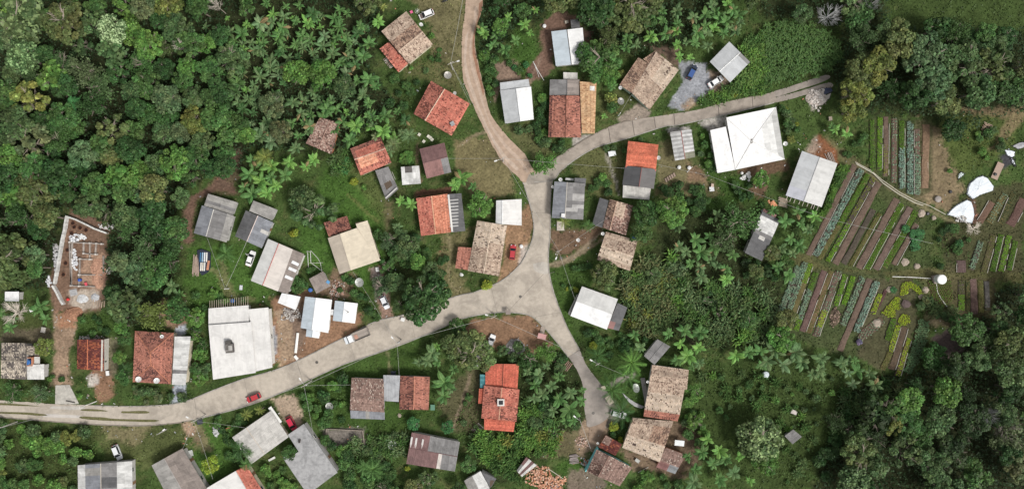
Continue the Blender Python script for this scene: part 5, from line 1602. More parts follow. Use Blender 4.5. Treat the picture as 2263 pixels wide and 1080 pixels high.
slab_thing(498, 664, .8, 1.3, 38, 'grey white board leaning near the row of rafters', (.50, .48, .45), .5, 'board', 'board')
slab_thing(835, 595, .9, 1.2, 8, 'white box on the paved yard beside the cream roof', (.72, .72, .71), .8, 'box', 'box', ma=M_PAINTSHEET)
slab_thing(241, 823, .9, 1.3, 5, 'white wash tub stand right of the small dark red roof', (.75, .75, .75), .8, 'wash_stand', 'wash stand', ma=M_PAINTSHEET)
slab_thing(1753, 909, 1.6, 1.1, -20, 'white and brown crate on the meadow above the lone shed', (.55, .50, .47), .6, 'crate', 'crate')
slab_thing(1572, 418, 1.3, 1.2, 5, 'white sheet pile in the green brush below the striped carport', (.68, .69, .70), .5, 'sheet_pile', 'sheet pile')
slab_thing(1573, 410, .7, .9, -8, 'orange white box lying on the brush', (.62, .48, .40), .7, 'box', 'box')
slab_thing(1408, 1016, 1.3, .9, -35, 'pale grey bench between the cream tan roof and the dark tiled house', (.42, .42, .40), .5, 'bench', 'bench')
slab_thing(507, 944, 1.5, .5, 25, 'orange board at the fence of the pale grey broken roof house', (.58, .19, .12), .9, 'board', 'board')
slab_thing(422, 1000, 1.3, 1.6, 15, 'pale hexagonal slab beside the brownish grey gabled roof', (.46, .48, .46), .3)
slab_thing(602, 1012, 2.0, .55, 28, 'white bench in the narrow yard below the broken pale grey roof', (.62, .62, .60), .5, 'bench', 'bench')
slab_thing(957, 898, 1.2, 1.5, 0, 'green bin right of the red tiled wing', (.10, .22, .15), .9, 'bin', 'bin', ma=M_PLASTIC)
slab_thing(1244, 476, 1.0, 1.0, -5, 'white box with dark opening on the corner of the grey roof at the bend', (.75, .75, .75), .8, 'box', 'box', z=2.9, ma=M_PAINTSHEET)
slab_thing(1258, 397, 2.2, .6, -4, 'white tank bench behind the grey roof at the bend', (.62, .62, .62), 1.0, 'bench', 'bench', ma=M_PAINTSHEET)
slab_thing(1833, 263, .9, 1.1, 5, 'cream stump block at the yellow green tree edge', (.42, .35, .29), .7, 'block', 'block')
slab_thing(1252, 50, 1.0, .8, 8, 'cream chair beside the dark sheet lean-to at the top', (.55, .5, .42), .5, 'chair', 'chair')
slab_thing(2202, 378, 1.9, 4.8, -24, 'brown plank bench beside the white plastic sheet', (.36, .27, .22), .5, 'plank_bench', 'bench', ma=M_WOOD)
slab_thing(891, 705, 1.1, 1.0, -20, 'white cart under the big dark tree at the kerb', (.68, .68, .66), .7, 'cart', 'cart', ma=M_PAINTSHEET)
slab_thing(99, 728, 1.2, 1.5, -10, 'grey concrete box beside the yellow green bush and the dirt driveway', (.40, .38, .35), .7, 'block', 'block')
slab_thing(72, 684, 1.1, 1.0, 20, 'white board under the banana leaves at the left edge', (.7, .7, .68), .5, 'board', 'board')

# five brown bee boxes / crates in a row
for k in range(5):
    slab_thing(1471.5 + k * 4.6, 398 - k * 2.9, .45, 1.1, 22, ('brown narrow board on the dry grass, ' + ('leftmost', 'second from left', 'middle', 'second from right', 'rightmost')[k] + ' of the row of five'), (.32, .24, .20), .2, 'board', 'board')['group'] = 'row of five boards'

def lumber(px, py, n, length, ang, spread, label, cols, layers=1, name='lumber_pile'):
    root = thing(name, label, 'lumber pile', P(px, py))
    b = P(px, py)
    g = random.Random(int(px * 7 + py))
    a = math.radians(ang)
    for k in range(n):
        off = (k / max(1, n - 1) - .5) * spread
        s = g.uniform(-.3, .3)
        c = b + Vector((-math.sin(a) * off + math.cos(a) * s, math.cos(a) * off + math.sin(a) * s, .12 + .1 * (k % (layers + 1))))
        m = MB(); m.box(c, (length * g.uniform(.75, 1.05), .2, .12), a + g.uniform(-.06, .06), jc(g.choice(cols), .12, g)); m.build('plank', M_WOOD, root)
    return root
lumber(434, 586, 8, 5.6, 86, 1.6, 'pile of long bare wooden planks left of the dark tarpaulin', [(.36, .28, .23), (.42, .33, .27), (.30, .23, .19)])
TP = thing('tarp_stack', 'stack of white and blue boards on a dark blue tarpaulin on the lawn', 'stack', P(451, 580))
m = MB(); m.prism([P(x, y) for x, y in pp("437,553 447,550 466,557 466,590 460,602 448,608 442,600 440,575")], .02, .5, (.025, .03, .05)); m.build('tarpaulin', M_CLOTH, TP)
for k, cc in enumerate(((.05, .16, .32), (.3, .45, .58), (.7, .72, .74), (.74, .73, .7))):
    m = MB(); m.box(P(443 + k * 4.6, 568, .58), (.32, 2.6, .12), -.05, cc); m.build('board', M_PAINTSHEET, TP)
for k, cc in enumerate(((.72, .7, .66), (.68, .64, .55), (.72, .72, .70))):
    m = MB(); m.box(P(444 + k * 4.0, 589, .58), (.32, 2.3, .12), -.08, cc); m.build('board', M_PAINTSHEET, TP)
m = MB(); m.box(P(460, 586, .6), (.6, 2.6, .1), -.15, (.52, .24, .15)); m.build('board', M_PAINTSHEET, TP)
lumber(1242, 800, 12, 2.6, 55, 5.0, 'row of split firewood logs beside the lower lane and banana plants', [(.36, .24, .19), (.44, .31, .25), (.30, .20, .16)], 2, 'firewood_pile')
lumber(863, 136, 10, 2.8, 40, 3.0, 'scattered planks beside the orange annex of the large tan roof house', [(.38, .33, .28), (.25, .2, .16), (.5, .46, .42)])
lumber(1835, 350, 5, 3.6, -65, 1.6, 'loose planks leaning beside the barn on red earth', [(.40, .34, .30), (.32, .26, .22)])
lumber(2180, 286, 14, 2.6, -25, 3.0, 'heap of cut branches at the edge of the olive trees', [(.34, .24, .18), (.42, .32, .25)], 2, 'branch_pile')
lumber(1056, 947, 8, 2.6, -40, 2.6, 'heap of dark boards beside the bright orange red house', [(.12, .10, .09), (.35, .32, .3)], 1)
lumber(219, 670, 6, 1.9, 85, 3.0, 'short timber stack at the building site entrance', [(.46, .36, .28), (.36, .28, .22)])
lumber(243, 597, 5, 2.2, 50, 1.2, 'pale poles thrown beside the building site', [(.56, .52, .48), (.48, .44, .4)])
lumber(1268, 1013, 8, 2.6, 8, 2.4, 'grey boards stacked near the turquoise wall', [(.28, .24, .23), (.38, .33, .32), (.20, .17, .17)])
lumber(1236, 103, 3, 2.2, 8, 1.2, 'few boards lying below the narrow white metal roof', [(.3, .27, .23)])
lumber(1686, 398, 4, 2.0, 40, 1.6, 'thin crossed poles beside the small green tree and barn', [(.42, .36, .30)])
lumber(1730, 447, 9, 2.6, -15, 2.2, 'dry palm leaf heap below the barn', [(.30, .25, .20), (.38, .31, .25)], 1, 'leaf_pile')

def heap(px, py, rx, ry, n, label, cols, name='rubble_heap', cat='rubble heap', hgt=.7, size=(.18, .5), dome=None, flat=.7):
    root = thing(name, label, cat, P(px, py))
    g = random.Random(int(px * 3 + py * 5))
    ph = px * .7 + py
    b = P(px, py)
    if dome:
        m = MB()
        N = 18
        rings = []
        for t, zz in ((1.0, 0.0), (.8, .35), (.5, .72), (.2, .95)):
            rings.append([(b.x + rx * t * math.cos(2 * math.pi * k / N) * g.uniform(.88, 1.12), b.y + ry * t * math.sin(2 * math.pi * k / N) * g.uniform(.88, 1.12), hgt * zz * g.uniform(.85, 1.1)) for k in range(N)])
        for i in range(3):
            for k in range(N):
                q = (k + 1) % N
                m.face([rings[i][k], rings[i][q], rings[i + 1][q], rings[i + 1][k]], jc(dome, .1, g))
        m.face(rings[3], dome)
        m.build('mound', M_SOIL, root)
    if n:
        m = MB()
        for k in range(n):
            a, t = g.uniform(0, 6.28), math.sqrt(g.random())
            w = t * (1 + .28 * math.sin(2 * a + ph) + .22 * math.sin(5 * a + 2 * ph))
            x, y = b.x + rx * w * math.cos(a), b.y + ry * w * math.sin(a)
            m.rock((x, y, hgt * (1 - t * t) * (0.95 if dome else .8)), g.uniform(*size), jc(g.choice(cols), .15, g), flat, g.random())
        o = m.build('rubble', M_STONE, root)
        o['kind'] = 'stuff'
    return root
heap(1210, 1066, 4.9, 3.9, 560, 'heap of broken orange roof tiles and bricks at the bottom edge', [(.50, .25, .15), (.58, .33, .22), (.40, .18, .11), (.62, .42, .32)], hgt=.9, size=(.12, .3), flat=.4)
heap(1225, 1076, 2.4, 1.8, 120, 'grey stone rubble at the very bottom beside the orange tile heap', [(.25, .23, .24), (.36, .33, .33)], hgt=.5, size=(.12, .3))
heap(1188, 1050, 2.6, 2.6, 200, 'smaller heap of pale orange tile rubble beside the broken shed', [(.50, .27, .18), (.58, .38, .28), (.40, .22, .16)], hgt=.5, size=(.12, .28), flat=.4)
heap(1845, 700, 1.5, 2.3, 70, 'mound of dry brown soil and burnt stalks in the lower slanted field', [(.20, .14, .11), (.06, .04, .035), (.30, .22, .17)], hgt=.5, size=(.12, .3), dome=(.11, .085, .06), name='soil_mound', cat='soil mound')
heap(1139, 768, 2.5, 2.6, 60, 'grey gravel mound on bare earth beside the dark motorcycle', [(.36, .35, .34), (.44, .43, .42)], hgt=1.0, size=(.15, .35), dome=(.27, .255, .245))
heap(644, 694, 2.3, 2.2, 200, 'heap of pale broken stones below the small white metal roof', [(.36, .33, .31), (.50, .48, .45), (.22, .19, .18)], hgt=.6, size=(.12, .3))
heap(745, 640, 2.4, 2.2, 160, 'scattered brick rubble beside the square brownish shed', [(.38, .22, .17), (.42, .38, .34), (.30, .2, .16)], hgt=.4, size=(.1, .28))
heap(478, 952, 1.0, 1.1, 60, 'grey white stone pile on the front lawn near the kerb', [(.40, .41, .42), (.55, .55, .55)], hgt=.7, size=(.15, .35))
heap(1806, 217, 3.0, 2.3, 150, 'pale sand and stone pile near the end of the east road', [(.62, .58, .54), (.52, .47, .43)], hgt=.9, size=(.15, .4), dome=(.50, .44, .40))
heap(163, 693, 2.5, 2.0, 50, 'red sand pile in front of the building site', [(.36, .2, .13)], hgt=.9, size=(.1, .2), dome=(.34, .185, .12))
heap(200, 746, 3.2, .9, 90, 'low band of grey rubble above the small dark red roof', [(.38, .37, .35), (.48, .46, .44)], hgt=.4, size=(.12, .3))
heap(165, 573, 1.1, 2.5, 60, 'white block rubble inside the building site beside the beams', [(.66, .67, .69), (.56, .57, .6)], hgt=.5, size=(.15, .4))
heap(164, 527, 1.3, 1.2, 45, 'white block rubble at the top of the building site', [(.66, .67, .69), (.55, .56, .6)], hgt=.5, size=(.15, .4))
heap(181, 523, 1.0, .9, 40, 'small white rubble pile right of the larger white one in the building site', [(.68, .69, .70)], hgt=.4, size=(.15, .35))
heap(124, 565, .9, 3.2, 90, 'grey white stones outside the long site wall', [(.50, .50, .52), (.38, .37, .37)], hgt=.4, size=(.15, .38))
heap(109, 624, .7, 1.6, 40, 'white rubble below the corner of the site wall', [(.60, .61, .64)], hgt=.5, size=(.15, .36))
heap(233, 500, 2.4, .9, 60, 'grey white rubble at the top right corner of the building site', [(.48, .47, .46), (.62, .61, .60)], hgt=.4, size=(.12, .35))
heap(218, 602, 2.2, 4.2, 30, 'large salmon coloured sand spread inside the building site', [(.5, .3, .22)], hgt=.5, size=(.1, .2), dome=(.44, .255, .18), name='sand_heap', cat='sand heap')
heap(1292, 1020, 1.2, 1.4, 30, 'grey stones and red bricks beside the turquoise wall', [(.36, .35, .34), (.42, .16, .1)], hgt=.4, size=(.15, .35))
heap(1287, 975, 2.0, 1.3, 70, 'salmon coloured brick rubble at the left of the lane end', [(.42, .28, .22), (.5, .4, .34)], hgt=.3, size=(.12, .3))
heap(1707, 448, .9, .9, 24, 'orange brick stack left of the barn', [(.62, .30, .17), (.55, .25, .14)], hgt=.6, size=(.25, .4), flat=.5, name='brick_heap', cat='brick heap')
heap(1648, 390, 1.6, 1.0, 26, 'white bags piled below the largest white roof', [(.72, .72, .71)], hgt=.5, size=(.3, .5), name='bag_heap', cat='bag heap')
for px, py, r, lab in ((2000, 579, 1.1, 'large tan boulder right of the last brown bed'), (2025, 588, .95, 'tan boulder second right of the last brown bed'), (2036, 471, 1.2, 'flat tan boulder at the top of the last brown bed'), (2062, 482, .8, 'tan boulder beside the path junction of the beds'),
                      (2045, 640, .9, 'tan rock above the light green curved bed'), (1937, 712, 1.3, 'long grey tan rock among kale plants'), (1965, 640, 1.0, 'grey boulder beside the light green curved bed'),
                      (2035, 655, .9, 'grey rock at the end of the curved bed'), (2130, 730, .9, 'ochre stump rock on the brown bare clearing'), (2002, 672, 1.4, 'dark brown rock hollow below the curved bed'), (1020, 607, .6, 'white rock under the big dark tree edge'), (1023, 1029, .6, 'pale rock right of the maroon and grey roof'), (883, 917, .6, 'grey stone slab below the red tiled wing'), (195, 873, .4, 'tan rock on the verge by the concrete driveway')):
    m = MB(); m.rock(P(px, py, -.1), r, (.62, .62, .6) if 'white' in lab else (.12, .09, .085) if 'dark' in lab else jc((.34, .285, .235), .1), .55, px)
    tag(m.build('boulder', M_STONE, None, tuple(P(px, py))), lab, 'boulder')

# white plastic covered ponds
def film(poly, label, z=.5, col=(.66, .71, .76)):
    root = thing('plastic_cover', label, 'plastic cover', P(sum(p[0] for p in poly) / len(poly), sum(p[1] for p in poly) / len(poly)))
    pts = [P(x, y, 0) for x, y in poly]
    c = sum(pts, Vector()) / len(pts)
    g = random.Random(int(poly[0][0]))
    m = MB()
    K = [1.0, .93, .6, .3, 0.0]
    Z = [0.0, z * .75, z * .8, z * .95, z]
    n = len(pts) * 4
    per = []
    for i in range(len(pts)):
        for k in range(4):
            per.append(lerp(pts[i], pts[(i + 1) % len(pts)], k / 4))
    R = [[(c.x + (p.x - c.x) * k * (1 + g.uniform(-.02, .02)), c.y + (p.y - c.y) * k * (1 + g.uniform(-.02, .02)), zz + g.uniform(-.04, .04) * (zz > 0)) for p in per] for k, zz in zip(K, Z)]
    for a, b in zip(R[:-1], R[1:]):
        for i in range(n):
            j = (i + 1) % n
            m.face([a[j], a[i], b[i], b[j]], jc(col, .03, g))
    m.build('sheet', M_CLOTH, root, smooth=True)
    for i in range(0, n, 2):
        p = per[i]
        mm = MB(); mm.box((p.x, p.y, .12), (g.uniform(.25, .7), .12, .2), math.atan2(p.y - c.y, p.x - c.x), (.05, .05, .055)); mm.build('peg', M_WOOD, root)
    return root
film(pp("2138,414 2143,404 2148,400 2157,392 2170,388 2182,393 2196,412 2194,421 2165,431 2150,440 2143,436 2136,428"), 'upper and wider white plastic pond cover with dark pegs along its rim')
film(pp("2092,474 2100,464 2110,455 2120,449 2136,441 2146,445 2151,460 2153,474 2148,494 2130,490 2122,487 2106,478"), 'lower triangular white plastic pond cover with stones at its lower edge')
film(pp("2219,331 2230,332 2242,335 2241,345 2235,348 2225,343"), 'small crumpled white plastic sheet at the right edge', .3)
film(pp("2236,323 2250,316 2263,314 2275,322 2250,330"), 'torn black and white plastic at the far right edge', .3, (.30, .30, .32))
film(pp("2118,385 2124,380 2131,384 2122,393 2117,396"), 'scrap of pale teal plastic on the slope left of the pond covers', .2, (.55, .62, .62))
film(pp("2234,348 2240,355 2244,364 2241,367 2236,358"), 'narrow white plastic strip beside the dark puddle', .15)
film(pp("1819,196 1834,194 1840,201 1832,206 1818,211"), 'dark navy tarpaulin folded on the sand pile', .5, (.035, .045, .09))
film(pp("1820,212 1836,206 1832,218 1826,222 1816,219"), 'pale tan tarpaulin below the navy one', .4, (.45, .42, .38))
heap(2125, 483, 2.0, .9, 40, 'pale stones holding down the lower plastic pond cover', [(.42, .40, .38), (.55, .53, .5)], hgt=.7, size=(.2, .42), name='stone_pile', cat='stone pile')

# ------------------------------------------------------------------ the building site
def block_wall(pts, label, w=.55, h=1.1, col=(.62, .62, .60), z0=0.0, name='site_wall', seglen=1.6):
    root = thing(name, label, 'wall', P(*pts[0]))
    for (x0, y0), (x1, y1) in zip(pts[:-1], pts[1:]):
        a, b = P(x0, y0, 0), P(x1, y1, 0)
        L = (b - a).length
        n = max(1, round(L / seglen))
        for k in range(n):
            c = lerp(a, b, (k + .5) / n)
            m = MB(); m.box((c.x, c.y, z0 + h / 2), (L / n - .06, w * rnd.uniform(.9, 1.1), h * rnd.uniform(.95, 1.03)), math.atan2(b.y - a.y, b.x - a.x), jc(col, .08))
            m.build('wall_block', M_CONC, root)
    return root
block_wall(pp("151,479 147,505 141,530 136,560 131,590 127,610 124,627"), 'long whitish retaining wall on the left side of the building site', .5, 1.1)
block_wall(pp("121,630 131,647 138,662 144,672"), 'short whitish slanted wall at the lower left corner of the building site', .5, 1.2)
block_wall(pp("150,478 172,485 195,496 215,506 240,515"), 'whitish wall along the top of the building site', .45, 1.2)
occupy(pp('112,610 128,520 150,464 245,495 232,560 232,650 215,690 120,690'))
SITE = thing('foundation', 'grid of concrete foundation beams and posts on the bare building site', 'foundation', P(190, 590))
for a in ("155,535 226,539", "155,535 159,631", "161,536 158,632", "186,537 186,560", "200,537 200,573", "214,538 212,562", "186,560 213,562", "161,572 200,573", "178,572 176,631", "157,631 211,633", "230,565 230,604", "178,607 228,607"):
    (x0, y0), (x1, y1) = pp(a)
    A, Bq = P(x0, y0), P(x1, y1); c = (A + Bq) / 2
    m = MB(); m.box((c.x, c.y, .22), ((Bq - A).length, .30, .45), math.atan2(Bq.y - A.y, Bq.x - A.x), jc((.36, .32, .29), .12)); m.build('beam', M_CONC, SITE)
for px, py in ((155, 535), (187, 537), (200, 537), (214, 538), (226, 539), (186, 560), (213, 562), (200, 573), (161, 572), (178, 572), (176, 607), (158, 631), (176, 632)):
    m = MB(); m.box(P(px, py, .5), (.42, .42, 1.0), 0, (.60, .56, .52)); m.build('post', M_CONC, SITE)
for px, py, lab in ((161, 493, 'topmost'), (164, 501, 'second from the top'), (177, 503, 'second from the right along the top wall'), (190, 508, 'rightmost along the top wall'), (158, 515, 'next to the top rubble'), (149, 552, 'beside the beam corner'), (145, 581, 'second lowest'), (140, 606, 'lowest')):
    m = MB(); m.lathe(P(px, py, 0), [(.62, .04), (.45, .065), (.3, .06), (.02, .055)], 12, (.035, .02, .016)); m.lathe(P(px, py, 0), [(.75, 0), (.6, .14), (.48, .03)], 12, (.17, .09, .06))  # flat dark disc paints the shaded depth of the hole
    tag(m.build('dug_hole', M_SOIL, None, tuple(P(px, py))), 'dark dug hole inside the site wall, ' + lab, 'hole', 'dug holes along the site wall')
tank(179, 618, .42, .8, 'blue drum on the building site', (.03, .09, .40))
tank(152, 661, .38, .5, 'red bucket on the lower building site', (.55, .04, .04))
slab_thing(192, 627, .7, .9, 20, 'pink red wheelbarrow tray on the building site', (.60, .09, .12), .5, 'wheelbarrow', 'wheelbarrow', ma=M_PLASTIC)
slab_thing(163, 646, 2.0, 1.7, 12, 'grey cement mixing board on the building site', (.42, .42, .43), .15, 'mixing_board', 'board')
for px, py, rx, ry, lab, c in ((182, 660, 1.6, 1.2, 'light grey cement patch heap on the building site', (.56, .57, .58)), (210, 657, 1.2, 1.1, 'bluish grey gravel heap on the building site', (.45, .46, .48))):
    heap(px, py, rx, ry, 10, lab, [c], hgt=.35, size=(.08, .15), dome=c, name='gravel_heap', cat='gravel heap')
m = thing('clothes_rack', 'whitish folding clothes rack beside the white car and tan roof', 'clothes rack', P(922, 25))
for a in range(4):
    mb = MB(); c = P(922, 25, 1.2); mb.tube([c + Vector((math.cos(a * .785) * .8, math.sin(a * .785) * .8, 0)), c - Vector((math.cos(a * .785) * .8, math.sin(a * .785) * .8, 0))], .045, 4, (.6, .62, .6)); mb.build('bar', M_METAL, m)
mb = MB(); mb.tube([P(922, 25, 0), P(922, 25, 1.25)], .05, 5, (.5, .5, .5)); mb.build('mast', M_METAL, m)
slab_thing(910, 29, .75, .7, 25, 'pink basin stand at the top corner of the large tan roof', (.62, .12, .25), .8, 'basin', 'basin', ma=M_PLASTIC)
slab_thing(445, 930, 1.5, 1.2, 10, 'dark rubbish bin cage at the kerb above the front lawn', (.04, .045, .06), 1.0, 'rubbish_bin', 'bin', ma=M_PLASTIC)
slab_thing(871, 823, 1.3, 1.3, 0, 'dark blue black water barrel rack above the grey metal middle roof', (.025, .03, .05), 1.4, 'barrel_rack', 'rack', ma=M_PLASTIC)
for px, py, lab in ((1203, 59, 'white wash basin on earth left of the narrow white roof'), (1522, 371, 'white round tub near the striped carport'), (1500, 370, 'grey white motor block on dry grass below the striped carport'), (1152, 544, 'white garden chair at the roadside beside the red car'), (833, 613, 'small white ball on the paved yard')):
    tank(px, py, .5 if 'ball' not in lab else .3, .5, lab, (.66, .66, .66), name='wash_tub', cat='tub')
for px, py, lab in ((2050, 472, 'black sack on the flat tan boulder by the beds'), (2100, 424, 'dark and teal bags on the slope'), (2199, 385, 'black bag on the brown plank bench')):
    m = MB(); m.rock(P(px, py, .5 if 'bench' in lab else .1), .55, (.03, .03, .035), .7, px); tag(m.build('sack', M_CLOTH, None, tuple(P(px, py))), lab, 'sack')
fr = thing('planter_frame', 'low wooden frame around a bare plot on the lawn left of the maroon roof', 'fence', P(762, 962))
for a in ("722,946 802,950", "802,950 806,982", "806,982 720,983", "720,983 722,946"):
    (x0, y0), (x1, y1) = pp(a); A, Bq = P(x0, y0), P(x1, y1); c = (A + Bq) / 2
    m = MB(); m.box((c.x, c.y, .3), ((Bq - A).length, .14, .5), math.atan2(Bq.y - A.y, Bq.x - A.x), jc((.33, .28, .24))); m.build('board', M_WOOD, fr)
# fallen grey sheet on the lawn
m = MB()
edge = pp("1375,866 1382,873 1393,882 1406,890 1423,897 1424,899 1417,902 1402,897 1390,888 1379,874")
q = [P(x, y, .35) for x, y in edge]
sl = thing('fallen_sheet', 'curved long grey sheet lying on the lawn left of the tall tan house', 'metal sheet', P(1400, 885))
for k in range(4):
    a, b, c, d = q[k], q[k + 1], q[8 - k], q[9 - k]
    m = MB(); m.prism([a, b, c, d], .30, .36 + .02 * k, jc((.34, .34, .345), .08)); m.build('panel', M_SHEET, sl)
# concrete side terrace of the tall tan house, turquoise wall etc.
m = MB(); m.box(P(1426, 868, .12), (1.2, 8.5, .24), .17, (.33, .31, .30)); tag(m.build('terrace', M_CONC, None, tuple(P(1426, 868))), 'narrow grey concrete terrace along the tall tan house', 'terrace')
m = MB(); m.box(P(1307, 1013, 1.1), (.25, 7.2, 2.2), -.50, (.22, .62, .66)); tag(m.build('garden_wall', M_PLASTER, None, tuple(P(1307, 1013))), 'turquoise painted wall along the left side of the dark tiled house', 'wall')
# ------------------------------------------------------------------ vegetable beds
def leafcloud(C, N, size, col, aspect=1.0, g=nrng):
    """kite-shaped leaves at centres C facing N"""
    n = len(C)
    N = N / np.maximum(np.linalg.norm(N, axis=1, keepdims=True), 1e-6)
    r = g.normal(size=(n, 3))
    a = np.cross(N, r)
    a /= np.maximum(np.linalg.norm(a, axis=1, keepdims=True), 1e-6)
    b = np.cross(N, a)
    s = np.broadcast_to(np.asarray(size, float), (n,))[:, None] if np.ndim(size) else np.full((n, 1), size)
    w = s * .5 * aspect
    l = s * .5
    return np.stack([C - a * l, C + b * w - a * l * .1 - N * s * .06, C + a * l, C - b * w - a * l * .1 - N * s * .06], 1)

def colvar(n, col, amt=.2, g=nrng, yel=.12):
    k = g.uniform(1 - amt, 1 + amt, (n, 1))
    c = np.array(col)[None] * k
    c[:, 0] *= 1 + g.uniform(-yel, yel, n)
    return c

CROPS = {  # rows across, spacing, size, leaves, height, colour
 'kale':  (2, .62, .72, 10, .30, (.21, .30, .20)),
 'kaleb': (2, .60, .76, 10, .32, (.225, .33, .255)),
 'sparsek': (2, .75, .62, 8, .24, (.21, .28, .18)),
 'lime':  (3, .42, .46, 9, .16, (.33, .44, .035)),
 'limed': (3, .36, .44, 8, .16, (.17, .34, .03)),
 'herb':  (4, .32, .46, 8, .24, (.11, .215, .03)),
 'grass': (4, .36, .40, 6, .14, (.14, .16, .045)),
 'yellow': (3, .48, .42, 7, .16, (.22, .26, .03)),
 'brownsp': (3, .40, .24, 5, .10, (.15, .10, .05)),
 'mass':  (4, .55, .85, 9, .55, (.12, .20, .095)),
 'dark':  (3, .45, .42, 7, .2, (.05, .085, .035)),
}
CROPWORD = {'kale': 'grey green kale', 'kaleb': 'blue green kale', 'sparsek': 'sparse pale kale', 'lime': 'yellow green lettuce', 'limed': 'bright green lettuce', 'herb': 'low green herbs',
            'grass': 'thin weedy grass', 'yellow': 'yellowish seedlings', 'brownsp': 'rows of brown sprouts', 'dark': 'dark green plants', None: 'bare brown soil'}

def plants_on(spots, crop, parent, name):
    rows, sp, size, nl, hh, col = CROPS[crop]
    n = len(spots)
    if not n:
        return
    C = np.repeat(np.array(spots), nl, 0)
    ang = nrng.uniform(0, 2 * np.pi, n * nl)
    pk = np.repeat(nrng.uniform(.7, 1.18, n), nl)
    rad = nrng.uniform(.1, .5, n * nl) * size * pk
    off = np.stack([np.cos(ang) * rad, np.sin(ang) * rad, hh * (1 - (rad / size) ** 2 * 2.2) * nrng.uniform(.6, 1.1, n * nl)], 1)
    N = np.stack([np.cos(ang) * .7, np.sin(ang) * .7, np.full(n * nl, 1.0)], 1) + nrng.normal(size=(n * nl, 3)) * .25
    pc = np.repeat(colvar(n, col, .18), nl, 0) * nrng.uniform(.85, 1.15, (n * nl, 1))
    V = leafcloud(C + off, N, size * pk * nrng.uniform(.4, .6, n * nl), None, .85)
    o = parent_loc(parent)
    V -= np.array([o.x, o.y, o.z])
    me = quads_mesh(name, V, pc, M_LEAF)
    ob = link(name, me, parent)
    ob['kind'] = 'stuff'

BEDLIST = []
def bed(a, b, width, crops, where, soilcol=(.125, .075, .056), edge=None, soilh=.22):
    """crops: list of (t0, t1, crop or None) along the bed; edge: 'l' / 'r' / 'lr' pale edging"""
    width *= 1.22
    A, B = P(*a), P(*b)
    mid = (A + B) / 2
    d = (B - A)
    L = d.length
    d.normalize()
    s = Vector((-d.y, d.x, 0))
    w = width * S / 2
    root = thing('planting_bed', '', 'garden bed', (mid.x, mid.y, 0), 'vegetable beds of the market garden')
    BEDLIST.append((root, crops, where))
    m = MB()
    n = max(4, int(L / 1.6))
    g = random.Random(int(a[0] * 3 + a[1]))
    prof = ((-1.0, -.06), (-.8, soilh * .8), (-.3, soilh), (.3, soilh), (.8, soilh * .8), (1.0, -.06))
    rows = []
    for i in range(n + 1):
        c = A + d * (L * i / n) + s * g.uniform(-.10, .10)
        e = .45 if i in (0, n) else 1.0
        rows.append([c + s * (x * w * g.uniform(.92, 1.08)) + Vector((0, 0, z * (e if z > 0 else 1) * g.uniform(.85, 1.15))) for x, z in prof])
    for i in range(n):
        cc = jc(soilcol, .10, g)
        for k in range(5):
            m.face([rows[i][k + 1], rows[i][k], rows[i + 1][k], rows[i + 1][k + 1]], cc)
    m.build('soil', M_SOIL, root)
    for t0, t1, crop in crops:
        if crop is None:
            continue
        r_, sp, size, *_ = CROPS[crop]
        rws = max(2, round(2 * w / sp * .95)) if crop != 'sparsek' else max(2, round(2 * w / sp))
        spots = []
        for k in range(int(L * (t1 - t0) / sp) + 1):
            for r in range(rws):
                if g.random() < (.25 if crop in ('sparsek', 'grass', 'brownsp', 'yellow') else .07):
                    continue
                x = (r + .5) / rws * 2 - 1
                p = A + d * (L * t0 + k * sp + g.uniform(-.09, .09)) + s * (x * w * .88 + g.uniform(-.06, .06))
                spots.append((p.x, p.y, soilh * (1 - .5 * x * x) * .9))
        nm = {'kale': 'kale_plants', 'kaleb': 'kale_plants', 'sparsek': 'kale_plants', 'lime': 'lettuce_plants', 'limed': 'lettuce_plants', 'herb': 'herb_plants', 'grass': 'weed_plants', 'yellow': 'seedling_plants', 'brownsp': 'sprout_plants', 'dark': 'leafy_plants'}[crop]
        plants_on(spots, crop, root, nm)
    for e in edge or '':
        sg = 1 if e == 'l' else -1
        pts = []
        for i in range(n + 1):
            p = A + d * (L * (0.02 + .96 * i / n)) + s * (sg * (w + .04) + g.uniform(-.05, .05))
            pts.append((p.x, p.y, .17))
        k = 0
        for p, q in zip(pts[:-1], pts[1:]):
            if g.random() < .82:
                c = ((p[0] + q[0]) / 2, (p[1] + q[1]) / 2, .14)
                m = MB()
                m.box(c, (math.hypot(q[0] - p[0], q[1] - p[1]) * .96, .10, .24), math.atan2(q[1] - p[1], q[0] - p[0]), jc((.50, .475, .42), .15, g))
                m.build('edging_board', M_WOOD, root)
    occupy([(a[0] - width / 2, a[1]), (a[0] + width / 2, a[1]), (b[0] + width / 2, b[1]), (b[0] - width / 2, b[1])])

BR, PB, DK, OL = (.135, .097, .076), (.135, .098, .082), (.078, .066, .052), (.115, .10, .045)
U, Lw, Tp, Rt, Ri, Lo = ('in the upper slanted field', 'in the lower slanted field', 'in the upright field under the olive trees', 'in the right field above the path', 'right of the round white tank', 'at the bottom below the curved bed')
bed((1888, 364), (1786, 564), 11, [(0, 1, None)], U + ', beside the barn', BR, 'l')
bed((1902, 376), (1801, 566), 14, [(0, 1, 'kaleb')], U, DK)
bed((1917, 386), (1811, 573), 10, [(0, .6, 'herb'), (.6, 1, 'grass')], U, OL)
bed((1929, 395), (1828, 578), 10, [(0, .55, 'yellow'), (.55, 1, 'limed')], U, DK, 'l')
bed((1942, 403), (1845, 583), 13, [(0, 1, None)], U + ', fifth from the barn', BR)
bed((1930, 463), (1864, 583), 12, [(0, 1, None)], U + ', darker and shorter', DK)
bed((1943, 472), (1878, 588), 9, [(0, 1, 'grass')], U, OL, 'l')
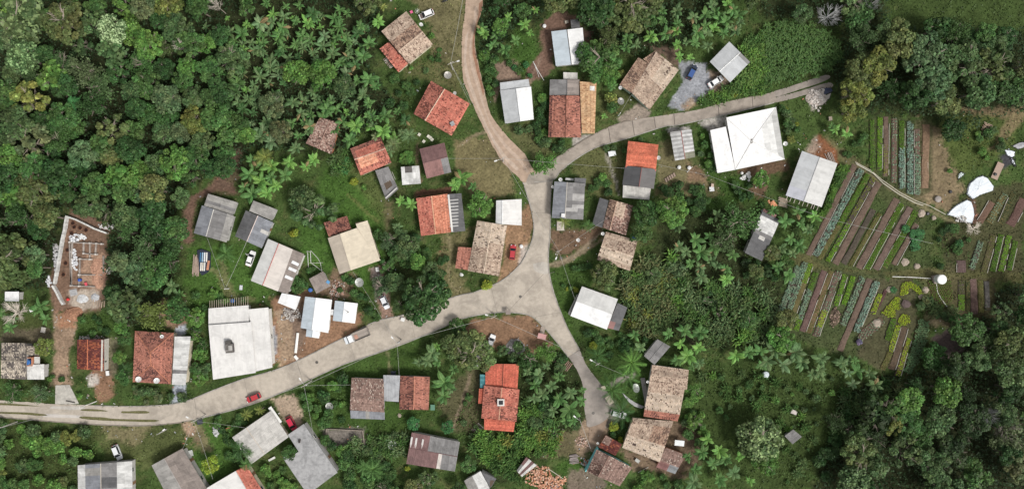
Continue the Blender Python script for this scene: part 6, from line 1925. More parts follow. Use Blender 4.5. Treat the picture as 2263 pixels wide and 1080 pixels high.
bed((1982, 439), (1897, 593), 14, [(0, 1, None)], U + ', with a white post at its top', BR, 'l')
bed((1991, 451), (1914, 595), 11, [(0, 1, 'herb')], U, OL, 'l')
bed((2011, 458), (1934, 595), 13, [(0, 1, None)], U + ', purplish', PB, 'l')
bed((2023, 468), (1953, 590), 12, [(0, 1, 'herb')], U + ', second from the right', OL)
bed((2025, 494), (1975, 585), 10, [(0, 1, None)], U + ', the shortest on the right', BR, 'l')
bed((1926, 266), (1926, 382), 9, [(0, 1, 'herb')], Tp, DK)
bed((1944, 262), (1943, 376), 10, [(0, 1, 'limed')], Tp, DK, 'l')
bed((1958, 258), (1957, 390), 10, [(0, .45, None), (.45, 1, 'yellow')], Tp, BR, 'l')
bed((1976, 262), (1975, 404), 11, [(0, 1, 'sparsek')], Tp + ', with pinkish soil', BR)
bed((1992, 268), (1992, 417), 11, [(0, .4, 'herb'), (.4, 1, 'kaleb')], Tp, DK, 'l')
bed((2010, 272), (2010, 428), 12, [(0, 1, 'kaleb')], Tp + ', the bluest', DK)
bed((2026, 285), (2027, 432), 11, [(0, .4, 'sparsek'), (.4, 1, 'kale')], Tp + ', rightmost', BR, 'r')
bed((2046, 275), (2044, 416), 14, [(0, 1, None)], Tp + ', tan brown', (.2, .135, .09))
bed((1763, 590), (1724, 690), 12, [(0, 1, 'kale')], Lw + ', leftmost', DK)
bed((1779, 581), (1732, 716), 12, [(0, 1, 'kale')], Lw + ', second from the left', DK)
bed((1790, 584), (1742, 724), 11, [(0, .3, 'limed'), (.3, 1, None)], Lw, OL, 'l')
bed((1801, 603), (1758, 729), 11, [(0, .3, 'herb'), (.3, .8, 'kale'), (.8, 1, 'limed')], Lw, DK)
bed((1822, 598), (1773, 732), 12, [(0, 1, None)], Lw, (.13, .085, .075), 'l')
bed((1837, 598), (1786, 735), 11, [(0, 1, 'grass')], Lw, (.15, .105, .06), 'l')
bed((1853, 600), (1802, 743), 12, [(0, .6, 'sparsek'), (.6, .85, 'lime'), (.85, 1, 'sparsek')], Lw, BR, 'l')
bed((1867, 608), (1846, 675), 10, [(0, 1, 'limed')], Lw + ', short', DK, 'l')
bed((1885, 611), (1864, 673), 10, [(0, 1, 'limed')], Lw + ', the brightest', (.07, .10, .03))
bed((1905, 614), (1861, 718), 12, [(0, 1, 'kale')], Lw + ', right of the bright lettuce', DK)
bed((1922, 616), (1856, 775), 12, [(0, 1, None)], Lw + ', the longest', BR)
bed((1936, 624), (1891, 732), 13, [(0, 1, 'kaleb')], Lw + ', right of the longest soil bed', DK, 'l')
bed((1944, 651), (1928, 692), 11, [(0, 1, 'lime')], Lw + ', beside the curved bed', DK)
bed((1958, 640), (1936, 686), 7, [(0, 1, 'brownsp')], Lw + ', dark reddish', (.09, .05, .05))
bed((1974, 705), (1960, 750), 12, [(0, 1, 'herb')], Lo, DK)
bed((1984, 720), (1967, 776), 11, [(0, 1, 'lime')], Lo + ', left one', DK, 'l')
bed((1967, 778), (1949, 816), 11, [(0, 1, 'grass')], Lo, OL)
bed((1999, 722), (1970, 816), 13, [(0, 1, 'brownsp')], Lo, (.10, .075, .055), 'l')
bed((2008, 749), (1983, 831), 10, [(0, 1, 'lime')], Lo + ', right one', (.12, .075, .065), 'l')
bed((2124, 619), (2124, 686), 13, [(0, .5, 'grass'), (.5, 1, 'limed')], Ri, DK)
bed((2138, 619), (2139, 690), 9, [(0, 1, 'dark')], Ri, OL)
bed((2150, 616), (2153, 694), 14, [(0, 1, None)], Ri, (.12, .08, .07))
bed((2166, 620), (2168, 690), 10, [(0, 1, 'grass')], Ri, OL)
bed((2180, 621), (2182, 680), 10, [(0, 1, None)], Ri + ', greyish', (.09, .085, .08))
bed((2195, 519), (2173, 603), 12, [(0, 1, 'grass')], Rt, (.10, .085, .05), 'l')
bed((2211, 519), (2192, 600), 11, [(0, 1, 'herb')], Rt, DK, 'l')
bed((2229, 522), (2211, 598), 11, [(0, 1, 'limed')], Rt, DK, 'l')
bed((2243, 533), (2229, 596), 10, [(0, 1, 'herb')], Rt + ', rightmost', DK, 'l')
bed((2166, 535), (2146, 596), 12, [(0, 1, 'kale')], Rt, DK)
bed((2124, 575), (2124, 602), 17, [(0, 1, None)], Rt + ', short', (.115, .08, .075), 'r')
bed((2192, 446), (2165, 491), 13, [(0, 1, None)], 'right of the lower pond cover', (.15, .095, .07), 'r')
bed((2220, 430), (2185, 492), 14, [(0, 1, 'sparsek')], 'right of the pond covers', OL)
bed((2240, 425), (2210, 494), 11, [(0, 1, 'dark')], 'right of the pond covers, dark', OL, 'r')
bed((2262, 440), (2232, 498), 17, [(0, 1, None)], 'at the far right edge', (.115, .07, .06), 'l')

seen_ = {}
for root, crops, where in BEDLIST:
    ws = [CROPWORD[c[2]] for c in crops]
    what = (' then '.join(dict.fromkeys(ws))) if len(ws) > 1 else ws[0]
    lab = ('bed of ' + what + ' ' + where)
    while len(lab.split()) > 16:
        lab = ' '.join(lab.split()[:16])
    root['label'] = lab

def crop_patch(poly, crop, sp, label, name, cat, soil=(.075, .06, .03)):
    c = P(sum(p[0] for p in poly) / len(poly), sum(p[1] for p in poly) / len(poly))
    root = thing(name, label, cat, c, 'vegetable beds of the market garden')
    m = MB()
    pts = [P(x, y, .1) for x, y in poly]
    for t in tessellate_polygon([pts]):
        q = [pts[i] for i in t]
        if (q[1] - q[0]).cross(q[2] - q[0]).z < 0:
            q = q[::-1]
        m.face(q, soil)
    m.build('soil', M_SOIL, root)
    xs, ys = [p[0] for p in poly], [p[1] for p in poly]
    st = sp / S
    spots = []
    j = 0
    y = min(ys)
    while y < max(ys):
        x = min(xs) + (st / 2 if j % 2 else 0)
        while x < max(xs):
            xx, yy = x + rnd.uniform(-.5, .5), y + rnd.uniform(-.5, .5)
            if pt_in(poly, xx, yy):
                p = P(xx, yy)
                spots.append((p.x, p.y, .12))
            x += st
        y += st * .87
        j += 1
    plants_on(spots, crop, root, 'lettuce_plants' if 'lime' in crop else 'kale_plants')
    occupy(poly)
crop_patch(pp("1988,634 1996,624 2003,620 2013,622 2028,632 2040,647 2036,652 2029,650 2015,638 2008,637 2007,650 1990,653"), 'lime', .46, 'curved patch of yellow green lettuce near the big round white tank', 'lettuce_patch', 'lettuce patch')
crop_patch(pp("1972,662 1980,655 1989,654 1988,672 1989,686 1981,682 1977,702 1960,700 1947,691"), 'lime', .46, 'triangular patch of yellow green lettuce below the curved one', 'lettuce_patch', 'lettuce patch')
crop_patch(pp("1990,694 2002,692 2011,700 2010,712 2003,718 1990,718 1983,712"), 'lime', .46, 'small rounded patch of pale lettuce below the triangular one', 'lettuce_patch', 'lettuce patch')
crop_patch(pp("1905,728 1925,712 1945,700 1955,712 1940,728 1915,745 1900,760 1895,745"), 'sparsek', .8, 'loose patch of grey green kale beside the long grey rock', 'kale_patch', 'kale patch', (.12, .085, .065))

crop_patch(pp("2030,702 2052,710 2046,755 2028,800 2004,830 1997,815 2014,768"), 'mass', .6, 'long dense grey green crop mass right of the bottom lettuce beds', 'crop_patch', 'crop patch')
crop_patch(pp("2050,622 2100,618 2105,660 2085,680 2060,655"), 'herb', .6, 'patch of green herbs below the big round white tank', 'herb_patch', 'herb patch')

# ------------------------------------------------------------------ plant prototypes (shared meshes)
def crown_mesh(seed, lobes=11, leaves=1300, leaf=.15, flat=.75, spread=.62, lr=(.26, .44), open_=0.0, flower=0.0, fcol=(5.0, 3.9, 5.2)):
    """unit crown: clumps of kite-shaped leaves on uneven lobes"""
    g = np.random.default_rng(seed)
    Cs, Ns, Cl, Sz = [], [], [], []
    cen = [(0, 0, .28)]
    k = 0
    while len(cen) < lobes and k < 400:
        k += 1
        a, t = g.uniform(0, 2 * np.pi), math.sqrt(g.random()) * spread
        z = math.sqrt(max(0, 1 - (t / .95) ** 2)) * flat * g.uniform(.45, .85) - .12
        c = (math.cos(a) * t, math.sin(a) * t, z)
        if all((c[0] - q[0]) ** 2 + (c[1] - q[1]) ** 2 > .055 for q in cen):
            cen.append(c)
    rad = [g.uniform(*lr) for _ in cen]
    tot = sum(r * r for r in rad)
    for c, r in zip(cen, rad):
        n = int(leaves * r * r / tot)
        d = g.normal(size=(n, 3))
        d /= np.linalg.norm(d, axis=1, keepdims=True)
        d[:, 2] = np.where(d[:, 2] < -.35, -d[:, 2], d[:, 2])
        rr = r * (1 - open_ * g.random(n) * .7) * g.uniform(.78, 1.08, n)
        p = np.array(c) + d * rr[:, None] * np.array([1, 1, .85])
        Cs.append(p)
        Ns.append(d * .75 + np.array([0, 0, .45]) + g.normal(size=(n, 3)) * .42)
        lv = g.uniform(.68, 1.36)
        hv = g.uniform(-.12, .16)
        cc = np.ones((n, 3)) * lv * g.choice([.6, .85, 1.0, 1.15, 1.75], (n, 1), p=[.22, .27, .25, .16, .10]) * g.uniform(.9, 1.1, (n, 1))
        cc[:, 0] *= 1 + hv + g.uniform(-.1, .1, n)
        if flower:
            fl = g.random(n) < flower * (.4 + 1.2 * (d[:, 2] > .15))
            cc[fl] = np.array(fcol) * g.uniform(.7, 1.1, (fl.sum(), 1))
        Cl.append(cc)
        Sz.append(leaf * g.uniform(.6, 1.35, n))
    V = leafcloud(np.concatenate(Cs), np.concatenate(Ns), np.concatenate(Sz), None, .8, g)
    return quads_mesh('crown', V, np.concatenate(Cl), M_LEAF)

def wispy_mesh(seed, n=1500):
    """open crown: feathery sprays along thin radial branches"""
    g = np.random.default_rng(seed)
    Cs, Ns, Cl = [], [], []
    for b in range(16):
        a, el = g.uniform(0, 2 * np.pi), g.uniform(.15, 1.2)
        d = np.array([math.cos(a) * math.cos(el), math.sin(a) * math.cos(el), math.sin(el) * .8])
        L = g.uniform(.75, 1.02)
        k = n // 16
        t = g.uniform(.25, 1, k) * L
        p = d[None] * t[:, None] + g.normal(size=(k, 3)) * .10 * np.array([1, 1, .6])
        Cs.append(p)
        Ns.append(g.normal(size=(k, 3)) * .5 + np.array([0, 0, .8]))
        Cl.append(np.ones((k, 3)) * g.uniform(.75, 1.25) * g.uniform(.6, 1.4, (k, 1)))
    V = leafcloud(np.concatenate(Cs), np.concatenate(Ns), .13 * g.uniform(.6, 1.3, len(np.concatenate(Cs))), None, .5, g)
    return quads_mesh('crown', V, np.concatenate(Cl), M_LEAF)

def bough_mesh(seed, nb=10, col=(.28, .24, .20), spread=1.0, thin=1.0, tips=3):
    """trunk from z=0 to 1 with limbs; unit height"""
    g = random.Random(seed)
    m = MB()
    m.tube([(0, 0, 0), (.02, .01, .35), (.0, .02, .68), (.02, 0, .85)], [.035 * thin, .028 * thin, .02 * thin, .012 * thin], 6, col)
    for b in range(nb):
        a = g.uniform(0, 6.28)
        z0 = g.uniform(.45, .82)
        l = g.uniform(.22, .36) * spread
        p0 = Vector((0, 0, z0))
        p1 = p0 + Vector((math.cos(a) * l * .5, math.sin(a) * l * .5, l * .3))
        p2 = p1 + Vector((math.cos(a + g.uniform(-.5, .5)) * l * .5, math.sin(a + g.uniform(-.5, .5)) * l * .5, l * .25))
        m.tube([p0, p1, p2], [.014 * thin, .010 * thin, .004 * thin], 4, jc(col, .15, g), False)
        for k in range(tips):
            aa = a + g.uniform(-1.1, 1.1)
            m.tube([p1, p1 + Vector((math.cos(aa) * l * .45, math.sin(aa) * l * .45, l * g.uniform(.05, .3)))], [.006 * thin, .002 * thin], 3, jc(col, .15, g), False)
    return m.mesh('trunk', M_BARK)

CROWN = {'round': [crown_mesh(s, 15, 1700, .125, .75, .66, (.20, .36)) for s in (1, 2, 3, 4)], 'lumpy': [crown_mesh(s, 12, 1500, .13, .85, .70, (.18, .36)) for s in (11, 12, 13, 14, 15)],
         'dense': [crown_mesh(s, 26, 2400, .105, .7, .76, (.13, .26)) for s in (21, 22, 23)], 'small': [crown_mesh(s, 7, 480, .24, .75, .5, (.34, .52)) for s in (31, 32, 33, 34)],
         'wispy': [wispy_mesh(s) for s in (41, 42, 43)], 'flower': [crown_mesh(s, 16, 2000, .12, .75, .68, (.2, .34), 0, .30) for s in (51,)], 'pale': [crown_mesh(s, 18, 2000, .13, .75, .68, (.2, .32), 0, .16, (3.4, 2.9, 3.2)) for s in (61,)],
         'broad': [crown_mesh(s, 14, 620, .21, .8, .72, (.2, .36)) for s in (81, 82)],
         'loose': [crown_mesh(s, 12, 900, .15, .75, .75, (.16, .30), .5) for s in (71, 72, 73)]}
TRUNK = [bough_mesh(s) for s in (1, 2, 3)]
PALETRUNK = bough_mesh(9, 12, (.42, .38, .33))
BARE = [bough_mesh(s, 26, (.40, .36, .31), 1.9, 1.0, 6) for s in (5, 6)]
BAREGREY = bough_mesh(8, 24, (.34, .34, .34), 1.9, .9, 6)

SPEC = {  # colour words and leaf albedo
 'D': ('dark green', (.040, .074, .024)), 'M': ('mid green', (.066, .112, .034)), 'B': ('bright green', (.105, .175, .042)), 'Y': ('yellow green', (.140, .172, .044)),
 'O': ('olive', (.105, .112, .042)), 'G': ('grey green', (.10, .132, .062)), 'L': ('lime green', (.22, .27, .035)), 'T': ('tan olive', (.115, .118, .056)), 'K': ('deep green', (.036, .056, .020)),
 'V': ('dull green', (.076, .106, .042)), 'E': ('emerald green', (.055, .14, .05)), 'C': ('cream flowering', (.10, .13, .055)), 'P': ('pale dotted', (.08, .11, .045))}
for k_ in 'DMBOGVTECPK':
    w_, c_ = SPEC[k_]
    SPEC[k_] = (w_, (c_[0] * .92, c_[1] * 1.15, c_[2] * 1.06))
PLANTS = []     # (object, px, py, size px, colour word, noun)

def tree(px, py, r, sp='M', form=None, h=None, noun='tree', label=None, name='tree', group='trees of the valley', trunk=None):
    h = h if h is not None else max(3.0, min(11.0, r * S * 1.55 + 1.5))
    word, col = SPEC[sp]
    form = form or rnd.choice(['round', 'lumpy', 'lumpy', 'dense'])
    zc = None
    R0 = r * S
    zc = max(.5, h - R0 * .75)
    k = (H - zc) / H
    R = R0 * k
    base = P(px, py, zc)
    root = thing(name, label, 'tree', (base.x, base.y, 0), group)
    t = link('trunk', trunk or rnd.choice(TRUNK), root, (0, 0, 0))
    t.scale = (h * .9 * min(1.6, max(.7, R / (h * .42))), h * .9 * min(1.6, max(.7, R / (h * .42))), h * .88)
    t.rotation_euler = (0, 0, rnd.uniform(0, 6.28))
    c = link('crown', rnd.choice(CROWN[form]), root, (0, 0, zc))
    c.scale = (R * 1.04 * rnd.uniform(.93, 1.07), R * 1.04 * rnd.uniform(.93, 1.07), R * rnd.uniform(.85, 1.1))
    c.rotation_euler = (0, 0, rnd.uniform(0, 6.28))
    v = rnd.uniform(.85, 1.18)
    c.color = (col[0] * v * rnd.uniform(.92, 1.08), col[1] * v, col[2] * v, 1)
    PLANTS.append((root, px, py, r, word, noun))
    return root

def shrub(px, py, r, sp='M', form='small', noun='bush', label=None, name='shrub', hk=1.0, group='bushes between the houses'):
    word, col = SPEC[sp]
    R = r * S
    b = P(px, py, R * .5)
    root = thing(name, label, 'bush', (b.x, b.y, 0), group)
    c = link('foliage', rnd.choice(CROWN[form]), root, (0, 0, R * .42 * hk))
    c.scale = (R * rnd.uniform(.92, 1.1), R * rnd.uniform(.92, 1.1), R * rnd.uniform(.8, 1.05) * hk)
    c.rotation_euler = (0, 0, rnd.uniform(0, 6.28))
    v = rnd.uniform(.85, 1.18)
    c.color = (col[0] * v, col[1] * v, col[2] * v, 1)
    PLANTS.append((root, px, py, r, word, noun))
    return root

# banana leaf: arched paddle with a pale midrib; unit length along +x
def paddle(seed, w=.16, droop=.32, torn=.0):
    g = random.Random(seed)
    m = MB()
    N = 6
    def P_(t):
        return Vector((t * .96, 0, .34 * math.sin(t * 2.0) - droop * t * t * 1.1))
    def W_(t):
        return w * (math.sin(min(1, t * 1.12 + .06) * math.pi) ** .55 if t < .99 else 0)
    for i in range(N):
        t0, t1 = .06 + .94 * i / N, .06 + .94 * (i + 1) / N
        p, q = P_(t0), P_(t1)
        a, b = W_(t0), W_(t1)
        k = g.uniform(.86, 1.14)
        for s in (1, -1):
            kk = k * (1.10 if s > 0 else .92)
            dz0, dz1 = -a * .42, -b * .42
            gap = torn * g.random() * .5
            m.face([p, q, q + Vector((-gap * .1, s * b, dz1)), p + Vector((gap * .1, s * a, dz0))] if s < 0 else [p, p + Vector((0, s * a, dz0)), q + Vector((-gap * .1, s * b, dz1)), q], (kk, kk, kk))
    mr = [P_(.0 + i / 6) + Vector((0, 0, .006)) for i in range(7)]
    m.tube(mr, [.018, .016, .014, .012, .009, .006, .003], 3, (2.0, 1.7, 2.0), False)
    return m.mesh('leaf', M_LEAF)
LEAVES = [paddle(1), paddle(2, .15, .45), paddle(3, .17, .22), paddle(4, .14, .6, .6)]
def stem_mesh():
    m = MB(); m.tube([(0, 0, 0), (0, 0, .6), (0, 0, 1.0)], [.16, .12, .07], 7, (.20, .20, .09)); return m.mesh('stem', M_BARK)
STEM = stem_mesh()

def banana(px, py, r, sp='M', label=None, n=None, name='banana_plant', wide=1.0):
    word, col = SPEC[sp]
    hs = rnd.uniform(1.7, 2.6) * min(1.25, r / 18 + .25)
    b = P(px, py, hs + .3)
    root = thing(name, label, 'banana plant', (b.x, b.y, 0), 'banana plants')
    st = link('stem', STEM, root, (0, 0, 0))
    st.scale = (1, 1, hs)
    n = (n or rnd.randint(7, 9)) + rnd.randint(-1, 1)
    r *= rnd.uniform(.78, 1.2)
    root.rotation_euler = (rnd.uniform(-.22, .22), rnd.uniform(-.22, .22), 0)
    a0 = rnd.uniform(0, 6.28)
    for k in range(n):
        lf = link('leaf', rnd.choice(LEAVES), root, (0, 0, hs * .97))
        L = r * S * rnd.uniform(.68, 1.2)
        lf.scale = (L, L * rnd.uniform(.95, 1.25) * wide, L)
        lf.rotation_euler = (rnd.uniform(-.15, .15), rnd.uniform(-.45, .15), a0 + k * 6.283 / n + rnd.uniform(-.28, .28))
        v = rnd.uniform(.8, 1.25)
        y = rnd.uniform(.9, 1.12)
        v *= 1.45
        lf.color = (col[0] * v * y, col[1] * v, col[2] * v * 1.05, 1)
        if rnd.random() < .02:
            lf.color = (.24, .19, .09, 1)
    PLANTS.append((root, px, py, r, word, 'banana plant'))
    return root

def frond_mesh(seed, nl=15, w=.24, droop=.5, up=.38):
    g = random.Random(seed)
    m = MB()
    def P_(t):
        return Vector((t, 0, up * math.sin(t * 2.2) - droop * t * t))
    m.tube([P_(i / 6) for i in range(7)], [.016, .014, .011, .009, .007, .004, .002], 3, (1.7, 1.5, 1.4), False)
    for i in range(nl):
        t = .14 + .86 * i / nl
        p = P_(t)
        l = w * math.sin(min(1, t * .8 + .22) * math.pi) ** .6 + .02
        for s in (1, -1):
            d = Vector((l * .75, s * l, -l * .45 * g.uniform(.6, 1.3)))
            k = g.uniform(.75, 1.3)
            q = Vector((.021, 0, 0))
            m.face([p - q, p + q, p + d] if s > 0 else [p + q, p - q, p + d], (k, k, k))
    return m.mesh('frond', M_LEAF)
FRONDS = [frond_mesh(1), frond_mesh(2, 15, .2, .62), frond_mesh(3, 14, .26, .35)]

def palm(px, py, r, sp='M', label=None, h=3.0, n=None, name='palm_tree', fat=1.0):
    word, col = SPEC[sp]
    b = P(px, py, h)
    root = thing(name, label, 'palm tree', (b.x, b.y, 0), 'palm trees')
    m = MB(); m.tube([(0, 0, 0), (.05, 0, h * .5), (0, 0, h)], [.16, .12, .09], 6, (.24, .21, .17)); o = link('trunk', m.mesh('trunk', M_BARK), root)
    n = n or rnd.randint(9, 12)
    a0 = rnd.uniform(0, 6.28)
    for k in range(n):
        f = link('frond', rnd.choice(FRONDS), root, (0, 0, h))
        L = r * S * rnd.uniform(.85, 1.12)
        f.scale = (L, L * fat, L)
        f.rotation_euler = (0, rnd.uniform(-.45, .15), a0 + k * 6.283 / n + rnd.uniform(-.2, .2))
        v = rnd.uniform(.8, 1.25)
        v *= 1.4
        f.color = (col[0] * v, col[1] * v, col[2] * v, 1)
    PLANTS.append((root, px, py, r, word, 'palm'))
    return root

def cane_mesh(seed, n=60):
    """tussock of long arching blades; unit radius"""
    g = np.random.default_rng(seed)
    a = g.uniform(0, 2 * np.pi, n)
    F, C = [], []
    for i in range(n):
        d = np.array([math.cos(a[i]), math.sin(a[i]), 0])
        s = np.array([-d[1], d[0], 0])
        o = np.array([g.normal() * .3, g.normal() * .3, 0])
        L, hgt, w = g.uniform(.55, 1.1), g.uniform(.45, 1.15), g.uniform(.05, .085)
        pts = [o + d * L * t + np.array([0, 0, hgt * math.sin(t * 2.3)]) for t in (.05, .38, .72, 1.0)]
        ws = [w * .7, w, w * .8, .004]
        c = np.array([1, 1, 1]) * g.uniform(.65, 1.35)
        c[0] *= g.uniform(.9, 1.3)
        for k in range(3):
            F.append([pts[k] - s * ws[k], pts[k + 1] - s * ws[k + 1], pts[k + 1] + s * ws[k + 1], pts[k] + s * ws[k]])
            C.append(c)
    return quads_mesh('blades', np.array(F), np.array(C), M_LEAF)
CANES = [cane_mesh(s) for s in (1, 2, 3, 4)]

def cane(px, py, r, sp='V', label=None, name='cane_clump', noun='tall grass clump'):
    word, col = SPEC[sp]
    R = r * S
    b = P(px, py, R * .6)
    root = thing(name, label, 'grass clump', (b.x, b.y, 0), 'clumps of tall arching grass')
    col = tuple(x * 1.35 for x in col)
    c = link('blades', rnd.choice(CANES), root, (0, 0, 0))
    c.scale = (R, R, R * rnd.uniform(.9, 1.3))
    c.rotation_euler = (0, 0, rnd.uniform(0, 6.28))
    v = rnd.uniform(.8, 1.2)
    c.color = (col[0] * v, col[1] * v, col[2] * v, 1)
    PLANTS.append((root, px, py, r, word, noun))
    return root

def bare(px, py, r, label, me=None, h=7, tint=1.0):
    b = P(px, py, h * .7)
    root = thing('bare_tree', label, 'tree', (b.x, b.y, 0), None)
    t = link('trunk', me or BARE[0], root)
    s = r * S / .75
    t.scale = (s, s, h)
    t.color = (tint, tint, tint, 1)
# ------------------------------------------------------------------ trees that stand out
def many(s, f, **kw):
    for t in s.split(';'):
        t = t.split()
        if t:
            f(float(t[0]), float(t[1]), float(t[2]), *t[3:], **kw)

